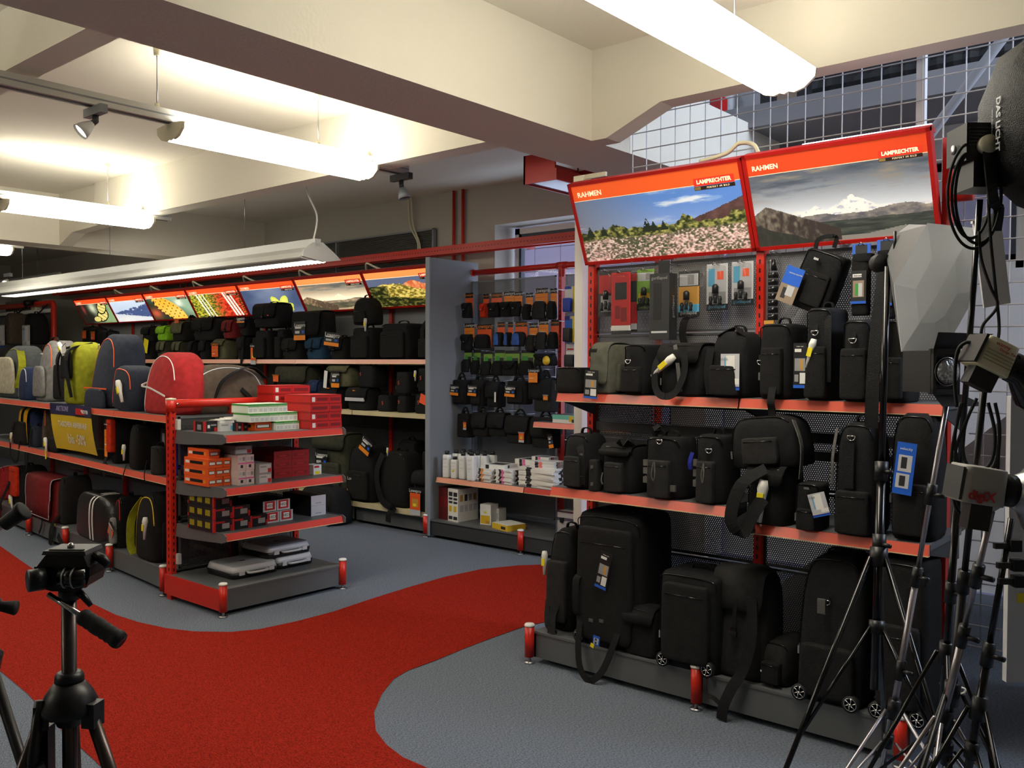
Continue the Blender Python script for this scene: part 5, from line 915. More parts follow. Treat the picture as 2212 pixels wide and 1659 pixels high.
mb.obj('edge_profile', chrome, t); MB().bb(-w * .35, -d / 2 - .012, h * .6, -w * .22, -d / 2, h * .78).obj('latch', blackp, t); MB().bb(-w * .02, -d / 2 - .003, h * .38, w * .2, -d / 2, h * .5).obj('badge', p_maroon, t)
# ================================================================ REAR WALL BAGS, upper shelf
Z1 = 1.657
def row(spec):
    out = []
    for nm, lb, P, kw in spec: out.append(P); bag(nm, lb, P, **kw)
    return out
SW = 'camera bags on the rear upper shelf'
low = [
 ('shoulder_bag', 'small black bag at the far end of the rear upper shelf', (-11.685, 6.01, 1.657, 0.0, 0.055, 0.16, 0.233), dict(m=BK, flap=(BK, .5), group=SW)),
 ('shoulder_bag', 'black pouch with yellow hang tag on the rear upper shelf', (-11.395, 6.03, 1.657, 0.0, 0.216, 0.2, 0.23), dict(m=BK, flap=(BK, .5), card=[('yel', .12, .18, .42, 1.15, .25)], group=SW)),
 ('shoulder_bag', 'olive camera bag under the lime green one', (-10.997, 6.03, 1.657, 0.0, 0.205, 0.2, 0.232), dict(m=OLIVE_D, flap=(OLIVE, .5), buckles=1, group=SW)),
 ('shoulder_bag', 'olive camera bag under the larger olive bag', (-10.616, 6.03, 1.657, 0.0, 0.195, 0.2, 0.22), dict(m=OLIVE_D, flap=(OLIVE, .5), buckles=1, group=SW)),
 ('shoulder_bag', 'small black bag right of the olive pair in the lower row', (-10.285, 6.02, 1.657, 0.0, 0.118, 0.18, 0.216), dict(m=BK, flap=(BK2, .5), group=SW)),
 ('shoulder_bag', 'black bag left of the tagged olive-green bag', (-10.001, 6.03, 1.657, 0.0, 0.144, 0.2, 0.232), dict(m=BK, flap=(BK2, .55), group=SW)),
 ('shoulder_bag', 'olive-green bag with an orange tag on its front', (-9.646, 6.04, 1.657, 0.0, 0.236, 0.22, 0.234), dict(m=OLIVE, flap=(OLIVE, .3), card=[('orange', .14, .17, -.1, .85)], group=SW)),
 ('shoulder_bag', 'black flap bag right of the olive-green one, lower row', (-9.175, 6.04, 1.657, 0.0, 0.157, 0.22, 0.261), dict(m=BK, flap=(BK, .55), straps=[([(.3, .0, 1.0), (.42, -.1, .4), (.4, -.16, -.1), (.36, -.15, -.25)], .04)], group=SW)),
 ('camera_bag', 'black camera bag with a tall orange tag under the big square bag', (-8.791, 6.05, 1.657, 0.0, 0.279, 0.24, 0.328), dict(m=BK, pocket=(BK2, .8, .7, .05), card=[('flame', .1, .24, -.3, .55)], group=SW)),
 ('camera_bag', 'black side-pocket bag right of the orange-tagged one', (-8.481, 6.08, 1.657, 0.0, 0.133, 0.22, 0.334), dict(m=BK, pocket=(BK2, .8, .7, .05), group=SW)),
 ('shoulder_bag', 'black flap pouch below the tagged messenger bag', (-8.204, 6.02, 1.657, 0.0, 0.28, 0.22, 0.222), dict(m=BK2, flap=(BK2, .55), buckles=1, group=SW)),
 ('shoulder_bag', 'blue camera bag on the rear upper shelf', (-7.813, 6.03, 1.657, 0.0, 0.279, 0.2, 0.228), dict(m=TEAL, flap=(TEAL, .5), buckles=1, group=SW)),
 ('shoulder_bag', 'black bag with an orange-edged tag lying on top', (-7.437, 6.04, 1.657, 0.0, 0.218, 0.22, 0.222), dict(m=BK2, flap=(BK2, .55), buckles=1, card=[('lowe', .24, .14, -.1, 1.25, .1)], group=SW)),
 ('camera_bag', 'square black bag carrying the small sling backpack', (-7.046, 6.06, 1.657, 0.0, 0.297, 0.26, 0.319), dict(m=BK, n=6, pocket=(BK2, .85, .7, .05), logo=(chrome, -.05, .62), group=SW)),
 ('camera_bag', 'large square black bag second from the partition', (-6.559, 6.07, 1.657, 0.0, 0.412, 0.28, 0.349), dict(m=BK, n=6, pocket=(BK2, .8, .72, .05), logo=(chrome, -.1, .62), group=SW)),
 ('backpack', 'black backpack next to the partition on the rear upper shelf', (-6.102, 6.04, 1.657, 0.0, 0.169, 0.26, 0.352), dict(m=BK, shape='round', pocket=(BK2, .7, .5, .05), ring=[(-.1, .7)], shoulder=None, straps=[([(.2, -.02, 1.0), (-.1, -.06, .8), (-.1, -.05, .5)], .05)], group=SW)),
]
LP = row(low)
hi = [
 ('shoulder_bag', 'black bag with two small emblems in the upper row', stackP((-11.393, 6.03, 1.657, 0.0, 0.216, 0.2, 0.426), LP[1][2] + LP[1][6]), dict(m=BK, flap=(BK, .5), group=SW)),
 ('shoulder_bag', 'lime green camera bag in the upper row', stackP((-11.0, 6.02, 1.657, 0.0, 0.224, 0.18, 0.424), LP[2][2] + LP[2][6] + .012), dict(m=LIME, flap=(LIME, .5), group=SW, straps=[([(-.3, .3, 1), (.1, .2, 1.25), (.4, .3, 1.0)], .05)])),
 ('shoulder_bag', 'olive and black flap bag in the upper row', stackP((-10.598, 6.04, 1.657, 0.0, 0.28, 0.22, 0.469), LP[3][2] + LP[3][6] + .012), dict(m=BK2, flap=(OLIVE, .6), group=SW, card=[('orange', .1, .05, .2, 1.15)])),
 ('shoulder_bag', 'large black flap bag beneath the birch poster', stackP((-9.998, 6.06, 1.657, 0.0, 0.489, 0.26, 0.505), LP[4][2] + LP[4][6] + .012), dict(m=BK, flap=(BK2, .55), buckles=1, group=SW, straps=[([(-.4, .2, .9), (-.6, .1, 1.1), (-.75, .1, .9)], .06)])),
 ('shoulder_bag', 'dark red camera bag in the upper row', stackP((-9.459, 6.03, 1.657, 0.0, 0.212, 0.2, 0.454), LP[6][2] + LP[6][6] + .012), dict(m=REDD, flap=(REDD, .6), buckles=1, group=SW)),
 ('shoulder_bag', 'slim black bag with a yellow-edged tag on top', stackP((-9.128, 6.03, 1.657, 0.0, 0.138, 0.2, 0.463), LP[7][2] + LP[7][6] + .012), dict(m=BK, flap=(BK, .5), card=[('lowe', .16, .06, .0, 1.1)], group=SW)),
 ('shoulder_bag', 'big square black flap bag in front of the yellow flower poster', stackP((-8.702, 6.06, 1.657, 0.0, 0.455, 0.26, 0.626), LP[8][2] + LP[8][6] + .03), dict(m=BK, n=6, flap=(BK, .6), buckles=1, logo=(p_neon, .22, .5), group=SW)),
 ('messenger_bag', 'black messenger bag with a shiny silver and orange tag', stackP((-7.934, 6.05, 1.657, 0.0, 0.507, 0.24, 0.51), LP[10][2] + LP[10][6] + .012), dict(m=BK, flap=(BK, .92), handle=False, card=[('lowe', .2, .2, -.15, .62)], group=SW)),
 ('sling_backpack', 'small black sling backpack standing on the square bag', stackP((-7.045, 6.03, 1.657, 0.0, 0.299, 0.2, 0.623), LP[13][2] + LP[13][6] + .03), dict(m=BK, shape='dome', pocket=(BK2, .6, .45, .08), sec=[(.36, .22, 0, 1.3)], group=SW)),
]
row(hi)
for i, (P, l, m) in enumerate((((-13.117, 6.03, 1.657, 0.0, 0.149, 0.2, 0.466), 'black bag with orange tag below the swallowtail poster', BK), ((-12.841, 6.02, 1.657, 0.0, 0.1, 0.18, 0.444), 'dark bag with orange patch below the glacier poster', BK2), ((-12.565, 6.03, 1.657, 0.0, 0.202, 0.2, 0.394), 'black bag just left of the tall navy backpack', BK))): bag('shoulder_bag', l, P, m, flap=(m, .5), card=[('orange', .12, .12, .1, .9)] if i < 2 else None, group=SW)
# ---------------- rear wall, wooden shelf
S2 = 'camera bags on the wooden rear shelf'
l2 = [
 ('shoulder_bag', 'black flap bag with white stripe left of its twin', (-7.54, 6.03, 1.142, 0.0, 0.309, 0.22, 0.22), dict(m=BK, flap=(BK, .5), band=(p_lgrey, .46, .035), handle=False, logo=(p_orange, .05, .97), group=S2)),
 ('shoulder_bag', 'black flap bag with a long white stripe on the wooden shelf', (-7.08, 6.02, 1.142, 0.0, 0.337, 0.22, 0.221), dict(m=BK, flap=(BK, .5), band=(p_lgrey, .5, .035), handle=False, logo=(p_orange, -.05, .9), group=S2)),
 ('camera_case', 'small black case with orange swirl, lower row left', (-6.703, 6.01, 1.142, 0.0, 0.188, 0.18, 0.159), dict(m=BK, n=5, logo=(p_neon, .1, .55, 1), group=S2)),
 ('camera_case', 'black case with orange swirl, lower row middle', (-6.442, 6.02, 1.142, 0.0, 0.136, 0.2, 0.159), dict(m=BK, n=5, logo=(p_neon, -.05, .65, 1), group=S2)),
 ('camera_case', 'black case with orange swirl and neon tag beside the partition', (-6.132, 6.02, 1.142, 0.0, 0.252, 0.22, 0.179), dict(m=BK, n=5, logo=(p_neon, -.15, .6, 1), card=[('neon', .12, .09, .3, 1.0, .3)], group=S2)),
]
L2P = row(l2)
row([
 ('shoulder_bag', 'khaki bag with orange-edged tags lying above the striped bags', stackP((-7.394, 6.03, 1.142, 0.0, 0.352, 0.22, 0.449), L2P[0][2] + L2P[0][6] + .01), dict(m=OLIVE, shape='round', flap=(OLIVE, .3), card=[('lowe', .13, .17, .0, .75), ('white', .06, .2, -.42, .8, .12)], handle=False, group=S2)),
 ('camera_case', 'black case with orange swirl on the striped bag', stackP((-6.968, 6.03, 1.142, 0.0, 0.238, 0.22, 0.455), L2P[1][2] + L2P[1][6] + .01), dict(m=BK, n=5, logo=(p_neon, -.2, .6, 1), group=S2)),
 ('camera_case', 'tall black case with orange swirl in the upper row', stackP((-6.434, 6.02, 1.142, 0.0, 0.187, 0.2, 0.392), L2P[3][2] + L2P[3][6] + .025), dict(m=BK, n=5, logo=(p_neon, -.1, .5, 1), group=S2)),
 ('camera_case', 'large black case with orange swirl at the top beside the partition', stackP((-6.127, 6.04, 1.142, 0.0, 0.2, 0.24, 0.432), L2P[4][2] + L2P[4][6] + .025), dict(m=BK, n=5, logo=(p_neon, -.1, .6, 1), sec=[(-.4, .9)], group=S2)),
 ('duffel_bag', 'dark olive flat-topped duffel on the wooden shelf', (-8.193, 6.05, 1.142, 0.0, 0.588, 0.26, 0.435), dict(m=OLIVE_D, flap=(OLIVE_D, .4), card=[('orange', .1, .08, -.4, .8)], group=S2)),
 ('pouch', 'blue pouch half hidden by the red cartons', (-7.78, 5.975, 1.142, 0.0, 0.174, 0.15, 0.285), dict(m=NAVY2, flap=(NAVY2, .4), group=S2)),
 ('backpack', 'black backpack between the brown pack and the olive duffel', (-8.584, 5.99, 1.142, 0.0, 0.112, 0.18, 0.231), dict(m=BK, group=S2)),
 ('helmet_bag', 'round blue and black bag below the far shelf edge', (-11.472, 6.05, 1.142, 0.0, 0.288, 0.26, 0.492), dict(m=BK2, shape='dome', stripes=[(-.1, .05, TEAL), (.1, .05, TEAL)], group=S2)),
])
# ---------------- rear wall, base
S3 = 'bags on the rear wooden base'
row([
 ('trekking_backpack', 'tall olive trekking backpack with an orange-edged tag', (-7.519, 6.05, 0.222, 0.0, 0.553, 0.3, 0.663), dict(m=OLIVE_D, flap=(OLIVE_D, .25), card=[('lowe', .2, .2, -.15, .72)], pocket=(OLIVE_D, .7, .5, .05), group=S3)),
 ('camera_backpack', 'large black backpack with an orange-edged tag on the wooden base', (-7.04, 6.05, 0.222, 0.0, 0.413, 0.3, 0.564), dict(m=BK, shape='round', pocket=(BK2, .75, .5, .05), card=[('lowe', .18, .2, -.12, .48), ('lowe', .16, .16, .45, 1.15, .5)], group=S3)),
 ('camera_backpack', 'black backpack with a wide shoulder strap hanging over the base edge', (-6.532, 6.03, 0.222, 0.0, 0.401, 0.3, 0.536), dict(m=BK2, shape='round', straps=[([(-.3, .0, .95), (-.46, -.08, .6), (-.3, -.1, .15), (.05, -.12, .02), (.2, -.12, .0), (.05, -.16, -.12), (.02, -.15, -.26)], .07)], sec=[(-.05, 1.08, 0, .8)], group=S3)),
 ('camera_bag', 'small upright black bag with a flame-coloured tag', (-6.139, 5.98, 0.222, 0.0, 0.204, 0.2, 0.367), dict(m=BK, flap=(BK, .3), card=[('flame', .14, .26, -.1, .62)], group=S3)),
 ('roller_case', 'tall black trolley case behind the strapped backpack', (-6.636, 6.255, 0.222, 0.0, 0.243, 0.15, 0.623), dict(m=BK, n=7, group=S3)),
 ('roller_case', 'black trolley case tucked beside the partition', (-6.276, 6.2, 0.222, 0.0, 0.153, 0.2, 0.54), dict(m=BK, n=7, group=S3)),
])
bag('trolley_backpack', 'black wheeled backpack standing on the carpet behind the end cap', (-7.361, 5.74, 0.0, 0.0, 0.613, 0.28, 0.367), BK, 'round', pocket=(BK2, .7, .5, .1), wheels=2)
# ================================================================ END CAP GOODS
def ebox(name, label, u, v, z, w, d, h, front, base, group, left=None, rz=0., top=None):
    # u along the end cap (world +y), v depth from its front (world -x); the box front faces world +x
    t = thing(name, label, 'box', (-5.11 - v - d / 2, 3.17 + u + w / 2, z), PI / 2 + rz, group)
    mb = MB().use(base).bb(-w / 2, -d / 2, 0, w / 2, d / 2, h)
    for k, (a, b, c, e, m) in enumerate(front): mb.use(m).bb(-w / 2 + a * w, -d / 2 - .0006 - .0002 * k, b * h, -w / 2 + c * w, -d / 2, e * h)
    for k, (a, b, c, e, m) in enumerate(left or []): mb.use(m).bb(-w / 2 - .0006 - .0002 * k, d / 2 - c * d, b * h, -w / 2, d / 2 - a * d, e * h)
    for k, (a, b, c, e, m) in enumerate(top or []): mb.use(m).bb(-w / 2 + a * w, -d / 2 + b * d, h, -w / 2 + c * w, -d / 2 + e * d, h + .0006 + .0002 * k)
    mb.obj('carton', None, t)
    return t
LAY = ['bottom', 'second', 'third', 'fourth', 'fifth', 'sixth']
COLN = ['first', 'second', 'third', 'fourth', 'fifth', 'sixth', 'seventh']
def U(P): return (round(P[1] - P[4] / 2 - 3.17, 3), P[4])   # end-cap box -> (u0, width)
# second shelf: orange cartons
fo = [(.08, .3, .92, .7, p_black), (.14, .36, .86, .64, p_white)]; lo = [(.25, .34, .76, .68, p_black), (.05, .36, .22, .66, p_white), (.78, .32, .88, .7, p_orange)]
orm = pr('film_orange', 236, 92, 28); hh = .059; cw = .054; u0 = -.005; Z = .8105
for l in range(3):
    for c in range(3): ebox('film_box', 'orange carton, %s layer, %s column from the red post, second end-cap shelf' % (LAY[l], COLN[c]), u0 + c * cw, .16 + .006 * ((l + c) % 2), Z + l * (hh + .001), cw - .002, .3, hh, fo, orm, 'orange cartons on the end cap', lo)
ebox('film_box', 'orange carton on top of the pile, second end-cap shelf', u0 + .02, .19, Z + 3 * (hh + .001), .075, .26, hh, fo, orm, 'orange cartons on the end cap', lo)
ebox('film_box', 'orange carton at the back of the top layer, second end-cap shelf', u0 + .1, .26, Z + 3 * (hh + .001), .05, .2, hh * .8, fo, orm, 'orange cartons on the end cap', lo)
# white tape boxes beside them
wf = [(.1, .12, .9, .2, p_lgrey), (.3, .3, .6, .7, p_dark), (0, .82, 1, 1, p_pink)]; wm = pr('tape_white', 226, 206, 200)
for l in range(4):
    for c in range(2): ebox('tape_box', 'white and pink tape box, %s layer, %s column beside the orange cartons' % (LAY[l], COLN[c]), .162 + c * .062, .08 + .004 * (l % 2), Z + l * .0495, .06, .16, .0485, wf if l % 2 == 0 else [(.15, .3, .5, .7, p_lgrey), (.6, .25, .9, .75, p_grey)], wm, 'tape boxes on the second end-cap shelf')
gf = [(.06, .1, .94, .9, p_lgrey), (.1, .6, .6, .75, p_grey), (.7, .1, .94, .5, p_red)]
for l in range(2): ebox('grey_box', 'pale grey carton with red corner, %s of two beside the tape boxes' % ('lower' if l == 0 else 'upper'), .292, .04, Z + l * .068, .1, .2, .067, gf, p_grey, 'pale grey cartons on the end cap')
ebox('grey_box', 'pale grey carton lying across the tape boxes', .17, .13, Z + 4 * .0495 + .002, .13, .2, .055, gf, p_grey, 'pale grey cartons on the end cap')
ebox('film_box', 'small black and red box between grey and red cartons', .43, .2, Z, .06, .1, .055, [(0, 0, .3, 1, p_red), (.4, .3, .9, .7, p_grey)], p_black, 'battery boxes on the end cap')
rm = pr('carton_red', 160, 22, 20); rf = [(.12, .3, .88, .62, p_dred), (.3, .38, .7, .54, p_red)]; rl = [(.0, .9, 1, .94, p_dred), (.0, .05, 1, .09, p_dred)]
for l in range(3):
    for c in range(2): ebox('paper_carton', 'red carton, %s layer, %s column, right of second end-cap shelf' % (LAY[l], COLN[c]), .53 + c * .15, .21 + .004 * (l % 2), Z + l * .063, .148, .36, .062, rf, rm, 'red cartons on the second end-cap shelf', rl)
ebox('small_box', 'small white box with yellow sticker at the end of the second shelf', .845, .18, Z, .07, .1, .07, [(.1, .7, .7, .9, p_red), (.2, .05, .8, .35, p_yellow)], p_white, None)
# top shelf
Z = 1.1525; dk = [(0, 0, .22, 1, p_red), (.25, .2, .55, .8, p_dark), (.32, .35, .48, .65, p_white), (.8, 0, 1, .4, p_red), (.55, .55, .95, .7, p_grey)]
ebox('film_box', 'black and red film box at the left of the top end-cap shelf', .075, .36, Z, .105, .12, .07, dk, p_black, 'battery boxes on the end cap', [(0, 0, .2, 1, p_red), (.4, .2, .8, .7, p_grey)])
ebox('tape_box', 'pale blue and white box beside the film box on the top shelf', .182, .33, Z, .11, .14, .072, [(.0, .0, 1, .8, p_lgrey), (.1, .5, .6, .65, p_grey), (.75, .1, 1, .5, p_cyan)], p_white, None)
for i in range(3): ebox('film_box', 'small black and red film box under white leaflets, %s of three' % COLN[i], .28 + i * .047, .28, Z, .045, .12, .055, [(0, 0, .15, 1, p_red), (.85, 0, 1, 1, p_red), (.3, .3, .7, .6, p_grey)], p_black, 'battery boxes on the end cap')
for i in range(4):
    t = thing('leaflet', 'white leaflet lying across the small film boxes, %s from the bottom' % ('first', 'second', 'third', 'fourth')[i], 'leaflet', (-5.11 - .38, 3.17 + .25 + .035 * i, Z + .073 + .0045 * i), PI / 2 + .2 * math.sin(i * 2), 'leaflets on the top end-cap shelf'); MB().use(p_white).bb(-.08, -.05, 0, .08, .05, .004).use(p_lgrey).bb(-.06, -.03, .004, .05, .02, .0044).obj('paper', None, t)
ebox('film_box', 'single orange carton on the top end-cap shelf', .37, .2, Z, .13, .2, .06, fo, orm, 'orange cartons on the end cap', lo)
gm = pr('tape_green_white', 220, 228, 212); gfr = [(0, .8, 1, 1, p_green), (0, .70, 1, .75, p_green), (.1, .1, .45, .5, p_lgrey), (.55, .1, .9, .5, p_lgrey)]
for l, (a, b, n, v) in enumerate(((.505, .70, 3, .15), (.31, .70, 5, .17), (.31, .63, 4, .19))):
    w_ = (b - a) / n
    for c in range(n): ebox('tape_box', 'green-lidded white tape box, %s layer, %s from the left, top end-cap shelf' % (LAY[l], COLN[c]), a + c * w_, v, Z + l * .0615, w_ - .002, .2, .0605, gfr, gm, 'green and white tape boxes', [(0, .8, 1, 1, p_green)])
for i in range(2): ebox('tape_box', 'green-lidded tape box supporting the upper layers at the back, %s of two' % COLN[i], .33 + i * .09, .405, Z, .085, .12, .0605, gfr, gm, 'green and white tape boxes')
rb = [(.36, .28, .94, .66, p_dred), (.1, .2, .26, .75, p_white), (0, .93, 1, 1, p_dred)]; rb2 = [(.1, .28, .9, .66, p_dred), (0, .93, 1, 1, p_dred)]; rh = .0595; brm = pr('carton_bright_red', 196, 30, 26)
for l in range(4):
    for c in range(2): ebox('paper_carton', 'red carton, %s layer, %s column of the tall stack on the top shelf' % (LAY[l], COLN[c]), (.705, .87)[c], .03 + .004 * (l % 2), Z + l * (rh + .001), (.163, .11)[c], .3, rh, rb if c == 0 and l in (0, 1, 3) else rb2, brm, 'red cartons in the tall top stack', [(0, .05, 1, .1, p_dred), (0, .9, 1, .95, p_dred)])
for l in range(5):
    for c in range(2):
        ebox('paper_carton', 'red carton at the back of the top stack, %s layer, %s column' % (LAY[l], COLN[c]), .66 + c * .16, .40, Z + l * (rh + .001), .158, .2, rh, rb if c == 0 else rb2, brm, 'red cartons in the tall top stack', [(0, .05, 1, .1, p_dred), (0, .9, 1, .95, p_dred)])
# third shelf
Z = .5185; pgold = pr('dull_yellow', 150, 140, 20); bt_ = [(0, 0, .1, 1, p_red), (.9, 0, 1, .5, p_red), (.45, .25, .85, .7, p_grey), (.12, .75, .6, .88, p_red)]
bl_ = [(.08 + .3 * k, .3, .26 + .3 * k, .8, pgold) for k in range(3)] + [(.95, 0, 1, 1, p_red), (0, 0, .04, .3, p_red)]
for l, n in enumerate((3, 2, 1)):
    for c in range(n): ebox('battery_box', 'black and red boxed flash, %s layer, %s from the red post, third end-cap shelf' % (LAY[l], COLN[c]), -.005 + c * .136 + .012 * l, .1 + .02 * l, Z + l * .077, .133, .32, .076, bt_, p_black, 'black boxed flashes on the third shelf', bl_)
sf = [(0, 0, 1, 1, p_lgrey), (.12, .15, .88, .95, p_red), (.28, .3, .72, .8, p_white)]
for l in range(2):
    for c in range(2):
        t = ebox('lamp_box', 'silver box with red logo field, %s layer, %s of two columns, third shelf' % (('bottom', 'top')[l], COLN[c]), .415 + c * .112 - (.01 if l else 0), .14 + .02 * l, Z + l * .075, .108, .3, .074, sf, p_dark, 'silver and red boxes on the third shelf'); lettering('HEDI', .026, p_black, t, (0, -.152, .04))
for l in range(2): ebox('lamp_box', 'plain pale grey box, %s of two at the right of the third shelf' % ('lower' if l == 0 else 'upper'), .80, .15, Z + l * .073, .13, .34, .072, [(.0, .0, 1, 1, p_lgrey), (.3, .2, .7, .3, p_grey)], p_dark, 'plain grey boxes on the third shelf')
# base: silver cases
def flatcase(label, u, v, z, w=.46, d=.36, h=.105, rz=0.):
    t = thing('silver_case', label, 'case', (-5.09 - v - d / 2, 3.15 + u + w / 2, z), PI / 2 + rz, 'flat silver cases on the end-cap base')
    s_ = mat('case_silver', rgb(205, 206, 208), .4, .1)
    MB().soft(w, d, h * .5, 9, 'hard', -.04).obj('lower_shell', blackp, t); MB().soft(w * 1.02, d * 1.02, h * .5, 9, 'hard', .08, (0, 0, h * .5)).obj('upper_shell', s_, t)
    MB().tube(spline([(-.07, -d / 2, h * .5), (-.065, -d / 2 - .035, h * .48), (.065, -d / 2 - .035, h * .48), (.07, -d / 2, h * .5)], 4), .009, 6).obj('handle', s_, t)
    for sx in (-1, 1): MB().bb(sx * w * .32 - .02, -d / 2 - .012, h * .3, sx * w * .32 + .02, -d / 2 + .005, h * .62).obj('latch', s_, t)
    MB().bb(-.02, -.01, h, .02, .01, h + .001).obj('badge', p_dark, t)
flatcase('flat silver case at the front left of the end-cap base', .185, .17, .172, w=.36, d=.34, h=.08)
flatcase('flat silver case under another at the right of the base', .555, .20, .172, w=.31, d=.32, h=.082)
flatcase('flat silver case on top at the right of the end-cap base', .49, .22, .255, w=.37, d=.34, h=.08)
# ================================================================ LEFT GONDOLA
GT = 'backpacks standing on the gondola top'
def gbag(nm, lb, P, **k): return bag(nm, lb, P, cat='backpack', group=GT, **k)
gbag('backpack', 'beige and slate backpack with lime straps at the far left', (-10.051, 3.835, 1.245, -0.096, 0.958, 0.28, 0.54), m=GREYD, shape='dome', n=3, lean=.14, pocket=(BEIGE, .66, .7, .08), piping=LIME2, shoulder=None, handle=False, zips=0, straps=[([(.3, .3, .9), (.46, .2, .6), (.4, .1, .2)], .07, (0, 1, 0), LIME2)])
gbag('waist_bag', 'small navy bag with pale piping between two backpacks', (-9.347, 3.697, 1.245, -0.096, 0.277, 0.2, 0.323), m=NAVY2, shape='dome', piping=p_lgrey, handle=False, zips=0)
gbag('backpack', 'grey backpack with slate top leaning on the lime one', (-8.886, 3.723, 1.245, -0.096, 0.447, 0.3, 0.577), m=GREYF, shape='dome', n=3, lean=.1, pocket=(GREYF, .7, .5, .08), side_pocket=BK, piping=p_dorange, zips=0, logo=(p_lgrey, .05, .78))
gbag('backpack', 'lime and black backpack turned to show its back padding with a white tag', (-8.105, 3.658, 1.245, -0.096, 0.437, 0.3, 0.551), m=LIME2, shape='dome', n=3, shoulder=BK, handle=False, zips=0, pocket=(BK, .55, .45, .42), card=[('white', .11, .16, .0, .95, -.3)], sec=[(-.3, .98, -.8, 1.6)])
gbag('backpack', 'tall navy backpack with orange piping', (-7.361, 3.566, 1.245, -0.096, 0.561, 0.32, 0.606), m=NAVY, shape='dome', n=3, lean=.12, handle=False, zips=0, piping=p_dorange, flap=None, stripes=None, band=(p_dorange, .26, .012), pocket=(NAVY, .8, .26, .0), sec=[(-.0, .86, .5, .5)])
gbag('backpack', 'navy backpack lying on its side with orange piping', (-6.768, 3.439, 1.245, -0.096, 0.403, 0.26, 0.341), m=NAVY, shape='round', roll=.12, handle=False, zips=0, piping=p_dorange, sec=[(.1, .7, -.6, 1.8)])
gbag('backpack', 'large red backpack with white piping slumped on the gondola top', (-6.166, 3.421, 1.245, -0.096, 0.656, 0.3, 0.448), m=REDN, shape='dome', lean=.1, handle=False, zips=0, piping=p_white, n=2.6, straps=[([(-.48, .3, .5), (-.3, -.02, .45), (.0, -.08, .42), (.3, .0, .3)], .012, (0, 0, 1), p_white)])
gbag('backpack', 'brown and black backpack lying behind the red tube', (-5.99, 3.70, 1.245, 1.5708, .74, .30, .36), m=BROWN, shape='dome', n=2.8, handle=False, zips=0, piping=p_lgrey, straps=[([(-.2, .0, .3), (-.1, -.05, .7), (.2, .0, .95), (.45, .2, .7)], .05, (0, 1, 0), BK), ([(.1, -.02, .5), (.2, -.06, .3), (.3, -.02, .0)], .03)])
# middle shelf
GM = 'bags on the gondola middle shelf'
bag('waist_bag', 'blue and yellow waist bag on the gondola middle shelf', (-9.326, 3.735, 0.812, -0.096, 0.425, 0.26, 0.374), NAVY2, 'round', group=GM, stripes=[(-.1, .05, YEL), (.3, .1, YEL)], handle=False)
bag('camera_bag', 'brown rounded bag hanging over the middle shelf', (-8.748, 3.66, 0.812, -0.096, 0.069, 0.22, 0.38), BROWN, 'dome', group=GM, piping=p_dorange, handle=False)
bag('pouch', 'black pouch with a white tag near the shelf end', (-9.355, 3.618, 0.812, -0.096, 0.393, 0.12, 0.224), BK2, 'flat', group=GM, sec=[(-.2, .5, .2, 1.0)], straps=[([(-.2, -.05, .9), (-.4, -.15, .3), (-.3, -.2, -.5), (.2, -.2, -.7), (.3, -.1, .2)], .03)])
bag('pouch', 'dark navy pouch left of the yellow sign', (-8.972, 3.611, 0.812, -0.096, 0.195, 0.14, 0.194), NAVY, 'round', group=GM, straps=[([(.1, -.05, .9), (.0, -.2, -.2), (-.3, -.25, -1.2)], .03)])
bag('pouch', 'small black pouch with a yellow ticket beside the sign', (-8.354, 3.511, 0.812, -0.096, 0.29, 0.12, 0.143), BK, 'round', group=GM, sec=[(-.1, .9, -.3, 1.3)], card=[('yel', .035, .09, -.05, .2, -.2)])
bag('backpack', 'black and orange-red backpack right of the yellow sign', (-7.023, 3.504, 0.812, -0.096, 0.122, 0.24, 0.374), BK, 'round', group=GM, pocket=(REDO, .8, .7, .25), card=[('lowe2', .06, .3, -.4, .95)], straps=[([(-.3, -.05, .3), (-.4, -.2, .0), (-.1, -.25, -.2), (.2, -.2, .0)], .05)])
bag('backpack', 'black backpack with a white tag on the gondola middle shelf', (-6.521, 3.415, 0.812, -0.096, 0.168, 0.26, 0.339), BK2, 'round', group=GM, sec=[(-.42, .55, .0, 1.2)], straps=[([(-.4, -.05, .1), (-.45, -.15, -.2), (-.44, -.12, -.3)], .01)])
bag('lens_pouch', 'dark grey cylindrical lens pouch on the gondola', (-6.133, 3.307, 0.812, -0.096, 0.163, 0.14, 0.201), BK3, 'flat', group=GM, n=2.2, straps=[([(-.4, -.05, .5), (-.5, -.15, .0), (-.46, -.14, -.3)], .008)])
carton('software_box', 'dark upright box with a printed tool picture on the gondola', (-6.283, 3.483, 0.812, -0.096, 0.08, 0.16, 0.313), [(.4, .5, .9, .9, p_grey), (.1, .1, .15, .5, p_red)], base=p_dark)
bag('pouch', 'bright blue bag tucked beside the red post', (-5.985, 3.333, 0.812, -0.096, 0.07, 0.12, 0.26), BLUE, 'flat', group=GM, handle=False, zips=0)
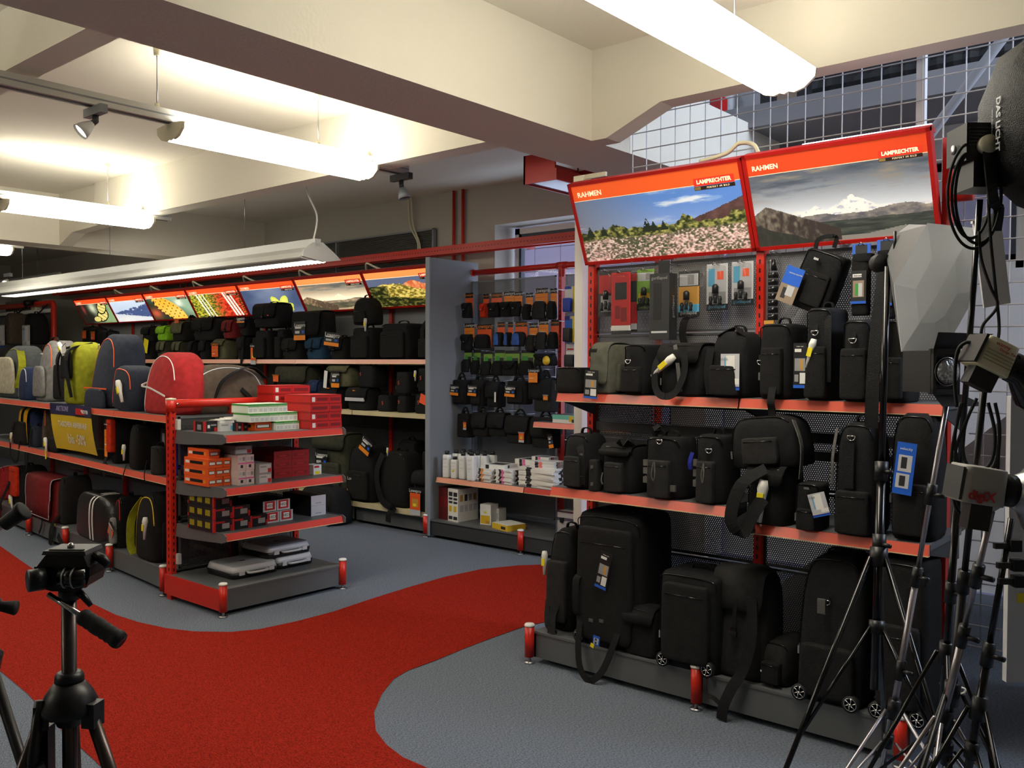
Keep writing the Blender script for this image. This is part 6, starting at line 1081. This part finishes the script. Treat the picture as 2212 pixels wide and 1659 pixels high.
# gondola base
GB = 'bags on the gondola base'
bag('backpack', 'red backpack with grey stripes at the far left of the gondola base', (-10.239, 3.844, 0.172, -0.096, 0.28, 0.3, 0.345), REDN, 'dome', group=GB, stripes=[(.1, .02, p_lgrey)], handle=False, sec=[(.2, .9, -1.2, 1.2)])
bag('backpack', 'black and red backpack with a trailing strap on the gondola base', (-9.48, 3.73, 0.172, -0.096, 0.388, 0.28, 0.408), BK, 'round', group=GB, pocket=(REDO, .6, .7, .3), sec=[(-.2, .3, -.5, 1.5)], straps=[([(.0, -.05, .9), (-.3, -.2, .4), (-.5, -.3, .1), (-.45, -.3, -.1)], .06)])
bag('messenger_bag', 'red messenger bag with pale piping on the gondola base', (-8.62, 3.587, 0.172, -0.096, 0.758, 0.24, 0.394), REDD, 'flat', group=GB, flap=(REDD, .9, p_lgrey), handle=False, zips=0, logo=(p_lgrey, -.2, .15), straps=[([(.1, .0, .2), (.2, -.1, .0), (.15, -.12, -.2), (.1, -.12, -.28)], .03)])
bag('backpack', 'dark backpack between the red messenger and the striped leather bag', (-8.208, 3.608, 0.172, -0.096, 0.119, 0.28, 0.425), BK3, 'round', group=GB, card=[('yel', .04, .03, .0, .04)], straps=[([(.1, .0, .2), (-.2, -.2, .0), (-.3, -.25, -.3), (.0, -.25, -.35), (.3, -.2, .0)], .05)])
leather = mat('black_leather', rgb(30, 29, 28), .35, bump=.2, bscale=120)
bag('leather_bag', 'black leather bag with twin white racing stripes', (-7.336, 3.453, 0.172, -0.096, 0.794, 0.26, 0.377), leather, 'round', group=GB, handle=False, zips=0, stripes=[(.12, .018, p_white), (.20, .018, p_white)], n=3.5, straps=[([(.5, .1, .1), (.3, -.2, -.05), (-.2, -.35, -.3), (-.6, -.3, -.05)], .05)])
bag('backpack', 'grey, red and black backpack with an orange tag on the gondola base', (-6.86, 3.448, 0.172, -0.096, 0.132, 0.26, 0.395), BK, 'dome', group=GB, pocket=(GREYF, .7, .5, .1), piping=p_red, card=[('npro', .1, .16, .3, .5, .5)], straps=[([(.0, -.05, .05), (-.05, -.2, -.1), (.0, -.2, -.25)], .04)])
bag('backpack', 'large black backpack with yellow piping at the end of the gondola base', (-6.275, 3.392, 0.172, -0.096, 0.387, 0.3, 0.489), BK2, 'dome', group=GB, piping=p_gold, handle=False, side_pocket=BK, sec=[(.32, .68, .1, 1.6)], straps=[([(-.3, .2, .9), (-.5, .0, .6), (-.48, -.05, .2), (-.4, .0, .05)], .06, (0, 1, 0), LIME2)])
# sale sign
pl = (-8.192, 3.435, 1.273); pr_ = (-7.264, 3.346, 1.268)
t = thing('sale_sign', 'yellow sale sign AKTION TASCHEN ABVERKAUF bis -50% hanging from the gondola', 'sign', ((pl[0] + pr_[0]) / 2, (pl[1] + pr_[1]) / 2, 1.26), GA)
w = math.hypot(pr_[0] - pl[0], pr_[1] - pl[1]); h = .40
def sheet(z0, z1, off, m, name, wd=w):
    mb = MB(); mb.smooth = True; n = 14; cols = []
    f = lambda x, z: -.012 - .05 * (x / w) ** 2 * 2 + .05 * ((z / h) ** 2) + off + .02 * x / w
    vs = []; 
    for j in range(7):
        z = z0 + (z1 - z0) * j / 6
        for i in range(n + 1):
            x = -wd / 2 + wd * i / n; vs.append((x, f(x, z), z))
    b = len(vs); vs += [(x, y + .002, z) for x, y, z in vs]
    fs = [(j * (n + 1) + i, j * (n + 1) + i + 1, (j + 1) * (n + 1) + i + 1, (j + 1) * (n + 1) + i) for j in range(6) for i in range(n)]
    mb.add(vs, fs + [(b + q, b + p, b + o_, b + r) for q, p, o_, r in [(f_[1], f_[0], f_[3], f_[2]) for f_ in fs]]); return mb.obj(name, m, t), f
sh, f = sheet(-h, -.0, .0, pr('sign_yellow', 216, 186, 44), 'sign_sheet'); sheet(-h * .24, .001, -.0025, p_navy, 'header_band')
def wrap(txt, size, m, x, z, bold=.0006, shear=0.):
    me = text_mesh(txt, size, m, bold, 'CENTER', shear).copy()
    for v in me.vertices:
        X, Z = v.co.x + x, v.co.y + z; v.co = (X, f(X, Z) - .004 - v.co.z, Z)
    return link('lettering', me, sh)
ltw = mat('sign_lettering', rgb(235, 228, 205), .5)
wrap('AKTION!', .062, pr('akt', 170, 165, 200), -w * .24, -h * .11, .0004, .2); wrap('TASCHEN ABVERKAUF', .064, ltw, 0, -h * .44, .0015); wrap('bis -50%', .12, ltw, .03, -h * .75, .002)
MB().bb(w * .08, f(w * .2, -h * .14) - .005, -h * .2, w * .46, f(w * .2, -h * .14) - .0035, -h * .07).obj('logo_patch', p_red, sh, None); wrap('LAMPRECHTER', .04, p_white, w * .27, -h * .135, .001); MB().bb(w * .08, f(w * .2, -h * .22) - .005, -h * .245, w * .46, f(w * .2, -h * .2) - .0035, -h * .205).obj('logo_patch', p_black, sh)
# far left hanging backpacks
for b, l, m in (((-15.089, 5.73, 1.889, 0.0, 0.28, 0.3, 0.493), 'dark brown backpack hanging on the far left rack', BROWN), ((-14.323, 5.73, 1.881, 0.0, 0.311, 0.3, 0.468), 'black backpack with white tag hanging on the far left rack', BK)):
    t = bag('backpack', l, b, m, 'dome', group='backpacks on the far left rack', card=[('thinkw', .28, .35, .3 if m is BK else -.3, .6)], sec=None)
    MB().tube([(0, .0, b[6] - .03), (0, 5.92 - b[1], 2.52 - b[2]), (0, 5.97 - b[1], 2.50 - b[2])], .012, 6).obj('hanging_loop', WEB, t)
# ================================================================ TRIPODS IN THE FOREGROUND
def P3(*a): return Vector(a)
tc = (-1.882, 0.812, 0.974)
t = thing('tripod', 'black and grey photo tripod with pan handle in the foreground', 'tripod', (tc[0], tc[1], 0), 0.7045)
# local axes: x to the camera's right, y away from the camera
zc = tc[2]; zt = (-1.882, 0.813, 1.156)[2]; k = 2.05 / 1945
MB().cyl((0, 0, zc - .62), (0, 0, zt + .01), .0145, n=16).obj('centre_column', grey_gun, t)
MB().lathe([(0, -.01), (.029, -.01), (.028, .0), (.024, .008), (.018, .010), (0, .010)], 20, Matrix.Translation((0, 0, zc))).obj('collar', blackp, t)
MB().lathe([(.0, -.10), (.024, -.10), (.03, -.085), (.056, -.075), (.058, -.06), (.046, -.035), (.028, -.01), (0, -.01)], 18, Matrix.Translation((0, 0, zc))).obj('shoulder', blackp, t)
for i, a in enumerate((-.15, PI * .62, -PI * .86)):
    d_ = Vector((math.cos(a), math.sin(a), 0)); p0 = Vector((0, 0, zc - .075)) + d_ * .048; p1 = d_ * (.05 + (zc - .08) * .36)
    lg = MB().cyl(p0, p0 + (p1 - p0) * .42, .0135, n=14).obj('leg', grey_gun, t)
    MB().cyl(p0 + (p1 - p0) * .40, p0 + (p1 - p0) * .46, .02, n=14).obj('clamp', blackp, lg); MB().cyl(p0 + (p1 - p0) * .45, p0 + (p1 - p0) * .97, .012, n=12).obj('leg_extension', grey_gun, lg); MB().cyl(p0 + (p1 - p0) * .96, p1, .015, .018, n=12).obj('rubber_foot', rubber, lg)
    MB().box(p0 + d_ * .004, (.028, .036, .05), Matrix.Rotation(a, 3, 'Z')).obj('leg_hinge', blackp, lg)
    s_ = p0 + (p1 - p0) * .16
    MB().cyl(s_ + (p1 - p0) * .1, Vector((d_.x * .02, d_.y * .02, zc - .34)), .005, n=6).obj('brace', blackp, t)
MB().tube([(-.045, -.03, zc - .04), (-.05, -.05, zc - .15), (-.05, -.05, zc - .18)], .011, 8).obj('crank', blackp, t); MB().cyl((-.075, -.06, zc - .185), (-.03, -.045, zc - .17), .013, n=10).obj('crank_knob', blackp, t)
mb = MB(); mb.bb(-.06, -.02, zc - .30, -.035, .01, zc - .10); mb.bb(-.06, -.02, zc - .30, .03, .01, zc - .28); mb.obj('lower_bracket', blackp, t)
h0 = zt
hd = MB().extrude([(-.056, h0 + .05), (-.056, h0 + .03), (-.045, h0 + .006), (-.02, h0 + .0), (.03, h0 + .0), (.05, h0 + .012), (.056, h0 + .03), (.056, h0 + .05)], 'y', -.028, .045).obj('pan_head', blackp, t)
MB().cyl((-.03, -.038, h0 + .028), (-.052, -.058, h0 + .028), .022, n=24).obj('tilt_knob', blackp, hd); MB().cyl((-.0, -.03, h0 + .028), (.05, -.03, h0 + .028), .02, n=20).obj('pivot', blackg, hd)
for px_ in (.008, .026): MB().cyl((px_, -.03, h0 + .028), (px_ + .003, -.03, h0 + .028), .0212, n=20).obj('pivot_ring', steel, hd)
MB().extrude([(-.05, h0 + .05), (.054, h0 + .05), (.045, h0 + .073), (-.032, h0 + .073)], 'y', -.03, .05).obj('plate_clamp', blackp, t)
pt = MB().extrude([(-.042, h0 + .073), (.048, h0 + .073), (.045, h0 + .081), (-.038, h0 + .081)], 'y', -.026, .05).obj('camera_plate', grey_d, t); MB().lathe([(0, 0), (.007, 0), (.007, .006), (.003, .01), (0, .01)], 12, Matrix.Translation((-.0, .01, h0 + .081))).obj('camera_screw', steel, pt); MB().bb(-.03, -.02, h0 + .081, .04, -.014, h0 + .083).obj('cork_strip', rubber, pt)
MB().tube([(.05, .01, h0 + .066), (.07, .0, h0 + .06), (.085, -.01, h0 + .05)], [.009, .011, .008], 8).obj('release_lever', blackp, t); MB().cyl((0, 0, h0 - .024), (0, 0, h0 + .004), .02, n=16).obj('pan_base', blackp, t); MB().tube([(.02, 0, h0 - .008), (.036, -.01, h0 - .016), (.05, -.01, h0 - .034)], [.008, .007, .005], 8).obj('pan_lever', blackp, t)
a_ = Vector((-.018, -.045, h0 - .002)); b_ = Vector((.145, -.095, h0 - .078)); ax = (b_ - a_).normalized()
ph = MB().cyl(a_, a_ + ax * .10, .0055, n=10).obj('pan_bar', chrome, t)
g0 = a_ + ax * .085; gr = [g0 + ax * (.105 * i / 16) for i in range(17)]; MB().tube(gr, [.010, .0165, .017, .0155, .017, .0155, .0175, .0175, .0175, .0155, .0175, .0155, .0175, .0155, .018, .0185, .0165], 16).obj('grip', rubber, ph)
MB().cyl(gr[-1], gr[-1] + ax * .0008, .011, n=14).obj('grip_hole', blackg, ph)
# second tripod partly out of the frame
tc2 = (-2.18, 0.733, 1.091)
t = thing('tripod', 'black tripod cut off by the left edge of the photo', 'tripod', (tc2[0], tc2[1], 0), 0.7045)
z2 = tc2[2]; kk = 2.3 / 1945
MB().cyl((0, 0, .35), (0, 0, z2 + .1), .014, n=12).obj('centre_column', grey_gun, t); MB().lathe([(0, -.06), (.05, -.05), (.06, 0), (.03, .02), (0, .02)], 14, Matrix.Translation((0, 0, z2 - .12))).obj('shoulder', blackp, t); MB().bb(-.05, -.04, z2 + .08, .03, .04, z2 + .15).obj('pan_head', blackp, t)
for a in (-.25, 1.9, -2.2):
    d_ = Vector((math.cos(a), math.sin(a), 0)); lg = MB().cyl(Vector((0, 0, z2 - .14)) + d_ * .05, d_ * (.05 + z2 * .34), .012, n=10).obj('leg', blackp, t); MB().cyl(d_ * (.05 + z2 * .33) + Vector((0, 0, .02)), d_ * (.05 + z2 * .34), .015, n=10).obj('rubber_foot', rubber, lg)
ga = Vector((.02, -.02, z2 + .13)); gb = Vector(((110) * kk - .002, -.02, z2 + (1300 - 1125) * kk)); 
pb = MB().cyl(ga, gb - (gb - ga) * .3, .006, n=8).obj('pan_bar', chrome, t); MB().tube([gb - (gb - ga) * .42, gb - (gb - ga) * .12, gb - (gb - ga) * .1, gb - (gb - ga) * .02, gb], [.015, .017, .02, .022, .017], 14).obj('grip', rubber, pb)
MB().tube([(.03, -.02, z2 + .06), (.075, -.03, z2 + .0), (95 * kk, -.03, z2 - .005)], [.008, .012, .016], 10).obj('pan_lever', rubber, t)
# ================================================================ STUDIO LAMPS ON STANDS
VY = 0.7045
silver = mat('silver_tube', rgb(170, 165, 168), .3, .85)
def stand(label, foot_p, top_p, hub, spread, m, r=.013, rot=.3, legs=3, knobs=()):
    # foot_p, top_p: pole ends in the world; hub: fraction of the pole where the legs join
    fp, tp = Vector(foot_p), Vector(top_p)
    t = thing('light_stand', label, 'light stand', (fp.x, fp.y, 0))
    o = Vector((fp.x, fp.y, 0)); a = fp - o; b = tp - o; ax = b - a
    mid = a + ax * .5
    MB().cyl(a, mid, r, n=12).obj('lower_pole', m, t); MB().cyl(mid, b, r * .75, n=12).obj('upper_pole', m, t)
    for k in (.5,) + tuple(knobs):
        c = a + ax * k; j = MB().cyl(c - ax.normalized() * .03, c + ax.normalized() * .03, r * 1.5, n=10).obj('clamp_joint', blackp, t); MB().cyl(c, c + Vector((.04, -.02, 0)), .007, n=8).obj('clamp_knob', blackp, j)
    h = a + ax * hub; MB().cyl(h - ax.normalized() * .03, h + ax.normalized() * .03, r * 1.9, n=12).obj('leg_hub', blackp, t); lo = a + ax * max(.0, hub - .16); MB().cyl(lo - ax.normalized() * .02, lo + ax.normalized() * .02, r * 1.7, n=12).obj('lower_hub', blackp, t)
    for i in range(legs):
        an = rot + i * 2 * PI / legs; d_ = Vector((math.cos(an), math.sin(an), 0)); f_ = d_ * spread; f_.z = .012
        lg = MB().cyl(h + d_ * .025, f_, r * .62, n=8).obj('leg', m, t); MB().cyl(f_ + Vector((0, 0, .03)), f_ - Vector((0, 0, .012)), r * .9, n=8).obj('rubber_foot', rubber, lg); MB().cyl(lo + d_ * .02, (h + d_ * .025) * .45 + f_ * .55, r * .45, n=6).obj('brace', m, t)
    return t
def onp(p, dist): return p
def cable(label, pts, r=.004, m=None, n=6): return tag(MB().tube(spline(pts, n), r, 6).obj('cable', m or rubber), label, 'cable', 'black lamp cables')
# grey-white softbox
SD = 2.95
poly = [(-0.799, 2.84, 2.042), (-0.681, 2.87, 2.02), (-0.668, 2.873, 1.835), (-0.731, 2.858, 1.703), (-0.778, 2.845, 1.664), (-0.862, 2.821, 1.662), (-0.884, 2.814, 1.864)]
ctr = sum((Vector(p) for p in poly), Vector()) / len(poly)
back = [(-0.974, 3.132, 2.062), (-0.942, 3.142, 2.088), (-0.881, 3.16, 2.041), (-0.879, 3.16, 1.932), (-0.928, 3.146, 1.865), (-0.976, 3.132, 1.899), (-1.007, 3.122, 1.982)]
t = thing('softbox', 'grey-white fabric softbox facing out in front of the mountain poster', 'softbox', tuple(ctr))
cloth = mat('softbox_diffuser', rgb(230, 235, 240), .55, bump=.25, bscale=9, var=.06, vscale=6); shell = mat('softbox_shell', rgb(86, 88, 88), .45)
fr = [Vector(p) - ctr for p in poly]; bk = [Vector(p) - ctr for p in back]
mb = MB(); vs = [f_ for f_ in fr] + [f_ * .5 + Vector((.003, -.008, 0)) for f_ in fr] + [Vector((.004, -.011, 0))]; n = 7
mb.add(vs, [(i, (i + 1) % n, n + (i + 1) % n, n + i) for i in range(n)] + [(n + i, n + (i + 1) % n, 2 * n) for i in range(n)]); mb.obj('front_diffuser', cloth, t)
rim = [f_ * 1.01 + Vector((-.015, .05, 0)) for f_ in fr]
MB().rings([fr, rim], False, False).obj('rim_cloth', mat('softbox_rim', rgb(214, 216, 218), .6), t); MB().rings([rim, bk], False, True).obj('shell', shell, t)
MB().tube([bk[0] + Vector((-.0, -.03, .0)), bk[6] + Vector((.04, -.04, .02))], .006, 6).obj('hinge', blackp, t); MB().cyl(bk[6] + Vector((-.03, .0, -.02)), bk[6] + Vector((.0, -.03, -.02)), .03, n=14).obj('tilt_knob', rubber, t)
stand('black stand carrying the grey-white softbox', (-0.921, 2.803, 0.627), (-0.979, 3.047, 1.941), .3, .42, blackg, .014, -2.4, knobs=(.33,))
# large black umbrella softbox at the top right
C1 = (-0.413, 2.466, 2.212)
t = thing('black_softbox', 'large black softbox lettered DAS LICHT at the top right edge', 'softbox', C1, VY)
mb = MB(); mb.smooth = True; prof = [(.03, -.135), (.12, -.125), (.17, -.10), (.215, -.04), (.24, .03), (.245, .06), (.235, .06), (.2, -.03), (.03, -.12)]
mb.lathe(prof, 8, Matrix.Rotation(PI / 2, 4, 'Y') @ Matrix.Rotation(PI / 8, 4, 'Z')); mb.smooth = False; sb = mb.obj('hood', fab('black_hood', rgb(20, 20, 19), .6), t)
from mathutils.bvhtree import BVHTree
bv = BVHTree.FromPolygons(mb.v, mb.f); RM = Matrix.Rotation(VY, 3, 'Z'); og = RM.transposed() @ (Vector((0, 0, 1.62)) - Vector(C1))
for tx, sz, q in (('DAS LICHT', .026, (-0.484, 2.248, 2.16)), ('www.daslicht.com', .0095, (-0.495, 2.246, 2.161))):
    hp_, nn, _, _ = bv.ray_cast(og, ((RM.transposed() @ (Vector(q) - Vector(C1))) - og).normalized())
    if hp_ is None: continue
    if nn.dot(og - hp_) < 0: nn = -nn
    X_ = Vector((0, 0, -1)); X_ = (X_ - nn * X_.dot(nn)).normalized(); Y_ = nn.cross(X_)
    lo_ = lettering(tx, sz, p_lgrey, sb, hp_ + nn * .003, bold=.0008 if sz > .02 else 0.); lo_.rotation_euler = Matrix((X_, Y_, nn)).transposed().to_euler()
hp = (-0.577, 2.433, 2.149)
t = thing('flash_head', 'black studio flash head with coiled cable below the black softbox', 'flash head', hp, VY)
MB().bb(-.045, -.05, -.035, .07, .05, .055).obj('housing', blackp, t); mb = MB()
for k in range(6): mb.bb(-.04, -.053, .0 + k * .008, .06, -.05, .003 + k * .008)
mb.obj('cooling_ribs', grey_d, t)['kind'] = 'stuff'; MB().bb(-.03, -.055, -.10, .05, .045, -.035).obj('lower_housing', blackp, t); MB().cyl((.0, -.07, .0), (.0, -.05, .0), .022, n=16).obj('dial', cream, t); MB().lathe([(0, 0), (.012, 0), (.012, .004), (0, .006)], 10, Matrix.Translation((-.05, 0, 0)) @ Matrix.Rotation(-PI / 2, 4, 'Y')).obj('end_screw', steel, t)
MB().ribbon(spline([(.0, -.06, .0), (.0, -.075, -.08), (.015, -.065, -.14), (.04, -.04, -.15), (.045, -.02, -.2)], 4), .024, .006, (1, 0, 0)).obj('yoke', blackp, t)
stand('black stand under the flash head with the coiled cable', (-0.697, 2.66, 0.577), (-0.564, 2.436, 2.028), .18, .4, blackg, .010, .9, knobs=(.3,))
for i, (rx, rz_, off) in enumerate(((52, 105, 0), (45, 95, 8), (38, 85, -6))): cable('loop of black flash cable below the flash head, %s loop' % ('outer', 'middle', 'inner')[i], [(-0.559, 2.334, 2.48) and (0, 0, 0)] and [tuple(Vector(hp) + Vector((math.cos(VY), math.sin(VY), 0)) * ((13 + off + rx * math.cos(a)) * 2.4 / 1945) + Vector((0, -.06, (-95 + rz_ * math.sin(a)) * 2.4 / 1945))) for a in [PI / 2 + 2 * PI * q / 12 for q in range(13)]], .0038)
def pxs(lst, dist): return lst
cable('black cable running down beside the tall stand', [(-0.536, 2.391, 2.019), (-0.529, 2.392, 1.919), (-0.518, 2.395, 1.808), (-0.509, 2.396, 1.719), (-0.512, 2.396, 1.675), (-0.525, 2.393, 1.608)])
cable('second black cable crossing the stand pole', [(-0.554, 2.387, 1.943), (-0.548, 2.388, 1.876), (-0.528, 2.392, 1.808), (-0.513, 2.396, 1.763), (-0.541, 2.39, 1.72), (-0.546, 2.388, 1.697)])
# white reflector sheet behind
t = thing('reflector_panel', 'white reflector sheet hanging behind the tall stand', 'reflector', (-0.622, 2.832, 1.908), VY); w_ = .055 * 2.9 / 2.9; MB().extrude([(-.055, .12), (.02, .15), (.055, -.11), (-.02, -.125)], 'y', 0, .008).obj('sheet', mat('reflector_white', rgb(214, 212, 214), .6), t); MB().extrude([(-.058, .121), (.021, .152), (.021, .145), (-.057, .114)], 'y', -.002, .01).obj('hem', whitep, t)
# open-face lamp with barn doors
LP_ = (-0.724, 2.756, 1.602)
t = thing('barn_door_lamp', 'black open-face lamp with barn doors and round silver reflector', 'lamp', LP_, VY + .25)
mb = MB(); mb.bb(-.045, -.01, -.065, .045, .0, -.05); mb.bb(-.045, -.01, .05, .045, .0, .065); mb.bb(-.045, -.01, -.065, -.035, .0, .065); mb.bb(.035, -.01, -.065, .045, .0, .065); mb.bb(-.045, .002, -.065, .045, .01, .065); mb.obj('front_frame', blackp, t)
MB().lathe([(.0, .03), (.02, .028), (.034, .012), (.04, 0), (.042, 0), (.036, .016), (.0, .034)], 20, Matrix.Rotation(-PI / 2, 4, 'X')).obj('reflector', chrome, t, (0, -.012, 0)); MB().lathe([(0, .013), (.02, .012), (.034, .006), (.036, 0), (0, 0)], 22, Matrix.Rotation(PI / 2, 4, 'X')).obj('lamp_glass', mat('dimpled_glass', rgb(196, 196, 196), .3, .4, bump=.6, bscale=140), t, (0, -.012, 0))
o = MB().bb(-.045, .01, -.06, .06, .12, .06).obj('lamp_housing', blackp, t); MB().bb(.0605, .02, -.045, .064, .11, .045).obj('side_plate', grey_l, o)
MB().add([(-.045, -.01, .065), (.05, -.01, .065), (.075, -.1, .105), (-.105, -.1, .108)], [(0, 1, 2, 3), (3, 2, 1, 0)]).obj('barn_door', blackp, t); MB().add([(-.045, -.01, -.065), (.05, -.01, -.065), (.07, -.09, -.095), (-.08, -.09, -.095)], [(0, 1, 2, 3), (3, 2, 1, 0)]).obj('barn_door', blackp, t)
stand('silver stand under the barn-door lamp', (-0.884, 2.814, 0.476), (-0.716, 2.759, 1.516), .1, .45, silver, .0095, -2.2, knobs=(.22, .74))
# cream flash head with reflector
CP = (-0.515, 2.344, 1.641)
t = thing('flash_head', 'cream studio flash head with black reflector tilted downward', 'flash head', CP, 0, rot=(0, .45, VY))
MB().soft(.088, .085, .075, 6, 'hard', .1, (0, 0, -.037)).obj('housing', mat('cream_housing', rgb(240, 231, 192), .45), t); MB().bb(-.05, -.042, -.035, -.043, .042, .035).obj('rear_panel', blackp, t); MB().lathe([(.03, 0), (.036, .012), (.036, .03), (.075, .075), (.08, .1), (.074, .1), (.03, .03)], 20, Matrix.Translation((.042, 0, 0)) @ Matrix.Rotation(PI / 2, 4, 'Y')).obj('reflector', blackg, t)
mb = MB()
for k in range(4): mb.bb(-.035, -.0435, -.02 + k * .008, .035, -.0425, -.0175 + k * .008)
gv = mb.obj('grooves', mat('cream_groove', rgb(170, 160, 120), .5), t); gv['kind'] = 'stuff'; lettering('wanny', .014, p_red, t, (-.005, -.045, .025)); lettering('Design TW', .009, p_red, t, (.012, -.045, .014)); MB().bb(-.03, -.02, -.08, .03, .02, -.036).obj('mount', blackp, t)
stand('black stand carrying the cream flash head', (-0.647, 2.518, 0.575), (-0.53, 2.361, 1.584), .2, .4, blackp, .0105, .2)
cable('black power lead curving into the cream flash head', [(-0.549, 2.336, 1.672), (-0.567, 2.332, 1.674), (-0.583, 2.328, 1.652), (-0.588, 2.327, 1.586), (-0.582, 2.328, 1.52)], .0045)
# white flash head with red lettering
WP = (-0.52, 2.292, 1.34)
t = thing('flash_head', 'white studio flash head lettered digiX with wide metal reflector', 'flash head', WP, 0, rot=(0, .15, VY))
MB().soft(.105, .095, .085, 6, 'hard', .05, (-.01, 0, -.04)).obj('housing', mat('white_housing', rgb(170, 166, 158), .45), t); lettering('digiX', .03, p_red, t, (-.02, -.05, -.02), bold=.0008); MB().bb(-.066, -.04, -.035, -.06, .04, .04).obj('rear_panel', grey_d, t)
MB().cyl((.045, 0, .0), (.075, 0, 0), .038, n=18).obj('mount_ring', blackp, t); MB().lathe([(.035, 0), (.05, .03), (.085, .06), (.1, .07), (.098, .074), (.08, .066), (.03, .02)], 22, Matrix.Translation((.07, 0, 0)) @ Matrix.Rotation(PI / 2, 4, 'Y')).obj('reflector', steel, t)
MB().bb(-.025, -.02, -.1, .025, .02, -.04).obj('mount', blackp, t)
stand('silver stand carrying the white flash head', (-0.664, 2.514, 0.621), (-0.499, 2.307, 1.281), .12, .42, silver, .0095, .6, knobs=(.75,))
for i, pp in enumerate([[(-0.57, 2.311, 1.531), (-0.581, 2.308, 1.443), (-0.568, 2.311, 1.378), (-0.535, 2.319, 1.362), (-0.498, 2.327, 1.387), (-0.49, 2.329, 1.469), (-0.5, 2.327, 1.533)], [(-0.537, 2.319, 1.543), (-0.56, 2.313, 1.477), (-0.562, 2.313, 1.406), (-0.54, 2.318, 1.371), (-0.507, 2.325, 1.392), (-0.499, 2.327, 1.458), (-0.514, 2.324, 1.533)], [(-0.546, 2.316, 1.521), (-0.576, 2.309, 1.432), (-0.577, 2.309, 1.377), (-0.553, 2.315, 1.324), (-0.525, 2.321, 1.304), (-0.497, 2.328, 1.339), (-0.491, 2.329, 1.436)], [(-0.567, 2.311, 1.532), (-0.585, 2.307, 1.432), (-0.587, 2.307, 1.344), (-0.574, 2.31, 1.278), (-0.543, 2.317, 1.257), (-0.515, 2.324, 1.272)]]): cable('hanging loop of black cable beside the white flash head, %s' % ('outermost', 'inner', 'lower', 'lowest')[i], pp, .0042)
# clamps rail and white board at the right edge
t = thing('white_board', 'white board standing at the right edge behind the clamps', 'board', (-0.484, 2.656, 1.161), VY); MB().bb(-.055, .0, -.37, .4, .02, .38).obj('sheet', mat('board_white', rgb(214, 214, 218), .6), t); MB().bb(-.03, -.002, -.16, .0, .0, -.135).obj('sticker', p_yellow, t)
for i, (a, b) in enumerate(((2183, 1178), (2190, 1220), (2192, 1255))):
    t = thing('spring_clamp', 'black spring clamp on the clamp bar, %s from the top' % COLN[i], 'clamp', (-0.488, 2.452, 1.182) if i == 0 else ((-0.481, 2.453, 1.135) if i == 1 else (-0.478, 2.454, 1.096)), VY, 'clamps beside the white board'); MB().bb(-.04, -.006, -.008, .0, .006, .006).obj('arm', blackp, t); MB().bb(-.005, -.012, -.014, .022, .012, .014).obj('grip_pad', rubber, t)
stand('black stand holding the clamp bar at the right edge', (-0.576, 2.433, 0.567), (-0.487, 2.452, 1.248), .3, .35, blackg, .010, 1.4)
# low table, drawers and multi-socket behind
t = thing('low_table', 'pale table edge with red trim behind the lamp stands', 'table', (-.55, 4.75, 0)); MB().bb(-.25, -.3, .86, 1.0, .4, .9).obj('top', cream, t); MB().bb(-.25, -.302, .9, 1.0, .4, .912).obj('red_edge', p_red, t)
for x in (-.2, .95): 
    for y in (-.26, .36): MB().bb(x - .02, y - .02, 0, x + .02, y + .02, .86).obj('leg', grey_l, t)
t = thing('drawer_cabinet', 'dark brown wooden drawers under the pale table', 'cabinet', (-.1, 4.85, 0)); br = mat('dark_brown_wood', rgb(74, 50, 32), .5, var=.15, vscale=8); MB().bb(-.35, -.22, .04, .5, .3, .78).obj('body', br, t)
for i in range(3): d_ = MB().bb(-.33, -.235, .07 + i * .235, .48, -.22, .29 + i * .235).obj('drawer', br, t); MB().bb(.0, -.245, .2 + i * .235, .16, -.235, .215 + i * .235).obj('handle', grey_d, d_)
MB().bb(-.35, -.2, 0, .5, .28, .04).obj('plinth', br, t)
t = thing('socket_strip', 'white twin wall socket lying on the carpet behind the stands', 'socket', [-1.306, 4.563, 0.0], VY); MB().soft(.16, .06, .09, 7, 'hard', 0).obj('body', whitep, t)
for x in (-.04, .04): MB().cyl((x, -.034, .045), (x, -.028, .045), .026, n=16).obj('socket', grey_l, t); MB().cyl((x, -.0345, .045), (x, -.034, .045), .018, n=14).obj('socket_well', grey_d, t)
cable('white lead looping on the carpet beside the socket', [(-1.004, 3.82, 0.353), (-0.955, 3.833, 0.35), (-0.916, 3.842, 0.345), (-0.926, 3.84, 0.325), (-0.971, 3.829, 0.325), (-1.003, 3.82, 0.331)], .004, whitep)
